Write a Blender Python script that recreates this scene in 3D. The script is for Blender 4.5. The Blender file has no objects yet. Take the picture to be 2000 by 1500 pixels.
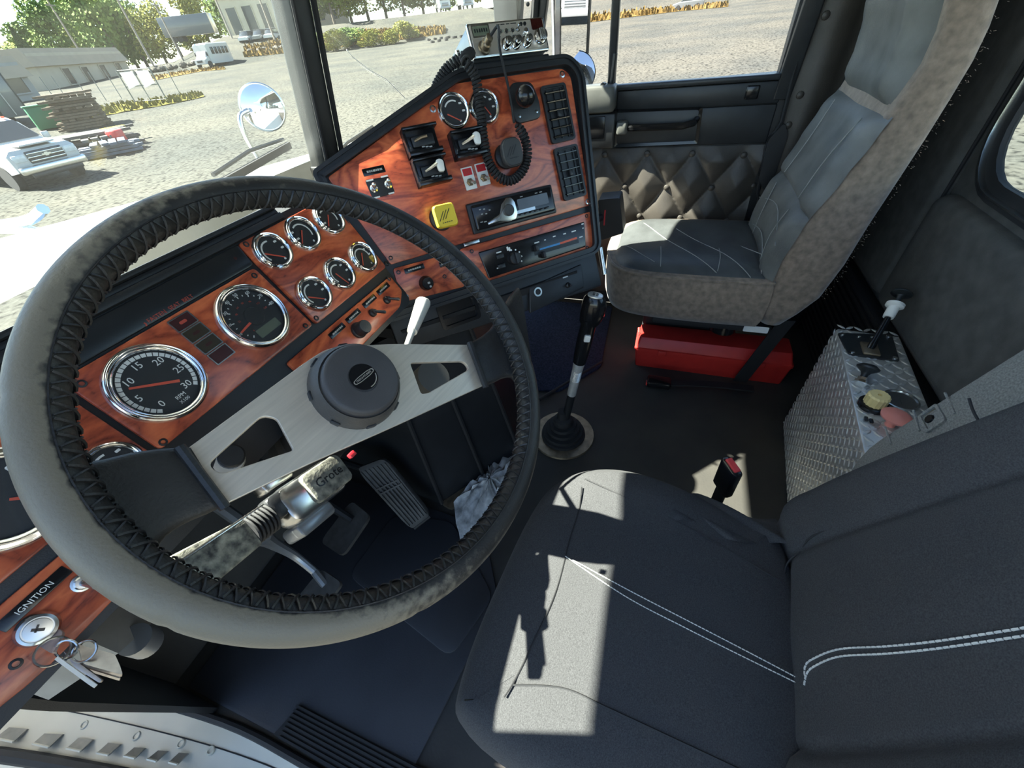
import bpy, bmesh, math, random
from math import sin, cos, pi, sqrt, atan2, radians, hypot
from mathutils import Vector, Matrix
random.seed(7)
SC = bpy.context.scene
COL = SC.collection
V = Vector

# ---------------------------------------------------------------- camera
cam_d = bpy.data.cameras.new('camera')
cam_d.sensor_width = 36.0
cam_d.lens = 36.0 * 765.0 / 2000.0
cam_d.clip_start = 0.02
cam_d.clip_end = 2000
cam = bpy.data.objects.new('camera', cam_d)
COL.objects.link(cam)
yaw, pitch, roll = radians(23.5), radians(42.1), radians(7.1)
r0 = V((sin(yaw), -cos(yaw), 0))
fw = V((cos(pitch) * cos(yaw), cos(pitch) * sin(yaw), -sin(pitch)))
u0 = r0.cross(fw)
up = cos(roll) * u0 + sin(roll) * r0
rt = cos(roll) * r0 - sin(roll) * u0
mw = Matrix((rt, up, -fw)).transposed().to_4x4()
mw.translation = V((0, 0, 1.05))
cam.matrix_world = mw
SC.camera = cam

# ---------------------------------------------------------------- sky, sun, exposure
SUN = V((-0.27, 0.88, 1.0)).normalized()
wld = bpy.data.worlds.new('sky')
SC.world = wld
wld.use_nodes = True
nt = wld.node_tree
nt.nodes.clear()
bg = nt.nodes.new('ShaderNodeBackground')
sky = nt.nodes.new('ShaderNodeTexSky')
sky.sky_type = 'NISHITA'
sky.sun_disc = False
sky.sun_elevation = math.asin(SUN.z)
sky.sun_rotation = atan2(SUN.x, SUN.y)
sky.air_density = 1.0
sky.dust_density = 0.1
sky.altitude = 1500
sky.ozone_density = 1.0
bg.inputs['Strength'].default_value = 0.26
wo = nt.nodes.new('ShaderNodeOutputWorld')
wb = nt.nodes.new('ShaderNodeMix')
wb.data_type = 'RGBA'
wb.blend_type = 'MULTIPLY'
wb.inputs[0].default_value = 1.0
wb.inputs[7].default_value = (1.03, 1.0, .92, 1)
nt.links.new(sky.outputs[0], wb.inputs[6])
nt.links.new(wb.outputs[2], bg.inputs[0])
nt.links.new(bg.outputs[0], wo.inputs[0])
sl = bpy.data.lights.new('sun', 'SUN')
sl.energy = 23.0
sl.angle = radians(0.53)
sl.color = (1.0, 0.95, 0.86)
so = bpy.data.objects.new('sun', sl)
so.rotation_euler = SUN.to_track_quat('Z', 'Y').to_euler()
so.location = (-20, 25, 30)
COL.objects.link(so)
SC.view_settings.view_transform = 'Standard'
SC.view_settings.look = 'None'
SC.view_settings.gamma = 1.0
SC.view_settings.use_curve_mapping = False
SC.view_settings.exposure = 1.05

# ---------------------------------------------------------------- frames (origin, right, up, normal)
def frame(o, a, b, n):
    m = Matrix((V(a), V(b), V(n))).transposed().to_4x4()
    m.translation = V(o)
    return m
FD = frame((0, .4918, .7618), (1, 0, 0), (0, .5055, .8628), (0, -.8628, .5055))
FB = frame((.509, .5407, .7264), (.7281, -.6854, 0), (.2739, .2909, .9167), (-.6284, -.6675, .3995))
FW = frame((.233, .269, .799), (.9859, -.1673, 0), (.1156, .6811, .723), (-.121, -.7128, .6908))
ID = Matrix.Identity(4)
def T(x, y=0, z=0): return Matrix.Translation((x, y, z))
def RX(a): return Matrix.Rotation(a, 4, 'X')
def RY(a): return Matrix.Rotation(a, 4, 'Y')
def RZ(a): return Matrix.Rotation(a, 4, 'Z')
def along(p, d, upv=(0, 0, 1)):
    """frame at p whose z axis runs along d"""
    z = V(d).normalized()
    x = V(upv).cross(z)
    if x.length < 1e-4: x = V((1, 0, 0)).cross(z)
    x.normalize()
    y = z.cross(x)
    return frame(p, x, y, z)

# ---------------------------------------------------------------- materials
MATS = {}
def new_mat(name):
    m = bpy.data.materials.new(name)
    m.use_nodes = True
    n = m.node_tree
    n.nodes.clear()
    out = n.nodes.new('ShaderNodeOutputMaterial')
    MATS[name] = m
    return m, n, out
def nd(n, t, **k):
    x = n.nodes.new(t)
    for a, b in k.items():
        if a in x.inputs: x.inputs[a].default_value = b
        else: setattr(x, a, b)
    return x
def ramp(n, fac, stops):
    r = n.nodes.new('ShaderNodeValToRGB')
    e = r.color_ramp.elements
    while len(e) < len(stops): e.new(0.5)
    for i, (p, c) in enumerate(stops):
        e[i].position = p
        e[i].color = (c[0], c[1], c[2], 1) if hasattr(c, '__len__') else (c, c, c, 1)
    n.links.new(fac, r.inputs[0])
    return r
def mat(name, col, rough=.5, metal=0., var=.12, scale=25., bump=0., bscale=300., spec=.5, coat=0., sheen=0., col2=None, stretch=None, emit=0., bdist=.002):
    m, n, out = new_mat(name)
    b = nd(n, 'ShaderNodeBsdfPrincipled')
    b.inputs['Roughness'].default_value = rough
    b.inputs['Metallic'].default_value = metal
    b.inputs['Specular IOR Level'].default_value = spec
    b.inputs['Coat Weight'].default_value = coat
    b.inputs['Sheen Weight'].default_value = sheen
    tc = nd(n, 'ShaderNodeTexCoord')
    src = tc.outputs['Object']
    if stretch:
        mp = nd(n, 'ShaderNodeMapping')
        mp.inputs['Scale'].default_value = stretch
        n.links.new(src, mp.inputs[0])
        src = mp.outputs[0]
    no = nd(n, 'ShaderNodeTexNoise')
    no.inputs['Scale'].default_value = scale
    no.inputs['Detail'].default_value = 4
    n.links.new(src, no.inputs[0])
    c2 = col2 or tuple(min(1, c * (1 + var)) for c in col)
    c1 = col if col2 else tuple(c * (1 - var) for c in col)
    r = ramp(n, no.outputs[0], [(.3, c1), (.7, c2)])
    n.links.new(r.outputs[0], b.inputs['Base Color'])
    if emit:
        n.links.new(r.outputs[0], b.inputs['Emission Color'])
        b.inputs['Emission Strength'].default_value = emit
    if bump:
        bn = nd(n, 'ShaderNodeTexNoise')
        bn.inputs['Scale'].default_value = bscale
        bn.inputs['Detail'].default_value = 3
        n.links.new(src, bn.inputs[0])
        bu = nd(n, 'ShaderNodeBump')
        bu.inputs['Strength'].default_value = bump
        bu.inputs['Distance'].default_value = bdist
        n.links.new(bn.outputs[0], bu.inputs['Height'])
        n.links.new(bu.outputs[0], b.inputs['Normal'])
    n.links.new(b.outputs[0], out.inputs[0])
    return m

def wood_mat():
    m, n, out = new_mat('burl_wood')
    b = nd(n, 'ShaderNodeBsdfPrincipled')
    b.inputs['Roughness'].default_value = .32
    b.inputs['Coat Weight'].default_value = .25
    b.inputs['Coat Roughness'].default_value = .12
    tc = nd(n, 'ShaderNodeTexCoord')
    mp = nd(n, 'ShaderNodeMapping')
    mp.inputs['Scale'].default_value = (5, 13, 9)
    mp.inputs['Rotation'].default_value = (0, 0, .35)
    n.links.new(tc.outputs['Object'], mp.inputs[0])
    a = nd(n, 'ShaderNodeTexNoise')
    a.inputs['Scale'].default_value = 1.4
    a.inputs['Detail'].default_value = 3
    a.inputs['Distortion'].default_value = 1.2
    n.links.new(mp.outputs[0], a.inputs[0])
    # growth rings: bands of the distorted field
    mu = nd(n, 'ShaderNodeMath', operation='MULTIPLY')
    mu.inputs[1].default_value = 9.0
    n.links.new(a.outputs[0], mu.inputs[0])
    fr = nd(n, 'ShaderNodeMath', operation='PINGPONG')
    fr.inputs[1].default_value = 1.0
    n.links.new(mu.outputs[0], fr.inputs[0])
    f = nd(n, 'ShaderNodeTexNoise')
    f.inputs['Scale'].default_value = 30
    f.inputs['Detail'].default_value = 6
    n.links.new(mp.outputs[0], f.inputs[0])
    mx = nd(n, 'ShaderNodeMix', data_type='FLOAT')
    mx.inputs[0].default_value = .38
    n.links.new(fr.outputs[0], mx.inputs[2])
    n.links.new(f.outputs[0], mx.inputs[3])
    r = ramp(n, mx.outputs[0], [(.07, (.070, .012, .008)), (.22, (.28, .050, .024)), (.50, (.46, .092, .038)), (.85, (.62, .150, .058))])
    n.links.new(r.outputs[0], b.inputs['Base Color'])
    n.links.new(b.outputs[0], out.inputs[0])
    return m

def glass_mat(name, tint=(.86, .92, .90), dust=.03, dustcol=(.85, .84, .76), refl=1.0):
    """thin pane: transparent with a Fresnel sheen and a film of dust"""
    m, n, out = new_mat(name)
    t = nd(n, 'ShaderNodeBsdfTransparent')
    t.inputs[0].default_value = (*tint, 1)
    g = nd(n, 'ShaderNodeBsdfGlossy')
    g.inputs['Roughness'].default_value = .02
    fc = nd(n, 'ShaderNodeLayerWeight')
    fc.inputs[0].default_value = .5
    pw = nd(n, 'ShaderNodeMath', operation='POWER')
    pw.inputs[1].default_value = 5.0
    n.links.new(fc.outputs['Facing'], pw.inputs[0])
    lw = nd(n, 'ShaderNodeMath', operation='MULTIPLY_ADD')
    lw.inputs[1].default_value = .75 * refl
    lw.inputs[2].default_value = .03 * refl
    n.links.new(pw.outputs[0], lw.inputs[0])
    m1 = nd(n, 'ShaderNodeMixShader')
    n.links.new(lw.outputs[0], m1.inputs[0])
    n.links.new(t.outputs[0], m1.inputs[1])
    n.links.new(g.outputs[0], m1.inputs[2])
    d = nd(n, 'ShaderNodeBsdfDiffuse')
    d.inputs[0].default_value = (*dustcol, 1)
    tr = nd(n, 'ShaderNodeBsdfTranslucent')
    tr.inputs[0].default_value = (*dustcol, 1)
    dm = nd(n, 'ShaderNodeMixShader')
    dm.inputs[0].default_value = .5
    n.links.new(d.outputs[0], dm.inputs[1])
    n.links.new(tr.outputs[0], dm.inputs[2])
    tc = nd(n, 'ShaderNodeTexCoord')
    no = nd(n, 'ShaderNodeTexNoise')
    no.inputs['Scale'].default_value = 6
    no.inputs['Detail'].default_value = 8
    n.links.new(tc.outputs['Object'], no.inputs[0])
    mu = nd(n, 'ShaderNodeMath', operation='MULTIPLY')
    mu.inputs[1].default_value = dust * 2
    n.links.new(no.outputs[0], mu.inputs[0])
    m2 = nd(n, 'ShaderNodeMixShader')
    n.links.new(mu.outputs[0], m2.inputs[0])
    n.links.new(m1.outputs[0], m2.inputs[1])
    n.links.new(dm.outputs[0], m2.inputs[2])
    n.links.new(m2.outputs[0], out.inputs[0])
    return m

def ground_mat():
    m, n, out = new_mat('gravel')
    b = nd(n, 'ShaderNodeBsdfPrincipled')
    b.inputs['Roughness'].default_value = .95
    b.inputs['Specular IOR Level'].default_value = .1
    tc = nd(n, 'ShaderNodeTexCoord')
    vo = nd(n, 'ShaderNodeTexVoronoi')
    vo.inputs['Scale'].default_value = 9
    n.links.new(tc.outputs['Object'], vo.inputs[0])
    no = nd(n, 'ShaderNodeTexNoise')
    no.inputs['Scale'].default_value = .18
    no.inputs['Detail'].default_value = 7
    n.links.new(tc.outputs['Object'], no.inputs[0])
    st = nd(n, 'ShaderNodeTexNoise')
    st.inputs['Scale'].default_value = 7
    st.inputs['Detail'].default_value = 8
    n.links.new(tc.outputs['Object'], st.inputs[0])
    r1 = ramp(n, no.outputs[0], [(.35, (.046, .048, .043)), (.65, (.072, .069, .056))])
    r2 = ramp(n, st.outputs[0], [(.36, .28), (.48, 1.0), (.64, 1.2)])
    mx = nd(n, 'ShaderNodeMix', data_type='RGBA', blend_type='MULTIPLY')
    mx.inputs[0].default_value = 1
    n.links.new(r1.outputs[0], mx.inputs[6])
    n.links.new(r2.outputs[0], mx.inputs[7])
    n.links.new(mx.outputs[2], b.inputs['Base Color'])
    bu = nd(n, 'ShaderNodeBump')
    bu.inputs['Strength'].default_value = .5
    bu.inputs['Distance'].default_value = .03
    n.links.new(vo.outputs[0], bu.inputs['Height'])
    n.links.new(bu.outputs[0], b.inputs['Normal'])
    n.links.new(b.outputs[0], out.inputs[0])
    return m

WOOD = wood_mat()
BLK = mat('black_plastic', (.016, .017, .019), .42, bump=.25, bscale=900, bdist=.0006)
BLKS = mat('black_gloss', (.010, .010, .011), .18)
BLKM = mat('black_rubber', (.014, .014, .015), .75)
DARK = mat('dark_display', (.014, .016, .018), .30)
LEATHER = mat('black_leather', (.020, .020, .020), .42, var=.25, scale=60, bump=.35, bscale=500, bdist=.0012, sheen=.0, spec=.5)
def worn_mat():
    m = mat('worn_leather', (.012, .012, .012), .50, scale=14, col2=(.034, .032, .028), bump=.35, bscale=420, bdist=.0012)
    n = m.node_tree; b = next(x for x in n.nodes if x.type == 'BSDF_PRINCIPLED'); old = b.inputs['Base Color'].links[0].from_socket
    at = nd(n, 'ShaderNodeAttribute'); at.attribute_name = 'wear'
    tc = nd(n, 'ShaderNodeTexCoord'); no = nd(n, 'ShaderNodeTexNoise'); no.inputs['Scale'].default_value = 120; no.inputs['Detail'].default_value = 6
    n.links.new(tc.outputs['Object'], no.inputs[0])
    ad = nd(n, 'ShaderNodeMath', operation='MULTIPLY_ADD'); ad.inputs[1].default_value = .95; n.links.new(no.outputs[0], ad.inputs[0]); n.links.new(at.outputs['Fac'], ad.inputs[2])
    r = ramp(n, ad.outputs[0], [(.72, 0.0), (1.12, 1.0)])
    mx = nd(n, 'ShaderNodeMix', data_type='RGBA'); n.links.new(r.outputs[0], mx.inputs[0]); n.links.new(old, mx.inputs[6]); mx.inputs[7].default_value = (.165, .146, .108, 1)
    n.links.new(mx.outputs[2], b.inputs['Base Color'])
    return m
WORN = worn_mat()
STEEL = mat('brushed_steel', (.66, .59, .49), .46, .55, var=.10, scale=8, bump=.12, bscale=90, stretch=(1, 30, 30), bdist=.0006)
CHROME = mat('chrome', (.80, .80, .80), .07, 1.0, var=.02)
CHROMED = mat('satin_chrome', (.62, .62, .60), .25, 1.0, var=.05)
ALU = mat('diamond_aluminium', (.66, .66, .63), .42, .75, var=.10, scale=12)
DIAL = mat('dial_black', (.020, .021, .023), .5)
WHITE = mat('white_print', (.78, .78, .74), .5, var=.02)
GREYP = mat('grey_print', (.36, .36, .34), .5, var=.02)
RED = mat('needle_red', (.62, .085, .045), .5, var=.02)
REDT = mat('red_print', (.36, .05, .03), .5, var=.02)
FABRIC = mat('seat_fabric', (.056, .056, .058), .95, var=.30, scale=700, bump=.5, bscale=900, bdist=.0008, sheen=.04, spec=.05)
THREAD = mat('white_thread', (.66, .66, .62), .7, var=.05)
GREYFAB = mat('grey_fabric', (.24, .24, .225), .95, var=.3, scale=400, bump=.5, bscale=700, bdist=.001, spec=.1)
PLEATH = mat('grey_leather', (.140, .140, .128), .50, var=.22, scale=16, bump=.4, bscale=260, bdist=.0012)
SUEDE = mat('brown_suede', (.235, .180, .135), .92, var=.28, scale=60, bump=.4, bscale=400, bdist=.001, sheen=.4, spec=.15)
TUFT = mat('tufted_vinyl', (.052, .045, .038), .45, var=.15, scale=20, bump=.3, bscale=350, bdist=.001)
TRIM = mat('back_wall_cloth', (.080, .078, .071), .9, var=.2, scale=30, bump=.3, bscale=500, bdist=.001)
FLOORM = mat('floor_vinyl', (.028, .026, .023), .70, scale=9, col2=(.044, .040, .033), bump=.3, bscale=160, bdist=.001)
MATTE = mat('floor_mat_black', (.020, .021, .025), .60, scale=5, col2=(.036, .037, .043), bump=.2, bscale=300, bdist=.001)
CARPET = mat('blue_carpet', (.026, .034, .060), .95, var=.4, scale=160, bump=.8, bscale=500, bdist=.003, spec=.1)
DOORM = mat('door_metal', (.024, .026, .028), .38, var=.15, bump=.1, bscale=500)
TOOLRED = mat('red_box', (.52, .028, .022), .42, var=.08)
YEL = mat('yellow_plastic', (.80, .58, .05), .35, var=.05)
CREAM = mat('cream_knob', (.78, .62, .28), .4, var=.05)
PINK = mat('pink_knob', (.72, .25, .20), .4, var=.05)
WPLA = mat('white_plastic', (.78, .77, .72), .4, var=.03)
PALEM = mat('worn_chrome', (.80, .78, .72), .30, .55, var=.08, scale=60)
TABG = mat('tab_grey', (.20, .19, .165), .45, var=.15, scale=60)
SILL = mat('cream_paint', (.47, .44, .355), .30, var=.06, scale=8, coat=.3)
HOOD = mat('white_hood', (.80, .80, .77), .22, var=.02, coat=.5)
CBFACE = mat('cb_face', (.62, .57, .50), .32, .6, var=.05)
CBBODY = mat('cb_case', (.30, .31, .32), .35, .7, var=.08)
LCD = mat('lcd_green', (.13, .15, .11), .25, var=.03)
LCDR = mat('red_window', (.035, .006, .005), .2, var=.03)
LAMPR = mat('lamp_dark_red', (.050, .014, .014), .3, var=.05)
LAMPB = mat('lamp_dark_brown', (.040, .030, .018), .3, var=.05)
FELT = mat('grey_rag', (.55, .54, .52), .95, var=.45, scale=40, bump=.6, bscale=120, bdist=.002)
ROSE = mat('red_label', (.55, .02, .03), .4, var=.1)
BLUEP = mat('blue_print', (.05, .26, .55), .4, var=.05)
ORANGE = mat('orange_print', (.75, .10, .03), .4, var=.05)
DUSTY = mat('dusty_black', (.035, .035, .033), .75, scale=120, col2=(.33, .32, .25), bump=.4, bscale=300)
BRASS = mat('tarnished_metal', (.28, .22, .15), .4, .8, var=.3, scale=50)
GLASS = glass_mat('windshield_glass', tint=(.92, .955, .935), dust=.010, refl=.6)
GLASSC = glass_mat('gauge_glass', tint=(.96, .96, .96), dust=.012)
GROUND = ground_mat()

# ---------------------------------------------------------------- mesh building
class MB:
    def __init__(s): s.v = []; s.f = []; s.mi = []; s.cur = 0
    def add(s, vs, fs, M=None):
        o = len(s.v)
        if M is None: s.v += [tuple(p) for p in vs]
        else: s.v += [tuple(M @ V(p)) for p in vs]
        s.f += [tuple(i + o for i in f) for f in fs]
        s.mi += [s.cur] * len(fs)
        return s
    def box(s, c, d, M=None, bev=0.0):
        x, y, z = d[0] / 2, d[1] / 2, d[2] / 2
        if bev <= 0:
            vs = [(c[0] + i * x, c[1] + j * y, c[2] + k * z) for k in (-1, 1) for j in (-1, 1) for i in (-1, 1)]
            return s.add(vs, [(0, 2, 3, 1), (4, 5, 7, 6), (0, 1, 5, 4), (2, 6, 7, 3), (0, 4, 6, 2), (1, 3, 7, 5)], M)
        b = min(bev, x * .98, y * .98, z * .98)
        out = rrect(2 * x, 2 * y, min(x, y) * .98 if b > min(x, y) else b * 1.3, 3)
        MM = (M or ID) @ T(*c)
        return s.loft([[(p[0] * (1 - b / x * q), p[1] * (1 - b / y * q), zz) for p in out] for q, zz in ((.8, -z), (.25, -z + b * .35), (0, -z + b), (0, z - b), (.25, z - b * .35), (.8, z))], MM, caps=True)
    def loft(s, loops, M=None, caps=False, closed=True):
        n = len(loops[0]); vs = [p for l in loops for p in l]; fs = []
        for i in range(len(loops) - 1):
            for j in range(n if closed else n - 1):
                k = (j + 1) % n
                fs.append((i * n + j, i * n + k, (i + 1) * n + k, (i + 1) * n + j))
        if caps:
            fs.append(tuple(range(n - 1, -1, -1)))
            fs.append(tuple(range((len(loops) - 1) * n, len(loops) * n)))
        return s.add(vs, fs, M)
    def prism(s, poly, z0, z1, M=None, bev=0.0):
        """polygon in the xy plane (counter-clockwise) extruded from z0 to z1"""
        if bev > 0:
            cx = sum(p[0] for p in poly) / len(poly); cy = sum(p[1] for p in poly) / len(poly)
            def ins(d): return offset(poly, -d)
            return s.loft([[(*p, z0) for p in poly], [(*p, z1 - bev) for p in poly], [(*p, z1 - bev * .3) for p in ins(bev * .3)], [(*p, z1) for p in ins(bev)]], M, caps=True)
        return s.loft([[(*p, z0) for p in poly], [(*p, z1) for p in poly]], M, caps=True)
    def ring(s, outer, inner, z0, z1, M=None):
        """frame between two loops with the same number of points"""
        n = len(outer)
        vs = [(*p, z) for z in (z0, z1) for l in (outer, inner) for p in l]; fs = []
        for j in range(n):
            k = (j + 1) % n
            fs += [(2 * n + j, 2 * n + k, 3 * n + k, 3 * n + j), (j, n + j, n + k, k), (j, k, 2 * n + k, 2 * n + j), (n + j, 3 * n + j, 3 * n + k, n + k)]
        return s.add(vs, fs, M)
    def cyl(s, p0, p1, r0, r1=None, n=16, M=None, caps=True):
        r1 = r0 if r1 is None else r1
        p0, p1 = V(p0), V(p1)
        F = along(p0, p1 - p0); L = (p1 - p0).length
        A = [(cos(2 * pi * i / n), sin(2 * pi * i / n)) for i in range(n)]
        return s.loft([[(r0 * a, r0 * b, 0) for a, b in A], [(r1 * a, r1 * b, L) for a, b in A]], (M or ID) @ F, caps)
    def lathe(s, prof, M=None, n=24, caps=True):
        A = [(cos(2 * pi * i / n), sin(2 * pi * i / n)) for i in range(n)]
        return s.loft([[(r * a, r * b, z) for a, b in A] for r, z in prof], M, caps)
    def tube(s, pts, r, n=8, M=None, closed=False, caps=True):
        pts = [V(p) for p in pts]; N_ = len(pts); loops = []
        t0 = (pts[1] - pts[0]).normalized()
        x = t0.orthogonal().normalized()
        for i, p in enumerate(pts):
            if closed: t = (pts[(i + 1) % N_] - pts[i - 1])
            else: t = pts[min(i + 1, N_ - 1)] - pts[max(i - 1, 0)]
            t.normalize()
            x = (x - t * x.dot(t))
            if x.length < 1e-6: x = t.orthogonal()
            x.normalize(); y = t.cross(x)
            rr = r(i / max(1, N_ - 1)) if callable(r) else r
            loops.append([p + rr * (cos(2 * pi * k / n) * x + sin(2 * pi * k / n) * y) for k in range(n)])
        if closed: loops.append(loops[0])
        return s.loft(loops, M, caps=caps and not closed)
    def grid(s, fn, nu, nv, M=None, flip=False):
        vs = [fn(i / nu, j / nv) for i in range(nu + 1) for j in range(nv + 1)]; w = nv + 1
        fs = [(i * w + j, (i + 1) * w + j, (i + 1) * w + j + 1, i * w + j + 1) for i in range(nu) for j in range(nv)]
        if flip: fs = [f[::-1] for f in fs]
        return s.add(vs, fs, M)
    def ball(s, c, r, n=12, M=None, sq=(1, 1, 1)):
        pr = [(max(1e-4, sin(pi * i / n)), -cos(pi * i / n)) for i in range(n + 1)]
        A = [(cos(2 * pi * i / (2 * n)), sin(2 * pi * i / (2 * n))) for i in range(2 * n)]
        return s.loft([[(c[0] + r * q * a * sq[0], c[1] + r * q * b * sq[1], c[2] + r * z * sq[2]) for a, b in A] for q, z in pr], M, True)
    def build(s, name, m, parent=None, smooth=True, M=None, ang=35):
        me = bpy.data.meshes.new(name)
        me.from_pydata(s.v, [], s.f)
        ms = m if isinstance(m, (list, tuple)) else [m]
        for q in ms: me.materials.append(q)
        if len(ms) > 1: me.polygons.foreach_set('material_index', s.mi)
        me.validate()
        bm = bmesh.new(); bm.from_mesh(me)
        bmesh.ops.recalc_face_normals(bm, faces=bm.faces)
        bm.to_mesh(me); bm.free()
        o = bpy.data.objects.new(name, me)
        COL.objects.link(o)
        if smooth:
            me.polygons.foreach_set('use_smooth', [True] * len(me.polygons))
            me.set_sharp_from_angle(angle=radians(ang))
        if M is not None: o.matrix_basis = M
        if parent is not None: setpar(o, parent)
        me.update()
        return o

def wm(o):
    m = o.matrix_basis
    return wm(o.parent) @ o.matrix_parent_inverse @ m if o.parent else m.copy()
def setpar(o, p):
    o.parent = p
    o.matrix_parent_inverse = wm(p).inverted()
def tag(o, label=None, cat=None, group=None, kind=None):
    if label: o['label'] = label
    if cat: o['category'] = cat
    if group: o['group'] = group
    if kind: o['kind'] = kind
    return o
def thing(name, loc, label, cat, group=None, rz=0):
    o = bpy.data.objects.new(name, None)
    o.empty_display_size = .05
    COL.objects.link(o)
    o.location = loc
    o.rotation_euler = (0, 0, rz)
    o.matrix_basis = Matrix.Translation(loc) @ RZ(rz)
    return tag(o, label, cat, group)
def copy_tree(o, M, parent=None):
    """copy a thing with its parts; M moves the copy"""
    c = o.copy(); COL.objects.link(c)
    if parent is None: c.matrix_basis = M @ o.matrix_basis
    else: c.parent = parent; c.matrix_parent_inverse = o.matrix_parent_inverse.copy()
    for ch in list(o.children): copy_tree(ch, M, c)
    return c
def rrect(w, h, r, n=4, cx=0, cy=0):
    out = []
    for qx, qy, a0 in ((1, 1, 0), (-1, 1, 90), (-1, -1, 180), (1, -1, 270)):
        for i in range(n + 1):
            a = radians(a0 + 90 * i / n)
            out.append((cx + qx * (w / 2 - r) + r * cos(a), cy + qy * (h / 2 - r) + r * sin(a)))
    return out
def rpoly(pts, r, n=5):
    """round every corner of a polygon; r is one radius or a list"""
    out = []; N_ = len(pts)
    for i, p in enumerate(pts):
        rr = r[i] if hasattr(r, '__len__') else r
        p = V((p[0], p[1])); a = V(pts[i - 1][:2]) - p; b = V(pts[(i + 1) % N_][:2]) - p
        d = min(rr, a.length * .49, b.length * .49)
        if d <= 1e-6: out.append((p.x, p.y)); continue
        A = p + a.normalized() * d; B = p + b.normalized() * d
        for k in range(n + 1):
            t = k / n
            q = A * (1 - t) ** 2 + p * 2 * t * (1 - t) + B * t * t
            out.append((q.x, q.y))
    return out
def offset(poly, d):
    """move every edge of a ccw polygon outward by d"""
    n = len(poly); out = []
    for i in range(n):
        p = V(poly[i]); a = V(poly[i - 1]); b = V(poly[(i + 1) % n])
        e1 = (p - a); e2 = (b - p)
        if e1.length < 1e-9: e1 = e2
        if e2.length < 1e-9: e2 = e1
        n1 = V((e1.y, -e1.x)).normalized(); n2 = V((e2.y, -e2.x)).normalized()
        m = n1 + n2
        k = m.length_squared
        q = p + (m * (2 * d / k) if k > .2 else n1 * d)
        out.append((q.x, q.y))
    return out
def catmull(pts, n=6, closed=False):
    P = [V(p) for p in pts]; out = []; N_ = len(P)
    rng = range(N_) if closed else range(N_ - 1)
    for i in rng:
        if closed: a, b, c, d = P[i - 1], P[i], P[(i + 1) % N_], P[(i + 2) % N_]
        else: a, b, c, d = P[max(i - 1, 0)], P[i], P[i + 1], P[min(i + 2, N_ - 1)]
        for k in range(n):
            t = k / n
            out.append(.5 * (2 * b + (c - a) * t + (2 * a - 5 * b + 4 * c - d) * t * t + (3 * b - a - 3 * c + d) * t ** 3))
    if not closed: out.append(P[-1])
    return out
def text(s, size, M, m, name, parent=None, depth=.0002, align='CENTER', shear=0):
    cu = bpy.data.curves.new(name, 'FONT')
    cu.body = s; cu.size = size; cu.align_x = align; cu.align_y = 'CENTER'; cu.extrude = depth; cu.resolution_u = 2
    cu.shear = shear
    tmp = bpy.data.objects.new(name, cu)
    COL.objects.link(tmp)
    dg = bpy.context.evaluated_depsgraph_get()
    me = bpy.data.meshes.new_from_object(tmp.evaluated_get(dg))
    bpy.data.objects.remove(tmp); bpy.data.curves.remove(cu)
    vs = [v.co.copy() for v in me.vertices]; fs = [tuple(p.vertices) for p in me.polygons]
    bpy.data.meshes.remove(me)
    if m is None: return vs, fs, M
    b = MB(); b.add(vs, fs, M)
    return b.build(name, m, parent, smooth=False)
def text_into(mb, s, size, M, depth=.0002, align='CENTER'):
    mb.add(*text(s, size, M, None, 'print', None, depth, align))
def slab(name, poly, h0, h1, F, m, parent, bev=.0015):
    """a panel whose own axes are the frame's: local x right, y up, z out"""
    b = MB(); b.prism(poly, h0, h1, None, bev)
    return b.build(name, m, parent, M=F)
def rect_poly(x0, y0, x1, y1): return [(x0, y0), (x1, y0), (x1, y1), (x0, y1)]

# ================================================================ cab shell
def struct(name, b, m, **k):
    o = b.build(name, m, None, **k) if isinstance(b, MB) else b
    o['kind'] = 'structure'
    return o
XL, XR, YB = -.16, 1.75, -.66     # driver's side, passenger's side, back wall
# floor: flat vinyl, turning up into the toe board
b = MB()
b.grid(lambda u, v: (-.105 + u * 1.85, -.66 + v * 1.56, 0.0), 2, 2)
b.add([(-.105, .9, 0), (1.745, .9, 0), (1.745, 1.05, .35), (-.105, 1.05, .35), (1.745, 1.05, .70), (-.105, 1.05, .70)], [(0, 1, 2, 3), (3, 2, 4, 5)])
b.add([(-.105, -.66, -.05), (1.745, -.66, -.05), (1.745, 1.05, -.05), (-.105, 1.05, -.05)], [(0, 1, 2, 3)])
fl = struct('floor', b, FLOORM)
b = MB()
b.prism(rpoly([(-.085, .30), (.30, .24), (.46, .34), (.475, .46), (.50, .86), (-.085, .86)], [.02, .03, .03, .03, .01, .01], 4), .001, .007, None, .003)
b.build('floor_mat', MATTE, fl)
b = MB()
b.prism(rpoly([(.235, .645), (.15, .30), (.30, .25), (.455, .44), (.425, .62)], .03, 4), .007, .012, None, .002)
b.build('heel_pad', MATTE, fl)
b = MB()  # blue carpet of the passenger's footwell
b.prism(rpoly([(1.06, .27), (1.24, .14), (1.70, .16), (1.70, .86), (.98, .86)], .02, 3), .001, .009, None, .003)
b.build('footwell_carpet', CARPET, fl)
b = MB(); b.cyl((1.00, .33, .008), (1.27, .14, .008), .006, n=8); b.build('carpet_edge', BLKM, fl)
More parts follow.
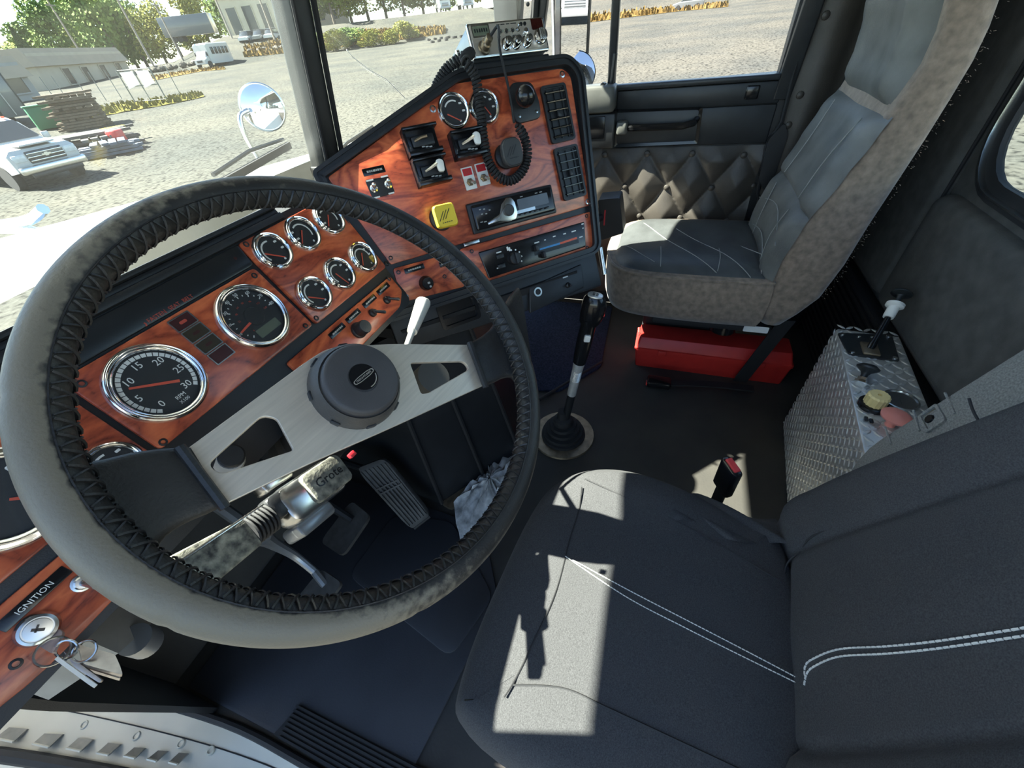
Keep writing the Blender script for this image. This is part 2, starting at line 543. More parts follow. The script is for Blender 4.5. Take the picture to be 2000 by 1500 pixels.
# threshold strip with ribs
b = MB(); b.prism([(-.098, .20), (-.03, .18), (-.03, .58), (-.085, .60)], .006, .010); th = b.build('threshold_strip', BLKM, fl)
for i in range(8):
    x = -.090 + i * .0075
    b = MB(); b.add([(x, .20, .010), (x + .004, .20, .010), (x + .004, .20, .0135), (x, .20, .0135), (x + .004, .585, .010), (x + .008, .585, .010), (x + .008, .585, .0135), (x + .004, .585, .0135)], [(0, 1, 2, 3), (7, 6, 5, 4), (0, 4, 5, 1), (1, 5, 6, 2), (2, 6, 7, 3), (3, 7, 4, 0)])
    b.build('rib', BLKM, fl, smooth=False)
# engine cover between the two footwells
b = MB()
b.loft([[(.50, .50, .0), (.74, .33, .0), (1.02, .40, .0), (1.02, .95, .0), (.56, .95, 0)], [(.53, .53, .30), (.74, .38, .30), (1.0, .44, .30), (1.0, .95, .30), (.56, .95, .30)], [(.55, .56, .56), (.74, .44, .56), (.98, .48, .56), (.98, .95, .56), (.56, .95, .56)]], caps=True)
ec = struct('trim_1', b, BLK, smooth=False)
ec['label'] = 'black engine cover under the dashboard'
for p0, p1 in (((.50, .495, .01), (.55, .55, .56)), ((.74, .325, .01), (.74, .43, .56)), ((.62, .405, .01), (.645, .49, .56))):
    b = MB(); b.tube([p0, p1], .006, 6); b.build('cover_seam', BLKM, ec)
b = MB(); b.prism(rpoly([(.50, .50), (.74, .33), (.80, .30), (.62, .36), (.49, .46)], .01, 2), .0, .012); b.build('cover_flange', BRASS, ec)

# sloping front wall from the windshield foot down to the toe board
b = MB()
b.loft([[(-.105, 1.0, .34), (-.12, .615, .812), (-.12, .635, .822), (-.105, 1.02, .36)], [(.80, 1.0, .34), (.80, .765, .806), (.80, .785, .816), (.80, 1.02, .36)], [(.836, 1.0, .34), (.836, .765, .806), (.836, .785, .816), (.836, 1.02, .36)], [(1.745, 1.0, .34), (1.70, .61, .812), (1.70, .63, .822), (1.745, 1.02, .36)]], caps=True)
struct('wall_front', b, BLK, smooth=False)
# driver's door sill: cream paint, dimples, bent louvre tabs, black seal
inn = catmull([(-.104, .30, 0), (-.104, .52, 0), (-.112, .72, 0), (-.150, 1.0, 0), (-.196, 1.28, 0)], 6)
out = catmull([(-.150, .20, -.06), (-.165, .50, -.03), (-.225, .80, -.012), (-.305, 1.16, -.006), (-.39, 1.45, -.004)], 6)
n_ = len(inn)
b = MB(); b.add(list(inn) + list(out) + [p + V((0, 0, -.05)) for p in out], [(i, i + 1, n_ + i + 1, n_ + i) for i in range(n_ - 1)] + [(n_ + i, n_ + i + 1, 2 * n_ + i + 1, 2 * n_ + i) for i in range(n_ - 1)])
sill = struct('trim_2', b, SILL)
sill['label'] = 'cream painted door sill with bent tabs'
def sillp(u, v, h=0):  # u along, v across
    k = u * (n_ - 1); i = min(int(k), n_ - 2); f = k - i
    p = inn[i].lerp(inn[i + 1], f); q = out[i].lerp(out[i + 1], f)
    d = (inn[i + 1] - inn[i]).normalized(); w = (q - p); nn = d.cross(-w).normalized()
    if nn.z < 0: nn = -nn
    return p + w * v + nn * h
for c in [(-0.2513, 1.2282, 0), (-0.2105, 1.0374, 0), (-0.1848, 0.8997, 0), (-0.1618, 0.7908, 0), (-0.1487, 0.7184, 0)]:
    b = MB(); b.lathe([(.0085, 0), (.0072, .0026), (.0056, .0028), (.0046, .0006), (.0001, .0004)], n=16); b.build('dimple', SILL, sill, M=T(c[0], c[1], -.003))
for q in ([(-0.2887, 1.1996, 0), (-0.2698, 1.2036, 0), (-0.2574, 1.1572, 0), (-0.2787, 1.1492, 0)], [(-0.2659, 1.1025, 0), (-0.2495, 1.1086, 0), (-0.2365, 1.0651, 0), (-0.2579, 1.0589, 0)], [(-0.2458, 1.0183, 0), (-0.2293, 1.023, 0), (-0.2202, 0.9876, 0), (-0.2389, 0.9823, 0)], [(-0.2289, 0.9445, 0), (-0.2124, 0.9481, 0), (-0.2052, 0.9185, 0), (-0.2231, 0.9158, 0)], [(-0.213, 0.8816, 0), (-0.1987, 0.8833, 0), (-0.1919, 0.8589, 0), (-0.2079, 0.8551, 0)], [(-0.2001, 0.8279, 0), (-0.1852, 0.8273, 0), (-0.1795, 0.8066, 0), (-0.1962, 0.8051, 0)], [(-0.1885, 0.7783, 0), (-0.1732, 0.7799, 0), (-0.1676, 0.7594, 0), (-0.1851, 0.7576, 0)]):
    bl, tl, tr_, br_ = [V(p) for p in q]; lift = V((0, 0, .012))
    b = MB(); b.loft([[bl + lift, tl + V((0, 0, .0005)), tr_ + V((0, 0, .0005)), br_ + lift], [bl + lift - V((0, 0, .003)), tl - V((0, 0, .004)), tr_ - V((0, 0, .004)), br_ + lift - V((0, 0, .003))]], caps=True); b.build('louvre_tab', TABG, sill, smooth=False)
    b = MB(); b.tube([bl + lift, br_ + lift], .0022, 5); b.build('tab_edge', SILL, sill)
b = MB(); b.tube([sillp(i / 20, .98, .012) for i in range(21)], .013, 8); b.build('door_seal', BLKM, sill)
b = MB(); b.tube([sillp(i / 20, .30, .0012) for i in range(21)], .0012, 5); b.build('panel_seam', BLKM, sill)
b = MB(); b.tube([sillp(i / 20, -.02, .008) + V((.006, 0, 0)) for i in range(21)], .008, 8); b.build('inner_seal', BLKM, sill)

b = MB(); b.box((-.215, 1.03, .68), (.39, .05, .62), bev=.01); struct('sun_block', b, HOOD)['label'] = 'unseen white box added ahead of the driver door to block sun'  # unseen box added to keep the sun off sill and floor
# left kick wall rising from the sill towards the dash, kept dark
b = MB(); b.loft([[(-.10, .76, 0), (-.09, .76, 0), (-.09, 1.0, 0), (-.13, 1.0, 0)], [(-.12, .62, .48), (-.11, .62, .48), (-.11, 1.0, .48), (-.15, 1.0, .48)], [(-.15, .60, .90), (-.13, .60, .90), (-.13, 1.0, .90), (-.15, 1.0, .90)]], caps=True)
struct('wall_left', b, BLK)

# back wall with its window, passenger's rear corner
b = MB()
def wallring(x0, x1, z0, z1, wx0, wx1, wz0, wz1, r):
    o_ = rrect(x1 - x0, z1 - z0, .01, 6, (x0 + x1) / 2, (z0 + z1) / 2)
    i_ = rrect(wx1 - wx0, wz1 - wz0, r, 6, (wx0 + wx1) / 2, (wz0 + wz1) / 2)
    return o_, i_
W0 = (.30, 1.25, .715, 1.30)
FBK = frame((0, YB, 0), (1, 0, 0), (0, 0, 1), (0, -1, 0))
o_, i_ = wallring(-.16, 1.75, -.02, 1.70, W0[0] - .02, W0[1] + .035, W0[2] - .035, W0[3] + .02, .13)
b.ring(o_, i_, 0, .012, FBK)
bw = struct('wall_back', b, TRIM)
i2 = rrect(W0[1] - W0[0], W0[3] - W0[2], .11, 6, (W0[0] + W0[1]) / 2, (W0[2] + W0[3]) / 2)
b = MB(); b.ring(i_, offset(i_, -.012), -.012, .012, FBK); b.ring(offset(i_, -.012), i2, -.004, .010, FBK)
w1 = struct('window_1', b, BLKM)
b = MB(); b.ring(offset(i_, -.010), offset(i_, -.014), -.016, -.003, FBK); b.build('window_bead', CHROMED, w1)
b = MB(); b.prism(i2, .004, .006, FBK); b.build('pane', GLASS, w1)
# upholstery bolsters and piping on the back wall
def wpad(poly, h, name='wall_pad', m=TRIM, bv=.02):
    b = MB(); b.prism(rpoly(poly, .04, 4), -h, 0.004, None)
    b = MB(); q = rpoly(poly, .04, 5)
    b.loft([[(*p, .004) for p in q], [(*p, -h * .5) for p in q], [(*p, -h * .85) for p in offset(q, -bv * .4)], [(*p, -h) for p in offset(q, -bv)]], FBK, caps=True)
    return b.build(name, m, bw)
wpad([(-.10, .36), (.62, .36), (.62, .69), (-.10, .69)], .035)
wpad([(.63, .36), (1.30, .36), (1.30, .66), (.63, .66)], .035)
wpad([(1.31, .36), (1.72, .36), (1.72, 1.2), (1.31, 1.2)], .03)
b = MB(); b.box((.80, YB + .02, .17), (1.85, .04, .34), bev=.008)
bb = struct('baseboard_back', b, BLKM)
for i in range(14):
    b = MB(); b.box((.80, YB + .042, .02 + i * .023), (1.85, .008, .010)); b.build('ridge', BLK, bb, smooth=False)
for p in ((.625, .36, .70), (1.305, .36, 1.2)):
    b = MB(); b.tube([(p[0], YB + .012, p[1]), (p[0], YB + .012, p[2])], .004, 6); b.build('piping', BLKM, bw)

# ceiling with the outside sun visor, pillars, windshield
b = MB()
b.box((.80, -.06, 1.66), (1.96, 1.28, .06), bev=.02)
struct('ceiling', b, TRIM)
b = MB()
vp = [(-.34, .965), (.50, .962), (1.05, .895), (1.45, .805), (1.80, .79)]  # visor is out of view; front edge shaped for where its shadow falls
b.loft([[(x, .48, 1.665), (x, y, 1.50), (x, y - .006, 1.482), (x, .48, 1.635)] for x, y in vp], caps=True)
vis = b.build('sun_visor', HOOD, None, smooth=False)
tag(vis, 'unseen white sun visor over the windshield, its edge shaped to shade the seats', 'visor')

def beam(name, p0, p1, w, d, m, parent=None, upv=(0, 1, 0), bev=.006, kind=True):
    F2 = along(p0, V(p1) - V(p0), upv); L = (V(p1) - V(p0)).length
    b = MB(); b.box((0, 0, L / 2), (w, d, L), F2, bev)
    o = b.build(name, m, parent)
    if parent is None and kind: o['kind'] = 'structure'
    return o
DKG = mat('pillar_paint', (.016, .019, .020), .45, var=.2)
# centre post of the windshield
mul = beam('trim_3', (.818, .765, .80), (.818, .600, 1.60), .052, .050, DKG); mul['label'] = 'dark centre post of the split windshield'
b = MB(); b.tube([(.790, .735, .815), (.790, .58, 1.55)], .004, 6); b.build('post_edge', BLKM, mul)
b = MB(); b.tube([(.846, .735, .815), (.846, .58, 1.55)], .006, 6); b.build('post_seal', BLKM, mul)
b = MB(); b.box((.818, .752, .842), (.060, .060, .03), bev=.005); b.build('post_foot', DKG, mul)
# panes
def pane(name, a, c, d, e):
    b = MB(); n = (V(c) - V(a)).cross(V(e) - V(a)).normalized() * .005
    P_ = [V(a), V(c), V(d), V(e)]; b.add(P_ + [p + n for p in P_], [(0, 1, 2, 3), (7, 6, 5, 4), (0, 4, 5, 1), (1, 5, 6, 2), (2, 6, 7, 3), (3, 7, 4, 0)])
    o = b.build(name, GLASS, None, smooth=False); o['kind'] = 'structure'; return o
wl = pane('window_2', (-.12, .60, .83), (.800, .765, .825), (.800, .60, 1.60), (-.08, .44, 1.60))
wr = pane('window_3', (.836, .765, .825), (1.70, .600, .83), (1.68, .44, 1.60), (.836, .60, 1.60))
ck = [V(p) for p in [(0.9326, 0.7, 1.047), (0.9467, 0.7, 1.0341), (0.9694, 0.7, 1.0208), (0.9934, 0.7, 1.0068), (1.0438, 0.7, 0.9845), (1.1043, 0.7, 0.9395)]]
b = MB(); b.tube([V((p[0], .765 - .19 * (p[0] - .836) - .212 * (p[2] - .825) - .006, p[2])) for p in ck], .0009, 5); b.build('crack', WPLA, wr)
ck = [V(p) for p in [(0.9678, 0.7, 1.0182), (1.0153, 0.7, 0.9933), (1.0706, 0.7, 0.9693)]]
b = MB(); b.tube([V((p[0], .765 - .19 * (p[0] - .836) - .212 * (p[2] - .825) - .006, p[2])) for p in ck], .0005, 4); b.build('crack', WPLA, wr)
# windshield rubber and cowl behind the dash
b = MB(); b.tube([(-.12, .595, .826), (.80, .758, .822), (.836, .758, .822), (1.70, .594, .826)], .014, 8); o = struct('trim_4', b, BLKM); o['label'] = 'black rubber along the windshield foot'
b = MB(); b.tube([V(p) + V((0, 0, .0)) for p in [(0.86, 0.7714, 0.8325), (0.86, 0.7039, 0.8645), (0.86, 0.6208, 0.9031)]], .006, 6); b.build('rubber_lip', BLKM, o)
beam('trim_5', (-.14, .585, .70), (-.10, .43, 1.62), .06, .06, DKG)['label'] = 'left windshield pillar'
a = beam('trim_6', (1.735, .645, .78), (1.71, .49, 1.62), .075, .075, DKG); a['label'] = 'right windshield pillar with a bolted panel'
b = MB(); b.box((1.690, .590, 1.10), (.012, .085, .36), RZ(0) , bev=.004); b.build('pillar_panel', DKG, a)
b = MB(); b.lathe([(.006, 0), (.005, .003), (.0001, .004)], n=12); b.build('screw', BLK, a, M=along((1.68, 0.5105, 1.1004), (-1, -.3, 0)))
b = MB(); b.tube([(1.715, .535, .86), (1.69, .41, 1.6)], .012, 8); b.build('pillar_seal', BLKM, a)
# driver's side: unseen bar added in the doorway to shade the seat
dl = beam('shade_bar', (-.205, .18, .71), (-.205, .80, .71), .05, .09, DKG, None, (0, 0, 1)); dl['label'] = "driver's door edge"

# ---------------------------------------------------------------- passenger's door
b = MB()
b.prism(rpoly([(-.30, -.0), (.56, -.0), (.56, .855), (.22, .860), (-.295, .868), (-.33, .80), (-.32, .3)], .02, 3), 0, .05, frame((XR, 0, 0), (0, 1, 0), (0, 0, 1), (1, 0, 0)))
door = struct('door_1', b, DOORM)
DOORLIT = mat('door_metal_lit', (.095, .095, .085), .5)  # lighter copy of the black door metal, sunlight put into the colour
def dbox(y0, y1, z0, z1, x0, x1, name, m, bev=.004):
    b = MB(); b.box(((x0 + x1) / 2, (y0 + y1) / 2, (z0 + z1) / 2), (abs(x1 - x0), abs(y1 - y0), abs(z1 - z0)), bev=bev); return b.build(name, m, door)
dbox(-.285, .225, .852, .868, XR - .022, XR + .02, 'window_ledge', DOORM)
dbox(-.300, .215, .790, .850, XR - .012, XR + .01, 'upper_panel', DOORM)
dbox(-.300, .560, .676, .788, XR - .008, XR + .01, 'lower_panel', DOORM)
dbox(.215, .56, .796, .874, XR - .075, XR + .02, 'vent_ledge', DOORLIT, .012)
dbox(.21, .40, .682, .792, XR - .055, XR - .002, 'corner_box', DOORM, .006)
dbox(.245, .375, .715, .785, XR - .058, XR - .050, 'corner_pocket', BLKS, .003)
# recess with the door pull
rc = [(p[1], p[2]) for p in [(1.75, 0.228, 0.797), (1.75, -0.0753, 0.7917), (1.75, -0.0821, 0.6816), (1.75, 0.2127, 0.6774)]]
FDR = frame((XR - .009, 0, 0), (0, 1, 0), (0, 0, 1), (1, 0, 0))
q = rpoly(rc, .008, 3); cq = (sum(p[0] for p in rc) / 4, sum(p[1] for p in rc) / 4)
b = MB(); b.loft([[(*p, -.014) for p in q], [(*p, -.004) for p in q], [(cq[0] + (p[0] - cq[0]) * .93, cq[1] + (p[1] - cq[1]) * .84, -.002) for p in q], [(cq[0] + (p[0] - cq[0]) * .92, cq[1] + (p[1] - cq[1]) * .82, .006) for p in q], [(cq[0], cq[1], .006) for p in q]], FDR); b.build('pull_recess', BLKS, door)
b = MB(); b.tube([(XR - .012, .172, .742), (XR - .045, .165, .745), (XR - .052, .12, .745), (XR - .052, -.02, .745), (XR - .045, -.055, .752), (XR - .012, -.062, .755)], .011, 8); b.build('door_pull', BLKS, door)
dbox(.165, .205, .725, .765, XR - .060, XR - .015, 'latch_lever', DOORLIT, .008)
dbox(-.235, -.195, .805, .842, XR - .020, XR - .004, 'lock_button', BLKS, .004)
# window frame: vent post, rear rail, top rail, panes
def dbeam(p0, p1, w, d, name): return beam(name, p0, p1, w, d, DOORM, door, (1, 0, 0), .004)
dbeam((XR, .238, .85), (XR - .06, .235, 1.56), .026, .03, 'vent_post')
dbeam((XR, -.305, .80), (XR - .06, -.325, 1.56), .05, .032, 'rear_rail')
dbeam((XR - .06, .33, 1.555), (XR - .06, -.33, 1.555), .05, .05, 'top_rail')
dbeam((XR, .53, .86), (XR - .06, .36, 1.56), .03, .03, 'front_rail')
b = MB(); b.add([(XR - .002, .22, .86), (XR - .002, -.285, .866), (XR - .06, -.30, 1.54), (XR - .06, .22, 1.54)], [(0, 1, 2, 3)]); b.add([(XR + .003, .22, .86), (XR + .003, -.285, .866), (XR - .055, -.30, 1.54), (XR - .055, .22, 1.54)], [(0, 1, 2, 3)]); b.build('side_pane', GLASSC, door, smooth=False)
b = MB(); b.add([(XR - .002, .24, .87), (XR - .002, .52, .87), (XR - .06, .36, 1.54), (XR - .06, .24, 1.54)], [(0, 1, 2, 3)]); b.build('vent_pane', GLASSC, door, smooth=False)
b = MB(); b.tube([(XR - .02, .236, .86), (XR - .028, .232, .89), (XR - .030, .228, .955)], .0075, 8); b.cyl((XR - .012, .262, .872), (XR - .05, .262, .874), .008, n=10); b.build('vent_latch', BLK, door)
# tufted pad: buttons in two staggered rows, diagonal creases between them
btn = [(p[1], p[2]) for p in [(1.74, 0.2463, 0.6525), (1.74, 0.0883, 0.6529), (1.74, -0.0697, 0.6498), (1.74, -0.241, 0.6417), (1.74, 0.1575, 0.5378), (1.74, -0.0003, 0.5345), (1.74, -0.1596, 0.5332), (1.74, -0.2971, 0.5407)]]
allb = btn + [(btn[4][0] + .10, btn[4][1]), (btn[0][0] + .10, btn[0][1])] + [(btn[i][0], btn[i][1] - 2 * (btn[0][1] - btn[4][1])) for i in range(4)] + [(btn[4 + i][0], btn[4 + i][1] - 2 * (btn[0][1] - btn[4][1])) for i in range(4)]
dz = btn[0][1] - btn[4][1]; dy = (btn[0][0] - btn[3][0]) / 3; y0_, z0_ = btn[0]
def tuft_depth(y, z):
    # diamond lattice: sum of two diagonal waves, pinched at the buttons
    s = (y0_ - y) / dy; t = (z0_ - z) / dz
    a = (s - t * .5) % 1.0; c_ = (s + t * .5) % 1.0
    d1 = min(a, 1 - a); d2 = min(c_, 1 - c_)
    crease = min(d1, 1) * 2; crease2 = min(d2, 1) * 2
    hh = (crease ** .45) * (crease2 ** .45)
    return .026 * hh + .004
b = MB()
b.grid(lambda u, v: (XR - .002 - tuft_depth(.53 - u * .83, .668 - v * .60) * min(1, 9 * v + .25) , .53 - u * .83, .672 - v * .60), 150, 110)
pad = b.build('tufted_pad', TUFT, door, ang=60)
for y, z in allb:
    b = MB(); b.ball((0, 0, 0), .0110, 6, sq=(1, 1, .55)); b.build('button', TUFT, pad, M=along((XR - .012, y, z), (-1, 0, 0)))
# rear edge: seal line and the black belt guide
b = MB(); b.tube([(XR - .018, -.318, 1.2), (XR - .018, -.318, .86), (XR - .02, -.325, .74), (XR - .022, -.300, .67), (XR - .022, -.318, .52), (XR - .022, -.345, .47), (XR - .022, -.345, .2)], .006, 6); b.build('door_seal', BLKM, door)
q = [(p[1], p[2]) for p in [(1.73, -0.3305, 0.7408), (1.73, -0.3529, 0.7039), (1.73, -0.3518, 0.5574), (1.73, -0.3342, 0.5298), (1.73, -0.3051, 0.5727), (1.73, -0.2983, 0.6907)]]
b = MB(); b.prism(rpoly(q, .012, 3), -.018, .012, frame((XR - .02, 0, 0), (0, 1, 0), (0, 0, 1), (1, 0, 0)), 0); b.build('belt_guide', BLK, door)
# pillar behind the door: tufted strip with buttons, ribbed belt column
b = MB(); b.grid(lambda u, v: (XR - .01 - .018 * sin(pi * min(1, u * 1.1)) - .006 * abs(sin(v * 6.5)), -.325 - u * .13, .30 + v * 1.3), 10, 60)
pil = struct('wall_right', b, TUFT)
b = MB(); b.box((XR + .03, -.48, .80), (.05, .40, 1.7)); b.build('pillar_backing', DKG, pil)
for c in [(1.72, -0.35, 0.9937), (1.72, -0.3511, 0.8106), (1.72, -0.3456, 0.7306)]:
    b = MB(); b.ball((0, 0, 0), .011, 6, sq=(1, 1, .55)); b.build('button', TUFT, pil, M=along((XR - .028, c[1], c[2]), (-1, 0, 0)))
b = MB(); b.box((XR - .03, -.54, .80), (.10, .17, 1.6), bev=.02); b.build('belt_column', DKG, pil)
for i in range(4):
    b = MB(); b.box((XR - .085, -.475 - i * .03, .80), (.012, .012, 1.55), bev=.004); b.build('column_rib', DKG, pil)
b = MB(); b.prism(rpoly([(p[1], p[2]) for p in [(1.25, 0.1847, 0.6534), (1.25, 0.1226, 0.6597), (1.25, 0.1024, 0.5584), (1.25, 0.1681, 0.5333)]], .006, 3), 0, .07, frame((1.22, 0, 0), (0, 1, 0), (0, 0, 1), (1, 0, 0)), .004)
gb = b.build('relay_box', BLK, None); tag(gb, 'black box with a red stripe fixed to the dashboard end by the passenger seat', 'box')
b = MB(); c = (1.22, 0.1616, 0.6034); b.box((1.219, c[1], c[2]), (.003, .004, .045)); b.build('red_stripe', ROSE, gb)
b = MB(); b.cyl((1.26, .16, .60), (1.02, .26, .62), .012, n=8); b.build('bracket', BLK, gb)

# ================================================================ dashboard
dash = thing('dashboard', (.45, .60, .70), 'red burl wood dashboard wrapping around behind the big steering wheel', 'dashboard')

def screw(F, p, parent, ringed=False, r=.0048):
    b = MB()
    if ringed:
        b.cur = 1
        b.lathe([(r * .62, .0005), (r * .75, .0035), (r * 1.25, .003), (r * 1.4, 0)], n=16)
        b.cur = 0
        b.lathe([(.0001, .0012), (r * .62, .0012), (r * .62, 0)], n=12)
        return b.build('screw', [BLKS, CHROMED], parent, M=F @ T(p[0], p[1], 0))
    b.lathe([(.0001, .0008), (r * .45, .0008), (r * .5, .0026), (r * .85, .0022), (r, 0)], n=12)
    return b.build('screw', BLK, parent, M=F @ T(p[0], p[1], 0))

# shell of the driver's side and of the angled right-hand pod
b = MB()
b.prism(rpoly([(-.19, -.105), (.575, -.105), (.575, .128), (-.19, .128)], .02), -.012, -.0035)
b.add([(-.19, -.10, -.012), (.575, -.10, -.012), (.575, .128, -.012), (-.19, .128, -.012), (-.19, -.055, -.10), (.60, -.055, -.10), (.60, .11, -.07), (-.19, .11, -.05)],
      [(4, 5, 6, 7), (0, 1, 5, 4), (1, 2, 6, 5), (2, 3, 7, 6), (3, 0, 4, 7)])
b.build('dash_shell', BLK, dash, M=FD)
b = MB()  # padded lip above the warning display, as one long moulding with ribs
for y0, y1, z in ((.119, .129, .004), (.129, .136, .0), (.136, .1425, .005)):
    b.prism(rect_poly(-.19, y0, .47, y1), -.03, z, None, .0025)
b.build('dash_lip', BLK, dash, M=FD)
podout = rpoly([(.03, .188), (.06, -.09), (.567, -.092), (.606, .262), (.580, .296), (.335, .299)], [.01, .01, .03, .05, .03, .02], 6)
b = MB()
b.prism(podout, -.11, -.004)
b.build('pod_shell', BLK, dash, M=FB)
b = MB()
inner = offset(podout, -.017)
b.ring(podout, offset(podout, -.006), -.004, .011)
b.ring(offset(podout, -.006), offset(podout, -.012), -.004, .007)
b.ring(offset(podout, -.012), inner, -.004, .010)
b.build('pod_rim', BLK, dash, M=FB)
# shelf that carries the radio behind the pod's top edge, and the dash top up to the windshield
b = MB()
q = [FB @ V(p) for p in ((.352, .285, -.02), (.60, .285, -.02), (.66, .36, -.30), (.42, .36, -.30))]
q = [(p.x, p.y, .985) for p in q]
b.loft([[(x, y, .70) for x, y, z in q], q], caps=True)
b.build('radio_shelf', BLK, dash)
b = MB()
b.add([(-.12, .562, .868), (.62, .562, .868), (.62, .712, .845), (-.12, .588, .862), (-.12, .565, .66), (.62, .565, .66), (.62, .72, .66), (-.12, .60, .66)],
      [(0, 1, 2, 3), (4, 5, 6, 7), (0, 1, 5, 4), (1, 2, 6, 5), (2, 3, 7, 6), (3, 0, 4, 7)])
b.build('dash_top', BLKM, dash)
b = MB()
q = [FB @ V(p) for p in ((.05, .17, -.05), (.335, .29, -.05), (.335, .29, -.12), (.05, .17, -.12))]
b.add([q[0], q[1], (q[1].x + .28, q[1].y + .16, .84), (q[0].x + .20, q[0].y + .13, .84)], [(0, 1, 2, 3)])
b.build('dash_cover', BLKM, dash)

b = MB(); b.prism([(.55, .47), (.86, .17), (1.16, .50), (1.20, .74), (.55, .74)], .585, .61); b.build('dash_underside', BLKM, dash)
# wood panels
tachp = rpoly([(.1215, -.0215), (.371, -.0235), (.3685, .0825), (.1215, .0845)], .006, 3)
slab('instrument_wood_panel', tachp, -.003, .0015, FD, WOOD, dash)
gp = rpoly([(.3765, -.026), (.574, -.028), (.574, .117), (.3765, .117)], .006, 3)
slab('gauge_wood_panel', gp, -.003, .0015, FD, WOOD, dash)
slab('left_wood_panel', rpoly([(-.185, -.022), (.1145, -.0215), (.1145, .0845), (-.185, .0845)], .006, 3), -.003, .0015, FD, WOOD, dash)
slab('switch_wood_panel', rpoly([(-.075, -.0975), (.015, -.0960), (.015, -.0352), (-.185, -.032), (-.185, -.06)], [.03, .006, .005, .005, .02], 4), -.003, .0015, FD, WOOD, dash)
slab('switch_wood_panel', rpoly([(.296, -.0965), (.536, -.0965), (.566, -.078), (.566, -.044), (.296, -.0395)], [.006, .01, .005, .005, .005], 4), -.003, .0015, FD, WOOD, dash)
slab('warning_display', rpoly([(.118, .0875), (.3725, .0855), (.3765, .117), (.118, .117)], .006, 3), -.003, .0008, FD, DARK, dash)
slab('radio_wood_panel', rpoly([(.101, .0115), (.566, .0125), (.578, .262), (.562, .276), (.326, .280), (.052, .176)], [.004, .006, .015, .01, .012, .004], 4), -.003, .0015, FB, WOOD, dash)
slab('heater_wood_panel', rpoly([(.236, -.0785), (.550, -.0815), (.564, 0.0), (.241, .0035)], .006, 4), -.003, .0015, FB, WOOD, dash)
slab('knob_wood_panel', rpoly([(.096, -.061), (.228, -.070), (.231, .0), (.102, .004)], .006, 4), -.003, .0015, FB, WOOD, dash)

for p in [(0.386, 0.1119), (0.3595, 0.0738), (0.3602, -0.0178), (0.3833, -0.0191), (0.581, -0.0239), (0.1304, 0.0722), (0.1289, -0.0171), (-0.064, -0.0764), (0.559, -0.0465)]: screw(FD, p, dash)
for p in [(0.1053, 0.0232), (0.1095, -0.0054), (0.2644, -0.0077), (0.5501, -0.0069), (0.535, -0.0733), (0.1936, -0.0384)]: screw(FB, p, dash)
for p in [(0.2715, 0.2465), (0.5577, 0.2656), (0.56, 0.0215), (0.1059, -0.053)]: screw(FB, p, dash, True)

# ---------------------------------------------------------------- gauges: part gauge > dial, markings, needle, glass
def seg(b, x0, y0, x1, y1, w0, w1, z0, z1):
    d = V((x1 - x0, y1 - y0)); n = V((-d.y, d.x)).normalized()
    b.prism([(x0 - n.x * w0, y0 - n.y * w0), (x1 - n.x * w1, y1 - n.y * w1), (x1 + n.x * w1, y1 + n.y * w1), (x0 + n.x * w0, y0 + n.y * w0)], z0, z1)
def arcband(b, r0, r1, a0, a1, n, z, gap=0.0):
    for i in range(n):
        s0 = radians(a0 + (a1 - a0) * (i + gap / 2) / n); s1 = radians(a0 + (a1 - a0) * (i + 1 - gap / 2) / n)
        b.add([(r0 * cos(s0), r0 * sin(s0), z), (r1 * cos(s0), r1 * sin(s0), z), (r1 * cos(s1), r1 * sin(s1), z), (r0 * cos(s1), r0 * sin(s1), z)], [(0, 1, 2, 3)])
def gauge(F, c, R, label, ndl=None, big=False, band=(75, 215), blocks=((35, .6), (-5, .6)), name='gauge'):
    F2 = F @ T(c[0], c[1], .0015)
    b = MB()
    k = R
    if big: prof = [(k * .80, .0035), (k * .815, .0065), (k * .86, .0075), (k * .875, .006), (k * .89, .0075), (k * .925, .008), (k * .94, .0065), (k * .955, .006), (k * .98, .0045), (k, 0)]
    else: prof = [(k * .74, .003), (k * .76, .006), (k * .83, .0075), (k * .86, .006), (k * .91, .0065), (k * .97, .004), (k, 0)]
    b.lathe(prof, n=48, caps=False)
    g = b.build(name, CHROME, dash, M=F2, ang=60)
    if label: g['label'] = label
    ri = prof[0][0]
    b = MB(); b.lathe([(.0001, .0012), (ri + .001, .0012), (ri + .001, .0005)], n=40)
    b.build('dial', DIAL, g, M=F2)
    if not big:
        m = MB()
        arcband(m, R * .50, R * .58, band[0], band[1], 10, .00125, .0)
        for a, rr in blocks:
            m.prism(rrect(R * .18, R * .10, R * .02, 1, R * rr * cos(radians(a)), R * rr * sin(radians(a))), .0012, .00135)
        m.prism(rrect(R * .12, R * .12, R * .05, 2, R * .25, -R * .55), .0012, .00135)
        m.build('markings', WHITE, g, M=F2)
    if ndl:
        (x0, y0), (x1, y1) = ndl
        n_ = MB(); seg(n_, x0 - c[0], y0 - c[1], x1 - c[0], y1 - c[1], R * .035, R * .025, .0022, .0028)
        n_.build('needle', RED, g, M=F2)
    gl = MB(); gl.lathe([(.0001, .0045), (ri * .98, .0042)], n=32, caps=False)
    gl.build('gauge_glass', GLASSC, g, M=F2)
    return g, F2

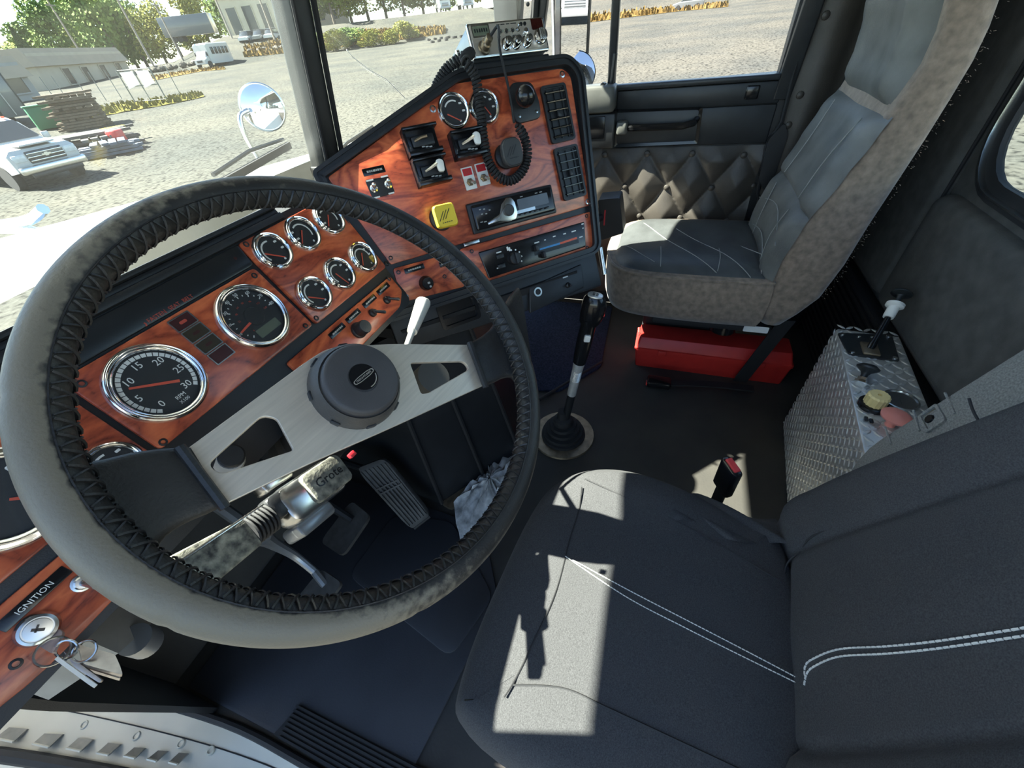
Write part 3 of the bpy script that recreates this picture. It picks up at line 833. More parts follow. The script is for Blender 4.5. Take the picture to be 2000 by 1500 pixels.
# tachometer
tc = (0.1743, 0.0333)
tach, F2 = gauge(FD, tc, .0465, 'large chrome ringed tachometer reading revolutions per minute', [(0.1889, 0.0223), (0.151, 0.0447)], True, name='tachometer')
R = .0465
m = MB()
def ta(v): return 231 - v * 9.3
arcband(m, R * .665, R * .755, ta(0), ta(30), 30, .0013, .16)
for v in range(0, 31, 5):
    a = radians(ta(v)); text_into(m, str(v), .0105, T(R * .53 * cos(a), R * .53 * sin(a), .0013))
text_into(m, 'RPM', .0060, T(R * .06, -R * .52, .0013)); text_into(m, 'X100', .0052, T(R * .05, -R * .65, .0013))
m.build('numerals', WHITE, tach, smooth=False, M=F2)

# speedometer
sc_ = (0.3133, 0.0323)
spd, F2 = gauge(FD, sc_, .0465, 'large chrome ringed speedometer with a small display window', [(0.3062, 0.0292), (0.2824, 0.0251)], True, name='speedometer')
m = MB()
def sa(v): return 222 - v * 2.75
for i in range(0, 81, 5):
    a = radians(sa(i)); r0_ = R * (.60 if i % 10 == 0 else .63)
    seg(m, r0_ * cos(a), r0_ * sin(a), R * .67 * cos(a), R * .67 * sin(a), R * .012, R * .012, .0012, .0014)
for v in range(30, 81, 10):
    a = radians(sa(v)); text_into(m, str(v), .0062, T(R * .72 * cos(a), R * .72 * sin(a), .0013))
for v in (10, 20):
    a = radians(sa(v)); text_into(m, str(v), .0045, T(R * .72 * cos(a), R * .72 * sin(a), .0013))
m.build('numerals', WHITE, spd, smooth=False, M=F2)
m = MB()
for i in range(0, 9):
    a = radians(sa(i * 10)); text_into(m, str(int(i * 16)), .0036, T(R * .45 * cos(a), R * .45 * sin(a), .0013))
m.build('red_numerals', REDT, spd, smooth=False, M=F2)
b = MB(); b.lathe([(.0001, .0034), (R * .26, .003), (R * .28, .0012)], n=24); b.build('hub_cap', DIAL, spd, M=F2)
b = MB(); b.prism(rrect(R * .78, R * .26, .001, 2, R * .05, -R * .47), .0012, .0022); b.build('display_window', LCD, spd, M=F2)

G = [(0.4104, 0.0878), (0.4752, 0.0877), (0.4116, 0.0094), (0.4764, 0.0105), (0.5423, 0.0092)]
g3 = (2 * G[1][0] - G[0][0], 2 * G[1][1] - G[0][1])
gauge(FD, G[0], .0288, 'round gauge nearest the corner of the six gauge panel, needle level', [(0.3956, 0.09), (0.4182, 0.0731)])
gauge(FD, G[1], .0288, 'middle gauge of the upper row of the six gauge panel', [(0.4766, 0.0926), (0.4597, 0.0763)], band=(-30, 120), blocks=((190, .5), (150, .6)))
gauge(FD, g3, .0288, 'gauge of the upper row half hidden by the steering wheel rim', [(0.5424, 0.0929), (0.5268, 0.078)], band=(-30, 120), blocks=((190, .5), (150, .6)))
gauge(FD, G[2], .0288, 'left gauge of the lower row of the six gauge panel', [(0.398, 0.011), (0.418, -0.0052)])
gauge(FD, G[3], .0288, 'middle gauge of the lower row of the six gauge panel', [(0.4691, 0.0146), (0.4764, -0.0094)], band=(60, 215))
gauge(FD, G[4], .0288, 'right gauge of the lower row with reddish glare on its glass', [(0.5451, 0.0159), (0.5285, -0.0013)], band=(-10, 190))
gauge(FB, (0.31, 0.2373), .0315, 'left of the two gauges at the top of the angled panel', [(0.2953, 0.2337), (0.3176, 0.22)], band=(60, 150))
gauge(FB, (0.372, 0.2348), .0315, 'gauge at the top of the angled panel crossed by the coiled cord', [(0.3684, 0.2405), (0.3813, 0.2195)], band=(60, 150))
gauge(FD, (.024, .030), .0465, 'large gauge at the left edge, mostly behind the steering wheel rim', [(0.0328, 0.0188), (0.026, 0.0257)], band=(60, 200))
gauge(FD, (.0865, -.005), .0260, 'small chrome gauge peeping out above the left spoke', None)

# warning lamps (four) beside the tachometer
for i, q in enumerate(([(0.2316, 0.0776), (0.2563, 0.0776), (0.2575, 0.0652), (0.2309, 0.0651)], [(0.231, 0.0602), (0.2571, 0.0606), (0.258, 0.0475), (0.2308, 0.0478)], [(0.2305, 0.0423), (0.2568, 0.0429), (0.258, 0.0296), (0.2306, 0.0309)], [(0.2307, 0.0257), (0.2569, 0.0253), (0.2572, 0.0118), (0.232, 0.0129)])):
    cx = sum(p[0] for p in q) / 4; cy = sum(p[1] for p in q) / 4
    b = MB(); b.ring(rrect(.0275, .0165, .001, 2), rrect(.0250, .0140, .001, 2), 0, .0028)
    l = b.build('warning_lamp', CHROMED, dash, M=FD @ T(cx, cy, .0015))
    b = MB(); b.prism(rrect(.0250, .0140, .001, 2), 0, .002); b.build('lens', (LAMPR, LAMPB, LAMPB, LAMPR)[i], l, M=FD @ T(cx, cy, .0015))
    b = MB(); b.prism(rrect(.009, .0035, .001, 1), .002, .0021); b.build('print', LAMPR if i else REDT, l, M=FD @ T(cx, cy, .0015))
# red display writing
b = MB(); text_into(b, 'FASTEN  SEAT  BELT', .0066, T(*(0.2484, 0.0904), .0009))
x, y = (0.2153, 0.0888)
b.lathe([(.0001, .0011), (.0009, .0011), (.0009, .0008)], T(x, y + .0018), 8); seg(b, x - .0012, y - .0018, x + .0008, y + .001, .0008, .0006, .0008, .0011)
b.build('red_lettering', REDT, dash, smooth=False, M=FD)
b = MB(); x, y = (0.358, 0.1034); b.lathe([(.0001, .0011), (.0022, .0011), (.0022, .0008)], T(x, y), 10); b.build('indicator_lens', LAMPR, dash, M=FD)

# label plates
def plate(F, c, w, h, words=None, seed=0, size=None, parent=None, bars=3):
    b = MB(); b.prism(rrect(w, h, .001, 2, c[0], c[1]), .001, .0028, None, .0005)
    p = b.build('label_plate', BLKS, parent or dash, M=F)
    m = MB()
    if words: text_into(m, words, size or h * .72, T(c[0], c[1], .0029))
    else:
        rr = random.Random(seed); x = c[0] - w * .32
        while x < c[0] + w * .30:
            l = rr.uniform(.0018, .0048); m.prism(rect_poly(x, c[1] - h * .14, x + l, c[1] + h * .14), .0028, .003); x += l + .0009
    m.build('lettering', GREYP if not words else WHITE, p, smooth=False, M=F)
    return p
for i, c in enumerate([(0.3942, -0.0487), (0.4381, -0.0491), (0.4861, -0.049), (0.5305, -0.0494)]): plate(FD, (c[0], -.0525), .036, .0095, None, i)
plate(FD, (.0340, -.0475), .046, .0105, 'ENGINE BRAKE', size=.0052)
plate(FD, (-.0235, -.0480), .052, .0105, 'IGNITION', size=.0062)
plate(FB, (0.1314, 0.1707), .040, .012, None, 9)
plate(FB, (0.1409, -0.0076), .040, .010, None, 11)
plate(FB, (0.2019, -0.015), .022, .010, None, 12)

# knobs and toggles of the switch strip
def knob(F, c, prof, m, name='knob', n=20, label=None, parent=None, h=.0015, M2=ID):
    b = MB(); b.lathe(prof, M2, n)
    o = b.build(name, m, parent or dash, M=F @ T(c[0], c[1], h))
    if label: o['label'] = label
    return o
knob(FD, (0.4254, -0.0748), [(.014, 0), (.0135, .004), (.012, .005), (.0115, .021), (.0105, .023), (.0001, .0232)], BLK, 'dimmer_knob')
def toggle(F, c, tip, m=BLK, r=.0022, h=.022):
    b = MB(); b.lathe([(.0075, 0), (.007, .004), (.0045, .006), (.004, .010), (.0001, .0102)], n=12)
    o = b.build('toggle_switch', BLK if m is BLK else CHROMED, dash, M=F @ T(c[0], c[1], .0015))
    b = MB(); b.cyl((0, 0, .009), (tip[0], tip[1], h), r, r * 1.35, 10); b.ball((tip[0], tip[1], h), r * 1.35, 6)
    b.build('lever', m, o, M=F @ T(c[0], c[1], .0015))
    return o
toggle(FD, (0.4729, -0.07), (.004, -.010)); toggle(FD, (0.5184, -0.071), (.004, -.010))
# ignition lock
k = (-0.0402, -0.0678)
lock = knob(FD, k, [(.0140, 0), (.0137, .004), (.0120, .0075), (.0100, .008), (.0096, .006), (.0001, .006)], CHROMED, 'ignition_lock', 28, 'round metal ignition lock with a key in it')
knob(FD, k, [(.0088, .004), (.0085, .0085), (.0001, .009)], CHROMED, 'lock_barrel', 20, None, lock)
b = MB(); b.box((0, 0, .0108), (.0022, .008, .0006), RZ(.5)); b.box((.001, .001, .0108), (.006, .0015, .0006), RZ(.5)); b.build('key_slot', BLKS, lock, M=FD @ T(k[0], k[1], 0))
c = (-0.0015, -0.0654)
o = knob(FD, c, [(.0085, 0), (.008, .003), (.0062, .0035), (.0062, .006), (.005, .007), (.0001, .0072)], CHROMED, 'toggle_base', 18)
b = MB(); b.cyl((0, 0, .006), (.003, -.008, .020), .003, .0042, 10); b.build('lever', CHROMED, o, M=FD @ T(c[0], c[1], .0015))
# knob on the small lower wood panel
knob(FB, (0.1535, -0.0399), [(.0145, 0), (.014, .004), (.0125, .006), (.012, .016), (.0105, .018), (.0001, .0182)], BLKS, 'light_knob', 24)
c = (0.1555, -0.0436); b = MB(); b.prism(rrect(.005, .004, .001, 2, 0, .0035), .0182, .0186); b.prism(rrect(.004, .004, .001, 2, .001, -.004), .0182, .0186); b.build('knob_print', GREYP, dash, M=FB @ T(c[0], c[1], .0015))

# two-toggle plate on the angled panel
pc = [(0.1102, 0.1597), (0.1543, 0.1566), (0.1547, 0.1276), (0.1122, 0.1273)]
slab('toggle_plate', rpoly([pc[3], pc[2], pc[1], pc[0]], .005, 3), .0015, .0035, FB, BLK, dash)
for c in [(0.1203, 0.143), (0.1475, 0.1441)]:
    toggle(FB, c, (.0, .003), CHROMED, .0028, .018)
    for dx, dy, w in ((-.002, .014, .013), (0, -.015, .011)):
        b = MB(); b.prism(rrect(w, .0026, .0005, 1, c[0] + dx, c[1] + dy), .0035, .0037); b.build('print', WHITE, dash, smooth=False, M=FB)

# three black guarded switches
def guard(q, lever, label):
    c = ((q[0][0] + q[2][0]) / 2, (q[0][1] + q[2][1]) / 2); w, h = .064, .046
    F2 = FB @ T(c[0], c[1], .0015)
    b = MB()
    b.box((0, 0, .003), (w, h, .006), bev=.002)
    b.prism([(-w / 2, h * .5 - .005), (w / 2, h * .5 - .005), (w / 2, h * .5), (-w / 2, h * .5)], 0, .028, None, .002)
    b.prism([(-w / 2, -h * .5), (w / 2, -h * .5), (w / 2, -h * .5 + .008), (-w / 2, -h * .5 + .008)], 0, .026, None, .003)
    b.prism([(-w / 2, -h * .5), (-w / 2 + .005, -h * .5), (-w / 2 + .005, h * .5), (-w / 2, h * .5)], 0, .020, None, .002)
    o = b.build('switch_guard', BLKS, dash, M=F2); o['label'] = label
    b = MB(); b.box((.002, .001, .010), (w * .66, h * .40, .010), bev=.002); b.build('switch_body', BLK, o, M=F2)
    if lever:
        b = MB(); b.tube([(-.012, .001, .014), (0, .004, .018), (.012, .008, .024)], lambda t: .0026 + .0012 * t, 8)
        b.build('lever', CHROMED, o, M=F2)
        b = MB(); b.prism(rpoly([(.009, .013), (.010, -.006), (.021, -.008), (.024, .010), (.018, .015)], .004, 3), .021, .0265, None, .0015); b.build('paddle', WPLA, o, M=F2)
    else:
        b = MB(); b.tube([(-.014, .002, .014), (0, .005, .018), (.010, .005, .020)], .0026, 8); b.build('lever', BRASS, o, M=F2)
    for p in ((-.024, -.005), (.020, .008)):
        b = MB(); b.lathe([(.003, 0), (.0028, .0018), (.0001, .002)], T(p[0], p[1], .006), 10); b.build('screw', CHROMED, o, M=F2)
    b = MB()
    for i in range(3): b.prism(rect_poly(-.004 + i * .0068, -.0105 - .001 * i, .0015 + i * .0068, -.0085 - .001 * i), .0152, .0155)
    b.build('lettering', GREYP, o, smooth=False, M=F2)
guard([(0.1981, 0.2178), (0.2635, 0.216), (0.2617, 0.1767), (0.1952, 0.1796)], False, 'topmost of the black guarded switches, its lever turned down')
guard([(0.1974, 0.1671), (0.261, 0.1645), (0.2634, 0.1283), (0.1934, 0.1191)], True, 'lower black guarded switch with a pale paddle, under the topmost one')
guard([(0.2826, 0.2034), (0.353, 0.2003), (0.3473, 0.1527), (0.2783, 0.1526)], True, 'right hand black guarded switch with a pale paddle, beside the coiled cord')

# two red and white labelled toggles
for q in ([(0.2927, 0.1412), (0.3175, 0.1368), (0.3111, 0.1043), (0.2868, 0.1081)], [(0.3204, 0.1422), (0.3443, 0.1403), (0.3437, 0.1069), (0.3201, 0.1076)]):
    cx = sum(p[0] for p in q) / 4; cy = sum(p[1] for p in q) / 4
    b = MB(); b.prism(rrect(.0235, .040, .001, 2), 0, .0012); o = b.build('switch_label', WPLA, dash, M=FB @ T(cx, cy, .0015))
    b = MB(); b.prism(rrect(.0185, .0125, .0008, 2, 0, .0115), .0012, .0016); b.build('red_patch', ROSE, o, M=FB @ T(cx, cy, .0015))
    b = MB()
    for i in range(3): b.prism(rect_poly(-.005 + i * .004, .008, -.0035 + i * .004, .015), .0016, .0018)
    b.build('print', REDT, o, M=FB @ T(cx, cy, .0015))
    b = MB(); b.lathe([(.0075, 0), (.007, .003), (.005, .0045), (.004, .009), (.0001, .0092)], T(0, -.007, .0012), 6); b.build('toggle_nut', BRASS, o, M=FB @ T(cx, cy, .0015), smooth=False)
    b = MB(); b.cyl((0, -.007, .008), (.002, -.012, .020), .0022, .0032, 10); b.build('lever', CHROMED, o, M=FB @ T(cx, cy, .0015))

# yellow parking brake knob, dark trailer supply knob
def push_knob(c, size, h, m, label, F2):
    b = MB(); b.lathe([(.023, 0), (.022, .006), (.013, .009), (.011, h)], n=20); o = b.build('valve_stem', BLK, dash, M=F2)
    o['label'] = label
    out = rpoly(size, .008, 4)
    b = MB(); b.loft([[(p[0] * s, p[1] * s, z) for p in out] for s, z in ((.80, h - .002), (.97, h + .002), (1, h + .006), (.98, h + .012), (.9, h + .0145), (.87, h + .0138), (.6, h + .0142))], caps=True)
    k = b.build('valve_knob', m, o, M=F2)
    b = MB()
    for i in (-1, 0, 1): seg(b, -.008 + i * .006, -.007 + .001 * i, .004 + i * .006, .009 + .001 * i, .0006, .0006, h + .0138, h + .0146)
    for i in range(5): b.prism(rect_poly(-.010 + i * .0042, -.0125, -.0072 + i * .0042, -.0112), h + .0138, h + .0146)
    b.build('knob_print', BLK, k, M=F2)
    return o
sq = [(-.021, -.020), (.021, -.022), (.022, .020), (-.020, .021)]
push_knob((0, 0), sq, .024, YEL, 'square yellow parking brake knob on its black stem', FB @ T(*(0.2233, 0.0667), .0015) @ T(.0, .0, 0))
oc = [(-.013, -.027), (.012, -.027), (.021, -.015), (.022, .014), (.012, .024), (-.012, .024), (-.021, .012), (-.022, -.015)]
GREYK = mat('dark_grey_plastic', (.045, .046, .046), .5)
push_knob((0, 0), oc, .026, GREYK, 'eight sided dark grey valve knob inside the loop of coiled cord', FB @ T(*(0.389, 0.1449), .0015))

# two air vents on the right edge of the pod
def vent(q, rows, label, tilt):
    cx = sum(p[0] for p in q) / 4; cy = sum(p[1] for p in q) / 4; w, h = .050, .094
    F2 = FB @ T(cx, cy, .0015) @ RZ(radians(0))
    b = MB(); b.ring(rrect(w + .009, h + .009, .006, 4), rrect(w, h, .004, 4), 0, .006); b.ring(rrect(w, h, .004, 4), rrect(w - .004, h - .004, .004, 4), -.002, .003)
    b.prism(rrect(w, h, .004, 4), .0002, .0006)
    o = b.build('air_vent', BLK, dash, M=F2); o['label'] = label
    for i in range(rows):
        y = -h / 2 + h * (i + .5) / rows
        b = MB(); b.box((0, 0, 0), (w - .006, .0016, .010), RX(radians(tilt))); b.build('slat', BLKS, o, M=F2 @ T(0, y, .004), smooth=False)
    for i in range(3):
        x = -w / 2 + w * (i + .5) / 3
        b = MB(); b.box((x, 0, .0018), (.0016, h - .006, .003)); b.build('divider', BLK, o, M=F2, smooth=False)
    b = MB(); b.box((0, 0, .006), (.008, .012, .006), bev=.001); b.build('vent_tab', BLK, o, M=F2)
vent([(0.4978, 0.2489), (0.5578, 0.2477), (0.5567, 0.1491), (0.5007, 0.1487)], 6, 'upper black air vent at the right edge of the angled panel', 25)
vent([(0.4976, 0.1376), (0.5613, 0.1364), (0.5555, 0.0339), (0.4996, 0.0384)], 6, 'lower black air vent at the right edge of the angled panel', 10)

# heater control face
hp = [(0.2765, -0.0131), (0.5406, -0.0168), (0.5315, -0.0701), (0.283, -0.0694)]
slab('heater_face', rpoly([hp[3], hp[2], hp[1], hp[0]], .003, 3), .0015, .0035, FB, BLKS, dash)
knob(FB, (0.3506, -0.0464), [(.0135, 0), (.013, .010), (.011, .012), (.0001, .0122)], BLK, 'fan_knob', 18, h=.0035)
b = MB(); c = (0.3506, -0.0464); b.box((c[0], c[1], .0035 + .013), (.004, .024, .006), bev=.001); b.build('fan_grip', BLK, dash, M=FB)
b = MB()
for i in range(5):
    a = radians(95 - i * 32); b.add([(c[0] + .018 * cos(a) + dx, c[1] + .018 * sin(a) + dy, .0037) for dx, dy in ((-.0016, -.0016), (.0016, -.0016), (.0016, .0016), (-.0016, .0016))], [(0, 1, 2, 3)])
for u in [(0.3416, -0.0234), (0.3458, -0.0256)]: b.prism(rect_poly(u[0] - .002, u[1] - .004, u[0] + .002, u[1] + .004), .0035, .0037)
for u, w in zip([(0.3203, -0.0251), (0.312, -0.055), (0.4118, -0.0292), (0.4327, -0.0292), (0.4569, -0.0279), (0.4835, -0.0292), (0.508, -0.0298), (0.534, -0.0207), (0.5332, -0.0295), (0.5233, -0.0462)], (.012, .012, .012, .004, .007, .007, .012, .006, .003, .009)):
    b.prism(rect_poly(u[0] - w / 2, u[1] - .0012, u[0] + w / 2, u[1] + .0012), .0035, .0037)
b.build('heater_print', WHITE, dash, smooth=False, M=FB)
q = [(0.4149, -0.0454), (0.4667, -0.046), (0.5123, -0.0455)]
b = MB(); seg(b, *q[0], *q[1], .0022, .0022, .0035, .0038); b.build('cold_stripe', BLUEP, dash, M=FB)
b = MB(); seg(b, *q[1], *q[2], .0022, .0022, .0035, .0038); b.build('hot_stripe', ORANGE, dash, M=FB)
q = [(0.4004, -0.0503), (0.5146, -0.053)]
b = MB(); seg(b, *q[0], *q[1], .004, .004, .0035, .0045); b.build('slider_slot', BLK, dash, M=FB)
for c in [(0.4037, -0.0391), (0.418, -0.0574)]:
    b = MB(); b.box((c[0], c[1], .010), (.006, .014, .013), bev=.0015); b.build('slider', BLK, dash, M=FB)
for y in [(0.32, -0.0335), (0.3174, -0.0533)]:
    b = MB(); b.box((y[0], y[1], .005), (.017, .009, .004), bev=.001); b.build('rocker', BLK, dash, M=FB)
b = MB(); c = (0.2674, 0.0079); b.prism(rrect(.034, .007, .001, 2, c[0], c[1]), .006, .0085, None, .001); b.build('ashtray_pull', CHROMED, dash, M=FB)

# car stereo, set into the panel
st = thing('car_stereo', tuple(FB @ V((.42, .05, .002))), 'black car stereo with a silver dial set in the wood panel above the heater controls', 'stereo')
q = [(0.2768, 0.0745), (0.4731, 0.0755), (0.4735, 0.0211), (0.2789, 0.021)]
cx = sum(p[0] for p in q) / 4; cy = sum(p[1] for p in q) / 4
F2 = FB @ T(cx, cy, .0015) @ RZ(radians(-1.2))
b = MB(); b.box((0, 0, .004), (.196, .057, .008), bev=.002); b.build('trim_frame', BLK, st, M=F2)
b = MB(); b.box((.001, 0, .010), (.184, .047, .008), bev=.003); b.build('faceplate', BLKS, st, M=F2)
b = MB(); b.prism(rpoly([(-.066, -.019), (-.040, -.0165), (-.022, -.0225), (-.004, -.021), (.003, -.010), (.002, .012), (-.004, .0215), (-.014, .0225), (-.028, .013), (-.036, -.004), (-.066, -.013)], .003, 3), .014, .0165, None, .001)
b.build('silver_wing', CHROMED, st, M=F2)
b = MB(); b.lathe([(.0115, .014), (.0112, .021), (.0100, .0225), (.006, .0226), (.0001, .022)], T(-.016, -.001), 24); b.build('volume_dial', GREYK, st, M=F2)
b = MB(); b.prism(rrect(.072, .021, .002, 3, .044, .004), .014, .0148); b.build('display', mat('stereo_display', (.10, .11, .12), .15), st, M=F2)
b = MB()
for i in range(6): b.box((.010 + i * .0125, -.0145, .0148), (.010, .004, .002), bev=.0006)
b.build('button_row', BLKS, st, M=F2)
b = MB(); b.prism(rrect(.055, .006, .001, 2, .018, -.009), .0140, .0150); b.build('silver_strip', CHROMED, st, M=F2)
b = MB()
for p in ((-.075, .013), (-.066, .012), (-.073, .004), (-.064, .003), (-.055, .008)): b.prism(rrect(.004, .0022, .0006, 1, *p), .014, .0146)
for p in ((-.078, -.010), (-.070, -.011), (.020, .018), (.055, .018), (.066, .018)): b.prism(rrect(.006, .0016, .0004, 1, *p), .014, .0146)
b.build('button_print', GREYP, st, smooth=False, M=F2)

# black lower panel with the power socket, under the heater controls
q = [(0.3794, -0.1191), (0.5275, -0.1074), (0.5209, -0.1628), (0.3641, -0.1753)]
b = MB(); b.prism(rpoly([(.06, -.075), (.06, -.155), (.24, -.165), (.575, -.175), (.575, -.075)], .006, 3), -.07, -.028, None, .003); b.build('lower_panel', BLK, dash, M=FB)
b = MB(); b.prism(rpoly([q[3], q[2], q[1], q[0]], .005, 3), -.028, -.022, None, .002); b.build('socket_panel', BLK, dash, M=FB)
c = (0.3972, -0.1342)
b = MB(); b.lathe([(.0062, -.008), (.0068, .002), (.0105, .002), (.0108, 0)], n=20, caps=False); b.build('power_socket', CHROMED, dash, M=FB @ T(c[0], c[1], -.022))
b = MB(); b.lathe([(.0001, -.004), (.0066, -.004)], n=16, caps=False); b.build('socket_hole', BLKS, dash, M=FB @ T(c[0], c[1], -.022))
c = (0.478, -0.1434)
b = MB(); b.lathe([(.007, 0), (.006, .004), (.003, .006), (.003, .016), (.0001, .017)], n=12); b.build('toggle_switch', BLK, dash, M=FB @ T(c[0], c[1], -.022))
c = (0.4761, -0.1232); b = MB(); b.prism(rrect(.014, .003, .0005, 1, c[0], c[1]), -.022, -.0217); b.build('print', WHITE, dash, smooth=False, M=FB)
q = [(0.2045, -0.1135), (0.2841, -0.1047), (0.3149, -0.1933), (0.2292, -0.1752)]
b = MB(); b.ring(rrect(.09, .055, .008, 4), rrect(.076, .042, .006, 4), 0, .008); b.prism(rrect(.08, .046, .006, 4), .0004, .001); b.build('ashtray_frame', BLKS, dash, M=FB @ T(.205, -.118, -.028))
b = MB(); b.cyl(FB @ V((.592, -.085, -.03)), FB @ V((.590, -.15, -.03)), .006, n=12); b.build('chrome_post', CHROMED, dash)

# ================================================================ steering wheel
def plate2d(outer, holes, z0, z1, bev=.001):
    """flat plate with holes, from 2D curves"""
    cu = bpy.data.curves.new('plate', 'CURVE'); cu.dimensions = '2D'; cu.fill_mode = 'BOTH'
    cu.extrude = (z1 - z0) / 2; cu.bevel_depth = bev; cu.bevel_resolution = 1; cu.offset = -bev
    for l in [outer] + holes:
        s = cu.splines.new('POLY'); s.points.add(len(l) - 1); s.use_cyclic_u = True
        for i, p in enumerate(l): s.points[i].co = (p[0], p[1], 0, 1)
    t_ = bpy.data.objects.new('plate', cu); COL.objects.link(t_)
    me = bpy.data.meshes.new_from_object(t_.evaluated_get(bpy.context.evaluated_depsgraph_get()))
    vs = [(v.co.x, v.co.y, v.co.z + (z0 + z1) / 2) for v in me.vertices]; fs = [tuple(p.vertices) for p in me.polygons]
    bpy.data.objects.remove(t_); bpy.data.curves.remove(cu); bpy.data.meshes.remove(me)
    return vs, fs

wheel = thing('steering_wheel', (.233, .269, .799), 'big two-spoke steering wheel with laced black leather rim and brushed steel spokes', 'steering wheel')
RM, RT = .2170, .0152
def rimp(th, ph, r=RT):
    d = ((math.degrees(th) - 192 + 180) % 360) - 180
    k = math.exp(-(d / 62) ** 2); r = r * (1 + .16 * k); R_ = RM + .0045 * k
    return ((R_ + r * cos(ph)) * cos(th), (R_ + r * cos(ph)) * sin(th), r * sin(ph))
b = MB()
def rimf(u, v):
    th = u * 2 * pi; ph = v * 2 * pi
    k = 1.0
    for s in (.03, .155, .40, .53, .655, .90):            # sewn joints round the rim
        d = abs((u - s + .5) % 1 - .5)
        k -= .06 * math.exp(-(d / .0022) ** 2)
    return rimp(th, ph, RT * k)
b.grid(rimf, 240, 20)
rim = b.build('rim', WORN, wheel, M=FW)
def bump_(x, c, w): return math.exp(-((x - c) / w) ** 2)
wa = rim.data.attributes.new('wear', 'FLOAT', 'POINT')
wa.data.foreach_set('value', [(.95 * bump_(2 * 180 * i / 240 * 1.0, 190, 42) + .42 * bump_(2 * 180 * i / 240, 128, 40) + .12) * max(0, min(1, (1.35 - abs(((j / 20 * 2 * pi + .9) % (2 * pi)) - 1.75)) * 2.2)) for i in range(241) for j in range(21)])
b = MB()   # lacing along the inside of the rim
n_ = 118
for i in range(n_):
    t0 = 2 * pi * i / n_; t1 = 2 * pi * (i + .8) / n_
    a = [rimp(t0 + (t1 - t0) * k / 5, pi * (1 - .20 + .40 * k / 5 - .12), RT + .0012 + .0008 * sin(pi * k / 5)) for k in range(6)]
    b.tube(a, .0011, 4)
    a = [rimp(t1 - (t1 - t0) * k / 5, pi * (1 - .20 + .40 * k / 5 - .12), RT + .0010 + .0006 * sin(pi * k / 5)) for k in range(6)]
    b.tube(a, .0009, 4)
lc = b.build('lacing', LEATHER, wheel, M=FW)
b = MB()
for ph in (pi * .66, pi * 1.10): b.tube([rimp(2 * pi * i / 200, ph, RT + .0002) for i in range(200)], .0007, 4, closed=True)
b.build('seam', LEATHER, wheel, M=FW)
# brushed steel spoke plate
hole1 = rpoly([(-0.0872, 0.0316), (-0.0811, 0.0214), (-0.0923, -0.0105), (-0.1436, 0.0147), (-0.1439, 0.0274)], [.008, .004, .003, .006, .006], 4)
hole2 = rpoly([(0.1233, -0.0703), (0.0637, -0.0244), (0.0444, -0.0596), (0.0521, -0.0649), (0.1212, -0.0826)], [.006, .004, .003, .003, .006], 4)
outer = rpoly([(0.1576, -0.0674), (0.0622, 0.0076), (0.0055, 0.045), (-0.02, 0.0469), (-0.1506, 0.0473), (-0.1611, -0.0052), (-0.0939, -0.0288), (-0.0133, -0.061), (0.1286, -0.1146)], [.003, .02, .01, .01, .004, .004, .02, .03, .004], 4)
b = MB(); b.add(*plate2d(outer, [hole1, hole2], -.0255, -.0215, .0008)); b.build('spoke_plate', STEEL, wheel, M=FW, ang=25)
# leather wraps where the spokes meet the rim
def wrap(top, bot, m, h0=-.0235, h1=-.006):
    """padded leather sleeve between two edge curves (plate end first, rim last)"""
    n = 14; tp = catmull([(*p, 0) for p in top], 8); bt = catmull([(*p, 0) for p in bot], 8); k = len(tp) - 1
    loops = []
    for i in range(n + 1):
        a, c = tp[round(i / n * k)], bt[round(i / n * k)]; h = h0 + (h1 - h0) * (i / n) ** 1.5; m_ = a.lerp(c, .5); d = (c - a) * .5; th = .0065 + .004 * i / n
        loops.append([(m_.x + d.x * x, m_.y + d.y * x, h + th * z) for x, z in [(cos(t) if abs(cos(t)) > .999 else (abs(cos(t)) ** .35) * (1 if cos(t) > 0 else -1), (abs(sin(t)) ** .7) * (1 if sin(t) >= 0 else -1)) for t in [2 * pi * q / 28 for q in range(28)]]])
    b = MB(); b.loft(loops, caps=True); return b.build('spoke_wrap', m, wheel, M=FW, ang=60)
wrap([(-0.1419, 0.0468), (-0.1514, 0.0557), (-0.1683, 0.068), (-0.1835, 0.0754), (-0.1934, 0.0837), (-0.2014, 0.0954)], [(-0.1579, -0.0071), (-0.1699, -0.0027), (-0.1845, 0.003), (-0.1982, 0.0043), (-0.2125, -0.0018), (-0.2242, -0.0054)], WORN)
wrap([(0.1452, -0.0572), (0.1663, -0.0628), (0.1899, -0.0658), (0.2129, -0.0626), (0.2514, -0.0536), (0.2794, -0.051)], [(0.1165, -0.1106), (0.1324, -0.1187), (0.1508, -0.1259), (0.1603, -0.1381), (0.1476, -0.1651), (0.1325, -0.1914)], LEATHER)
for e in ([(-0.1471, 0.0506), (-0.1601, -0.009)], [(0.1453, -0.0578), (0.1134, -0.1133)]):
    p, q = V((*e[0], -.013)), V((*e[1], -.013))
    b = MB(); b.tube([p, p.lerp(q, .5), q], .0042, 8); b.build('wrap_hem', LEATHER, wheel, M=FW)
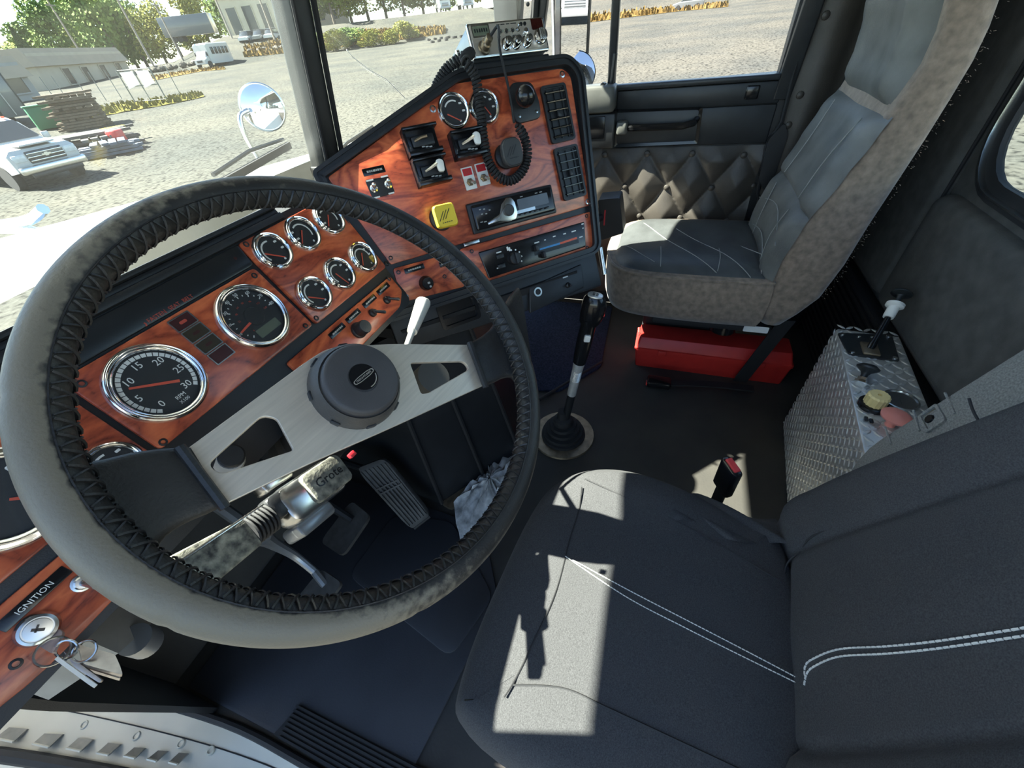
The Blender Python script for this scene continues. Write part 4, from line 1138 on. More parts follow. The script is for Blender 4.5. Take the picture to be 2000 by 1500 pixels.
# hub and horn cap
hc = (-.0045, -.0040)
b = MB(); b.lathe([(.046, -.036), (.0475, -.030), (.0475, -.022), (.046, -.014), (.043, -.005), (.0405, -.0015), (.0392, -.003), (.0001, -.004)], T(hc[0], hc[1]), 48)
hub = b.build('hub', mat('hub_plastic', (.045, .043, .042), .5, scale=30, col2=(.085, .075, .064), bump=.2, bscale=500), wheel, M=FW)
for i in range(8):
    a = i * pi / 4 + .3
    b = MB(); b.box((0, 0, 0), (.003, .010, .012), T(hc[0] + .0465 * cos(a), hc[1] + .0465 * sin(a), -.020) @ RZ(a), .001); b.build('hub_notch', BLK, hub, M=FW)
b = MB(); b.lathe([(.0385, -.004), (.0385, .003), (.0378, .0052), (.0362, .0068), (.034, .0075), (.0165, .0082), (.0152, .0080), (.0148, .0070), (.0001, .0070)], T(hc[0], hc[1]), 48)
cap = b.build('horn_cap', mat('cap_plastic', (.056, .053, .054), .55, bump=.35, bscale=1100, bdist=.0005), wheel, M=FW)
ec_ = (hc[0] + .001, hc[1] + .0005)
b = MB(); b.lathe([(.0142, .0070), (.0139, .0080), (.0001, .0080)], T(*ec_), 32); em = b.build('emblem', BLKS, cap, M=FW)
b = MB()
Fm = T(ec_[0], ec_[1], .008) @ RZ(radians(-2)) @ Matrix.Scale(1.12, 4)
cap_o = rpoly([(-.0115, -.0016), (-.006, -.0026), (.006, -.0026), (.0115, -.0016), (.0115, .0016), (.006, .0026), (-.006, .0026), (-.0115, .0016)], .0016, 3)
b.ring(cap_o, offset(cap_o, -.0006), 0, .0009, Fm)
b.tube([(.0112 * cos(a), .0112 * sin(a), .0002) for a in [radians(-100 + 8 * i) for i in range(11)]], .0005, 5, Fm)
text_into(b, 'FREIGHTLINER', .0027, Fm @ T(0, 0, .0004))
b.build('emblem_letters', CBFACE, cap, smooth=False, M=FW)

# ================================================================ steering column with its controls
colu = thing('steering_column', (.27, .50, .60), 'black steering column under the wheel carrying the turn signal switch', 'steering column')
b = MB(); b.lathe([(.034, -.036), (.036, -.050), (.040, -.060), (.044, -.075), (.048, -.10), (.048, -.24), (.034, -.26), (.034, -.46), (.0001, -.46)], T(hc[0], hc[1]), 28)
b.build('column_tube', BLK, colu, M=FW)
b = MB(); b.lathe([(.030, -.22), (.050, -.24), (.052, -.27), (.045, -.28), (.055, -.30), (.055, -.33), (.03, -.34)], T(hc[0], hc[1]), 24); b.build('column_boot', BLKM, colu, M=FW)
# turn signal switch: body, clamp, long lever with ribbed collar
e0, e1 = FW @ V((*(-0.0647, -0.058), -.165)), FW @ V((*(-0.22, -0.0288), -.105))
SK = 1.28
d_ = (e1 - e0); L = d_.length / SK; d_.normalize()
zz_ = FW.to_3x3() @ V((0, 0, 1)); zz_ = (zz_ - d_ * zz_.dot(d_)).normalized()
FS = frame(e0, d_, zz_.cross(d_), zz_) @ Matrix.Scale(SK, 4)
b = MB(); b.box((.022, 0, .004), (.066, .036, .030), bev=.007); ts = b.build('signal_body', CHROMED, colu, M=FS)
b = MB(); b.box((.008, -.001, .018), (.046, .031, .012), bev=.004); b.build('signal_cover', DUSTY, ts, M=FS)
b = MB(); text_into(b, 'Grote', .0125, FS @ T(.008, -.001, .0242) @ RZ(pi) ); b.build('lettering', BLKS, ts, smooth=False)
b = MB(); b.box((.052, -.006, .006), (.022, .022, .022), bev=.004); b.build('collar', BLK, ts, M=FS)
for i in range(6):
    b = MB(); b.lathe([(.0125, 0), (.0135, .0012), (.0125, .0024)], FS @ T(.062 + i * .0035, -.002, .006) @ RY(pi / 2), 14); b.build('collar_rib', BLKM, ts)
b = MB(); b.loft([[(.082, y * .013 - .001, z * .007 + .006) for y, z in rrect(2, 2, .4, 3)], [(L * .98, y * .0175 - .003, z * .006 + .004) for y, z in rrect(2, 2, .4, 3)]], FS, True); b.build('signal_lever', DUSTY, colu)
b = MB(); b.box((.085, -.0135, .008), (.09, .003, .008), FS, .001); b.build('lever_edge', CHROMED, colu)
b = MB(); b.box((.030, .024, -.010), (.040, .014, .030), bev=.003); b.build('clamp', CBBODY, ts, M=FS)
b = MB(); b.box((.038, -.028, -.002), (.030, .016, .020), bev=.003); b.build('hazard_tab', CHROMED, ts, M=FS)
c = (-0.0453, -0.0544); b = MB(); b.box((c[0], c[1], -.07), (.008, .006, .008), bev=.001); b.build('red_tab', ROSE, colu, M=FW)
# tilt handle seen through the left spoke opening
c = (-0.1051, 0.0403); FT = FW @ T(c[0], c[1], -.195) @ Matrix.Scale(1.45, 4)
b = MB(); b.lathe([(.0125, -.03), (.0125, .0), (.0115, .003)], T(-.003, 0, -.002), 20); b.build('tilt_sleeve', PALEM, colu, M=FT)
b = MB(); b.lathe([(.0100, .001), (.0098, .006), (.0085, .0075), (.0001, .0078)], n=20); b.build('tilt_button', BLK, colu, M=FT)
b = MB(); b.tube([(.012, .002, -.012), (.055, .022, -.02)], .0022, 6); b.build('tilt_rod', PALEM, colu, M=FT)
b = MB(); b.tube([(.045, -.006, -.02), (.052, .002, -.016), (.062, .006, -.02), (.075, .004, -.03)], .002, 6); b.build('tilt_cable', WPLA, colu, M=FT)
b = MB(); b.lathe([(.0118, -.03), (.0145, -.03), (.0145, -.008), (.0118, -.008)], T(-.006, -.004, 0), 20); b.build('red_band', ROSE, colu, M=FT)
# pale trailer brake lever on the right of the column
p0, p1 = V((0.4013, 0.3481, 0.6931)), V((0.5227, 0.3806, 0.7005))
d_ = p1 - p0
b = MB(); b.cyl(p0, p0 + d_ * .35, .0042, .0055, 12); b.cyl(p0 + d_ * .35, p1, .0085, .0135, 18); b.ball(p1, .0135, 8, sq=(1, 1, .6)); b.build('trailer_brake_lever', mat('pale_lever', (.80, .79, .72), .25, .25, var=.03), colu)
b = MB(); b.tube([p0, p0 + V((-.06, .01, -.03)), FW @ V((hc[0] + .03, hc[1], -.12))], .005, 8); b.build('lever_stalk', CHROMED, colu)
c = (0.1799, -0.0673); b = MB(); b.lathe([(.014, -.025), (.014, 0), (.0001, 0)], n=24); b.build('brake_valve', mat('valve_grey', (.075, .070, .060), .45), colu, M=FW @ T(c[0], c[1], -.19) @ Matrix.Scale(2.1, 4))

# ================================================================ pedals
def pedal(name, q, th, ribs, label, m=BLKM):
    """q: four world corners (tl, tr, br, bl) seen from the driver"""
    q = [V(p) for p in q]; nn = (q[1] - q[0]).cross(q[3] - q[0]).normalized()
    if nn.y > 0: nn = -nn
    c = sum(q, V()) / 4
    o = thing(name, tuple(c - nn * th), label, 'pedal')
    def bil(u, v, h): return (q[0].lerp(q[1], u)).lerp(q[3].lerp(q[2], u), v) + nn * h
    out = [(p[0] + .5, p[1] + .5) for p in rrect(1, 1, .16, 3)]
    b = MB(); b.loft([[bil(u, v, -th) for u, v in out], [bil(u, v, 0) for u, v in out], [bil(.5 + (u - .5) * .94, .5 + (v - .5) * .94, .003) for u, v in out]], caps=True); b.build('pedal_pad', m, o)
    for i in range(ribs):
        u = .10 + .80 * i / (ribs - 1)
        b = MB(); b.loft([[bil(u - .028, .06, .003), bil(u + .028, .06, .003), bil(u + .016, .06, .0062), bil(u - .016, .06, .0062)], [bil(u - .028, .94, .003), bil(u + .028, .94, .003), bil(u + .016, .94, .0062), bil(u - .016, .94, .0062)]], caps=True); b.build('tread_rib', m, o, smooth=False)
    return o, bil
PEDM = mat('pedal_rubber', (.055, .053, .050), .6, var=.25, scale=60)
q = [(0.4386, 0.6857, 0.2), (0.4821, 0.6103, 0.22), (0.4385, 0.4898, 0.05), (0.387, 0.5305, 0.035)]
acc, bil = pedal('accelerator_pedal', q, .012, 7, 'long ribbed rubber accelerator pedal at the right of the three pedals', PEDM)
for v in (.33, .40): 
    b = MB(); b.loft([[bil(.06, v, .004), bil(.94, v, .004), bil(.94, v, .0066), bil(.06, v, .0066)], [bil(.06, v + .02, .004), bil(.94, v + .02, .004), bil(.94, v + .02, .0066), bil(.06, v + .02, .0066)]], caps=True); b.build('cross_rib', PEDM, acc, smooth=False)
b = MB(); b.tube([bil(.5, .2, -.01), bil(.5, .1, -.01) + V((0, .06, -.02)), bil(.5, 0, 0) + V((.02, .22, -.06))], .010, 8); b.build('pedal_arm', BLK, acc)
b = MB(); b.cyl(bil(.1, 1, -.006), bil(.9, 1, -.006), .007, n=8); b.build('hinge_pin', BLK, acc)
q = [(0.3631, 0.6511, 0.17), (0.3392, 0.5756, 0.17), (0.2391, 0.6003, 0.14), (0.2546, 0.6796, 0.14)]
brk, bil = pedal('brake_pedal', q, .010, 7, 'ribbed brake pedal between the accelerator and the clutch', PEDM)
b = MB(); b.tube([bil(.5, .3, -.008), bil(.5, .2, -.02) + V((.0, .06, .01)), bil(.5, .2, 0) + V((.0, .25, .18))], .010, 8); b.build('pedal_arm', BLK, brk)
q = [(0.1938, 0.6118, 0.17), (0.1815, 0.5434, 0.17), (0.1165, 0.5653, 0.15), (0.1249, 0.6366, 0.15)]
clu, bil = pedal('clutch_pedal', q, .010, 7, 'ribbed clutch pedal hanging on a bare metal arm', PEDM)
p = [V((0.1798, 0.6173, 0.185)), V((0.1864, 0.6558, 0.23)), V((0.178, 0.6616, 0.3)), V((0.1686, 0.6436, 0.36))]
b = MB(); b.tube(catmull(p, 5), lambda t: .0085 + .009 * t * t, 10); b.tube([p[3], p[3] + V((.02, .16, .12)), p[3] + V((.02, .30, .06))], .012, 8); b.tube([p[0], bil(.5, .3, -.005)], .009, 8); b.build('pedal_arm', CBBODY, clu)

# ================================================================ gear lever
gl_ = thing('gear_lever', (.862, .205, 0), 'tall chrome and black gear lever with a range knob, standing in a round floor boot', 'gear lever')
base, top = V((.858, .206, .03)), V((0.868, 0.128, 0.5277))
ax = (top - base); LL = ax.length; FG = along(base, ax, (0, 1, 0))
b = MB(); b.lathe([(.072, .0), (.105, .0), (.103, .006), (.074, .006)], T(.858, .206, .0015), 40, caps=False); b.build('ring_plate', BRASS, gl_)
b = MB(); b.lathe([(.074, .004), (.073, .016), (.066, .018), (.068, .024), (.066, .032), (.054, .034), (.057, .040), (.055, .048), (.043, .050), (.046, .056), (.043, .064), (.032, .066), (.034, .073), (.030, .085), (.020, .092), (.016, .12), (.0001, .12)], T(.858, .206, 0), 36); b.build('boot', BLKM, gl_)
Lz = LL
b = MB(); b.lathe([(.013, .03), (.0125, Lz * .35), (.0001, Lz * .35)], FG, 18); b.build('lower_rod', BLK, gl_)
b = MB(); b.lathe([(.0140, Lz * .34), (.0140, Lz * .46), (.0001, Lz * .46)], FG, 20); b.build('chrome_sleeve', PALEM, gl_)
b = MB()
pr = []
for i in range(7): z = Lz * (.46 + .012 * i); pr += [(.0125, z), (.0150, z + .002), (.0125, z + .004)]
b.lathe(pr + [(.0001, pr[-1][1])], FG, 18); b.build('locknut', PALEM, gl_)
b = MB(); b.lathe([(.0150, Lz * .54), (.0170, Lz * .60), (.0175, Lz * .66), (.0001, Lz * .66)], FG, 20); b.build('chrome_collar', PALEM, gl_)
b = MB(); b.lathe([(.0180, Lz * .60), (.0205, Lz * .66), (.0215, Lz * .78), (.0200, Lz * .86), (.024, Lz * .90), (.0001, Lz * .90)], FG, 24); b.build('grip', BLKS, gl_)
kn = rrect(2, 2, .95, 6)
b = MB(); b.loft([[(x * .021 * s, y * .027 * s + dy, Lz * z) for x, y in kn] for s, z, dy in ((.7, .85, 0), (1.0, .88, -.001), (1.16, .93, -.003), (1.14, .985, -.003), (1.0, 1.015, -.001), (.75, 1.03, 0), (.3, 1.034, 0))], FG, True); k_ = b.build('knob', BLKS, gl_)
b = MB(); b.prism([(p[0] * .0145, p[1] * .019) for p in rrect(2, 2, .9, 5)], 0, .0035, FG @ T(0, 0, Lz * 1.03), .001); kp = b.build('knob_plate', PALEM, k_)
b = MB()
for x, y in ((-.005, .004), (0, .004), (.005, .004), (-.005, -.005), (0, -.005), (.005, -.005)): b.prism(rect_poly(x - .0013, y - .0026, x + .0013, y + .0026), 0, .0003, FG @ T(0, 0, Lz * 1.03 + .0036))
b.build('shift_pattern', BLKS, k_, smooth=False)
pc_ = base + ax * .80
dn = (V((0, 0, 1.05)) * 0 + V((-.85, -.35, .40))).normalized(); dn = (dn - ax * dn.dot(ax) / ax.length_squared).normalized()
b = MB(); b.prism(rrect(.016, .020, .003, 3), .016, .0255, frame(pc_, ax.normalized().cross(dn), ax.normalized(), dn), .001); b.build('splitter_button', WPLA, gl_)

# ================================================================ keys in the ignition
ky = thing('key_ring', (-.045, .47, .63), 'bunch of keys hanging from the ignition lock on wire rings', 'keys')
def flat(name, q, th, m, r=.003):
    q = [V(p) for p in q]; c = sum(q, V()) / len(q)
    n = (q[1] - q[0]).cross(q[2] - q[0]).normalized(); x = (q[1] - q[0]).normalized(); y = n.cross(x)
    F2 = frame(c, x, y, n); poly = [((p - c).dot(x), (p - c).dot(y)) for p in q]
    b = MB(); b.prism(rpoly(poly, r, 3), -th / 2, th / 2, None); return b.build(name, m, ky, M=F2)
KEYM = mat('key_metal', (.60, .56, .52), .35, .9, var=.15, scale=100)
flat('ignition_key', [(-0.0345, 0.4647, 0.6963), (-0.0354, 0.4387, 0.6957), (-0.0495, 0.4299, 0.6946), (-0.0491, 0.4547, 0.6933)], .0025, mat('key_head', (.42, .33, .31), .45, .4, var=.15, scale=100))
def wring(q, r, nrm):
    F2 = along(q, nrm); b = MB(); b.tube([(r * cos(2 * pi * i / 28), r * sin(2 * pi * i / 28), 0) for i in range(28)], .0010, 6, F2, True); return b.build('wire_ring', CHROMED, ky)
wring((-0.048, 0.4313, 0.696), .0105, (.2, -.7, .7)); wring((-0.0438, 0.4272, 0.6906), .008, (-.6, -.5, .6)); wring((-0.0407, 0.4197, 0.6815), .008, (-.2, -.5, .8))
flat('key_tag', [(-0.0486, 0.4285, 0.6927), (-0.0495, 0.4235, 0.6869), (-0.0529, 0.3922, 0.6753), (-0.0573, 0.3853, 0.676), (-0.0565, 0.3894, 0.6802), (-0.0528, 0.4195, 0.6905)], .0025, WPLA)
flat('key', [(-0.0405, 0.4357, 0.6769), (-0.0489, 0.4144, 0.6765), (-0.0445, 0.3823, 0.6641), (-0.0388, 0.3923, 0.6665), (-0.0356, 0.4056, 0.6655)], .0028, KEYM)
flat('key', [(-0.0459, 0.4369, 0.6837), (-0.0479, 0.4226, 0.6781), (-0.0512, 0.3943, 0.6671), (-0.0535, 0.3943, 0.6674), (-0.052, 0.4182, 0.6782)], .0025, KEYM)
flat('key', [(-0.0441, 0.4429, 0.6658), (-0.0519, 0.4211, 0.6664), (-0.0482, 0.3898, 0.6551), (-0.0428, 0.4005, 0.658)], .0025, KEYM)
# grey valve box under the left end of the dashboard
q0 = [V(p) for p in ((-0.0399, 0.5065, 0.6287), (-0.0008, 0.535, 0.5986), (-0.0081, 0.5029, 0.5632), (-0.0395, 0.4772, 0.5958))]
vb = thing('valve_box', tuple(q0[0]), 'grey metal box under the left end of the dashboard behind the keys', 'box')
nn = (q0[1] - q0[0]).cross(q0[3] - q0[0]).normalized()
if nn.dot(V((0, 0, 1.05)) - q0[0]) < 0: nn = -nn
b = MB(); b.loft([q0, [p - nn * .08 + V((0, .03, 0)) for p in q0]], caps=True); b.build('box_body', mat('box_grey', (.27, .255, .23), .5, 0., var=.15, scale=30), vb, smooth=False)
b = MB(); b.cyl(q0[3].lerp(q0[2], .45), q0[3].lerp(q0[2], .45) - nn * .02 + V((.015, .0, -.02)), .016, n=20); b.build('box_cap', CBBODY, vb)
b = MB(); c = q0[0].lerp(q0[2], .5); b.box((0, 0, .0005), (.012, .004, .001), along(c, nn)); b.build('slot', BLKS, vb)

# ================================================================ driver's seat
ds = thing('driver_seat', (.27, .0, 0), "driver's seat in a black fabric cover with white double stitching", 'seat')
SZ = .38
dout = catmull([(.030, .150), (.085, .182), (.25, .174), (.40, .150), (.475, .100), (.510, .03), (.515, -.05), (.495, -.14), (.462, -.22), (.435, -.285), (.25, -.31), (.04, -.31), (.012, -.20), (.008, .0)], 5, True)
dout = [(p.x, p.y) for p in dout] if hasattr(dout[0], 'x') else dout
ca = sum((dout[i - 1][0] * p[1] - p[0] * dout[i - 1][1]) for i, p in enumerate(dout))
if ca < 0: dout = dout[::-1]
cc = (.262, -.07)
def dtop(x, y):
    """height of the cushion's top"""
    return SZ + .012 * math.exp(-((x - .26) / .12) ** 2) * .5 + (.018 * max(0, min(1, (x - .40) / .06))) * max(0, 1 - abs(y + .05) / .3) - .02 * max(0, (y - .11) / .06) ** 2
lay = [(.10, .0), (.16, .02), (.24, .06), (.28, .11), (.33, .012), (.355, .003)]
b = MB()
loops = []
for d, z in ((-.030, .20), (-.004, .24), (.0, .29), (-.002, .33), (-.010, .355), (-.022, .370), (-.04, None)):
    l = offset(dout, d)
    loops.append([(x, y, dtop(x, y) - .006 if z is None else z) for x, y in l])
for k in (.80, .6, .4, .2, .02):
    l = offset(dout, -.04)
    loops.append([(cc[0] + (x - cc[0]) * k, cc[1] + (y - cc[1]) * k, dtop(cc[0] + (x - cc[0]) * k, cc[1] + (y - cc[1]) * k)) for x, y in l])
b.loft(loops, caps=True)
cush = b.build('cushion', FABRIC, ds, ang=80)
# loose gathered fabric at the rear right corner
b = MB()
b.grid(lambda u, v: (.40 + .085 * u + .010 * sin(v * 9 + u * 5), -.10 - .19 * v, .352 + .030 * (1 - u ** 3) + .006 * sin(u * 11 + v * 14) - .03 * v * u), 24, 24)
b.build('cover_fold', FABRIC, cush, ang=80)
def on_top(pts, h): return [V((p[0], p[1], dtop(p[0], p[1]) + h)) for p in pts]
def stitch(pts, r, gap, name, par, m):
    """dashed thread along a polyline"""
    b = MB(); P_ = catmull(pts, 14); n = len(P_)
    acc_ = 0; i = 0
    ln = [0]
    for k in range(1, n): ln.append(ln[-1] + (P_[k] - P_[k - 1]).length)
    tot = ln[-1]; s = 0
    def at_(d):
        for k in range(1, n):
            if ln[k] >= d: return P_[k - 1].lerp(P_[k], (d - ln[k - 1]) / max(1e-9, ln[k] - ln[k - 1]))
        return P_[-1]
    while s + gap * .8 < tot:
        b.tube([at_(s), at_(s + gap * .4) + V((0, 0, r * .3)), at_(s + gap * .82)], r, 4); s += gap
    o = b.build(name, m, par); return o
e1 = [(0.2833, 0.0536, 0.38), (0.261, -0.0422, 0.38), (0.2438, -0.1247, 0.38), (0.2286, -0.198, 0.38), (0.2141, -0.2647, 0.38)]
e2 = [(0.2858, 0.0664, 0.38), (0.2512, -0.0356, 0.38), (0.234, -0.1179, 0.38), (0.2207, -0.1911, 0.38), (0.2083, -0.2626, 0.38)]
for e in (e1, e2): stitch(on_top(e, .0016), .0008, .0052, 'double_stitch', cush, THREAD)
for e in ([(0.4249, 0.0663, 0.38), (0.3755, 0.0621, 0.38), (0.3138, 0.0656, 0.38), (0.2259, 0.0683, 0.38), (0.148, 0.0835, 0.38), (0.0995, 0.0951, 0.38), (0.0781, 0.1027, 0.38)], [(0.4434, 0.064, 0.38), (0.4309, 0.0146, 0.38), (0.4074, -0.088, 0.38), (0.3733, -0.1857, 0.38), (0.3406, -0.2591, 0.38)], [(0.0945, 0.0957, 0.38), (0.1118, 0.029, 0.38), (0.1092, -0.0331, 0.38), (0.1041, -0.121, 0.38), (0.0982, -0.2151, 0.38)]):
    b = MB(); b.tube(catmull(on_top(e, .0004), 8), .0013, 5); b.build('seam', BLKM, cush)
# backrest: covered front, wings beyond the side seams, grey original upholstery behind
FS2 = frame((.265, -.262, .39), (-.9922, .1247, 0), (-.0337, -.268, .9628), (.12, .9553, .2701))
HW = .238
def bh(a):
    s = abs(a)
    h = 0.004 * math.exp(-(a / .05) ** 2)
    if s > .125: h += .020 * sin(min(1, (s - .125) / .075) * pi / 2)
    h -= .006 * math.exp(-((s - .128) / .006) ** 2)
    if s > .195: h -= .085 * (1 - sqrt(max(0, 1 - ((s - .195) / (HW - .195)) ** 2)))
    return h
def bpt(a, v, e=0):
    bb = -.055 + .80 * v
    nar = 1 - .85 * max(0, min(v, .6) - .1) ** 1.35 - .30 * max(0, .10 - v)
    wr = .0035 * sin(v * 60 + a * 25) * max(0, 1 - v * 5) * (1 if abs(a) > .13 else .3)
    return (a * nar, bb, bh(a) - .10 * max(0, .07 - v) / .07 * .3 + wr + e)
b = MB()
N1 = 72
us = [-HW + 2 * HW * i / N1 for i in range(N1 + 1)]
b.grid(lambda u, v: bpt(-HW + 2 * HW * u, v), N1, 50)
b.grid(lambda u, v: (bpt(-HW + 2 * HW * u, v)[0], bpt(-HW + 2 * HW * u, v)[1], -.088), N1, 2)
bkf = b.build('backrest', FABRIC, ds, M=FS2, ang=80)
def on_back(q, e=.0012): return [V((p[0], p[1], bh(p[0]) + e)) for p in q]
for q in ([(0.0527, 0.0221), (0.0434, 0.0236), (0.0363, 0.0358), (0.03, 0.0813), (0.0353, 0.1468), (0.038, 0.2014), (0.0385, 0.2734), (0.0382, 0.2942)], [(0.0629, 0.0196), (0.0507, 0.0258), (0.0438, 0.0404), (0.0377, 0.0802), (0.0421, 0.1453), (0.0441, 0.1997), (0.0441, 0.2714), (0.0436, 0.2921)]):
    o = stitch(on_back(q), .0010, .0065, 'double_stitch', bkf, THREAD); o.matrix_basis = FS2
q = [(-0.0976, -0.017), (-0.1153, -0.007), (-0.1343, 0.0384), (-0.1323, 0.117), (-0.1225, 0.2206), (-0.1088, 0.326)]
b = MB(); b.tube(on_back(catmull([(*p, 0) for p in q], 5), .0003), .0014, 5); b.build('seam', BLKM, bkf, M=FS2)
q = [(-0.1894, 0.3181), (-0.165, 0.3137), (-0.1389, 0.3139), (-0.1124, 0.3273)]
b = MB(); b.tube(on_back(catmull([(*p, 0) for p in q], 5), .002), .0014, 5); b.build('seam', BLKM, bkf, M=FS2)
b = MB()
sh = rrect(.655, .80, .10, 6, 0, .43)
b.loft([[(p[0] * .93, p[1], -.16) for p in sh], [(p[0], p[1], -.14) for p in sh], [(p[0], p[1], -.085) for p in sh], [(p[0] * .98, p[1], -.062) for p in sh], [(p[0] * .93, p[1] * .98 + .01, -.055) for p in sh]], None, True)
shl = b.build('seat_shell', GREYFAB, ds, M=FS2)
for q in ([(-0.3291, 0.1464), (-0.2895, 0.1494)], [(-0.3265, 0.1954), (-0.2832, 0.1947)], [(-0.3211, 0.2432), (-0.2773, 0.2445)]):
    b = MB(); b.tube([(*q[0], -.054), (*q[1], -.054)], .0016, 5); b.build('seam', GREYFAB, shl, M=FS2)
c = (-0.291, 0.2163)
b = MB(); b.ring(rrect(.038, .030, .004, 3), rrect(.030, .022, .002, 3), 0, .004); b.build('slot_frame', GREYFAB, shl, M=FS2 @ T(c[0], c[1], -.056) @ RZ(.1))
b = MB(); b.prism(rrect(.031, .023, .002, 3), .0005, .001); b.build('slot_opening', BRASS, shl, M=FS2 @ T(c[0], c[1], -.056) @ RZ(.1))
b = MB(); b.lathe([(.007, 0), (.006, .002), (.0001, .002)], n=10); b.build('slot_bolt', BLKS, shl, M=FS2 @ T(c[0] - .003, c[1] - .004, -.055))
# suspension pedestal under the cushion
b = MB(); b.box((.27, -.08, .10), (.34, .36, .19), bev=.02); b.build('pedestal', BLKM, ds)
for i in range(4):
    b = MB(); b.box((.27, -.08, .05 + i * .035), (.37, .39, .012), bev=.005); b.build('bellows_fold', BLKM, ds)
# its belt buckle
bp = V((0.5612, -0.2045, 0.36))
bu = thing('belt_buckle', (bp.x, bp.y, .0), 'black seat belt buckle with red button standing between driver seat and floor console', 'buckle')
Fb = along(bp + V((.012, -.008, -.085)), V((-.10, .05, 1)), (.5, -.85, 0)) 
b = MB(); b.box((0, 0, .045), (.048, .022, .095), bev=.006); b.build('housing', BLKS, bu, M=Fb)
b = MB(); b.box((0, .001, .093), (.032, .014, .006), bev=.002); b.build('red_button', mat('button_red', (.62, .05, .05), .4), bu, M=Fb)
b = MB(); b.box((0, 0, -.13), (.03, .006, .27), bev=.002); b.build('stalk', BLK, bu, M=Fb)

# ================================================================ passenger's seat
ps = thing('passenger_seat', (1.42, -.10, 0), "passenger's high back seat of grey leather with brown suede sides", 'seat')
X0, X1 = 1.185, 1.655; XC = (X0 + X1) / 2
co = catmull([(X0, -.335), (X0 - .005, -.15), (X0 + .005, .03), (X0 + .045, .115), (X0 + .13, .155), (XC, .165), (X1 - .13, .155), (X1 - .045, .115), (X1 - .005, .03), (X1 + .005, -.15), (X1, -.335)], 6) 
co = [(p.x, p.y) for p in [V((q[0], q[1], 0)) for q in co]]
if sum(co[i - 1][0] * p[1] - p[0] * co[i - 1][1] for i, p in enumerate(co)) < 0: co = co[::-1]
cz = .445
b = MB(); b.loft([[(x, y, z + .012 * (y < .0) * 0) for x, y in offset(co, d)] for d, z in ((-.035, .285), (-.008, .292), (.0, .32), (.002, .38), (.0, .425), (-.006, cz))], caps=True)
pc = b.build('cushion_side', SUEDE, ps, ang=80)
def ptop(x, y):
    s = max(abs(x - XC) / .235, 0)
    return cz + .030 * (1 - s ** 4) * (1 - max(0, y) * 1.5) - .010 * math.exp(-((x - XC) / .10) ** 2) - .018 * max(0, (y - .06) / .1) ** 2
b = MB(); lo = offset(co, -.006); loops = [[(x, y, cz - .002) for x, y in lo]]
for k in (.97, .92, .84, .7, .55, .4, .25, .1, .01):
    loops.append([(XC + (x - XC) * k, -.09 + (y + .09) * k, ptop(XC + (x - XC) * k, -.09 + (y + .09) * k) - .016 * ((k - .84) / .13) * (k > .84)) for x, y in lo])
b.loft(loops, caps=True)
pt = b.build('cushion_top', mat('dark_grey_leather', (.062, .066, .066), .45, var=.25, scale=14, bump=.4, bscale=260, bdist=.0012), ps, ang=80)
GREYTH = mat('grey_thread', (.30, .30, .28), .8)
for q in ([(1.5451, 0.0595, 0.46), (1.3378, -0.0761, 0.46), (1.2079, -0.1788, 0.46)], [(1.3576, 0.1023, 0.46), (1.2837, 0.0479, 0.46), (1.2379, 0, 0.46)], [(1.4975, -0.0551, 0.46), (1.3316, -0.1829, 0.46), (1.1987, -0.2701, 0.46)], [(1.3982, -0.1851, 0.46), (1.2954, -0.189, 0.46), (1.2149, -0.1818, 0.46)], [(1.3421, -0.0123, 0.46), (1.2193, -0.0195, 0.46)], [(1.4034, -0.231, 0.46), (1.2952, -0.3224, 0.46)]):
    b = MB(); b.tube([V((p.x, p.y, ptop(p.x, p.y) + .0006)) for p in catmull(q, 6)], .0012, 5); b.build('seam', GREYTH, pt)
b = MB(); b.tube([V((x, y, cz - .003)) for x, y in offset(co, -.003)], .0045, 6, closed=True); b.build('piping', SUEDE, pc)
# back: suede shell lofted along the spine, leather front pads
st_ = [(.300, -.340, -.400), (.34, -.325, -.432), (.40, -.322, -.465), (.50, -.326, -.482), (.60, -.345, -.490), (.72, -.388, -.504), (.79, -.412, -.512), (.86, -.432, -.518), (.92, -.448, -.522), (.97, -.447, -.520), (1.02, -.436, -.512), (1.10, -.430, -.505), (1.17, -.436, -.498), (1.20, -.452, -.485)]
def w_at(z): return .235 - .012 * max(0, (.45 - z) / .15) - (.055 * max(0, min(1, (z - .84) / .10))) - .03 * max(0, (z - 1.08) / .12) ** 2
loops = []
for z, f, r in st_:
    hw = w_at(z); hw2 = .235 - .012 * max(0, (.45 - z) / .15) - .012 * max(0, min(1, (z - .9) / .2)) - .03 * max(0, (z - 1.08) / .12) ** 2
    loops.append([(XC + p[0], (f + r) / 2 + p[1], z) for p in rrect(2 * hw2, abs(f - r), min(.034, abs(f - r) * .45), 5)])
b = MB(); b.loft(loops, caps=True); sb = b.build('backrest_shell', SUEDE, ps, ang=80)
def fz(z, i):
    for k in range(len(st_) - 1):
        if st_[k][0] <= z <= st_[k + 1][0]:
            t = (z - st_[k][0]) / (st_[k + 1][0] - st_[k][0]); t = t * t * (3 - 2 * t) * .5 + t * .5
            return st_[k][i] + (st_[k + 1][i] - st_[k][i]) * t
    return st_[-1][i]
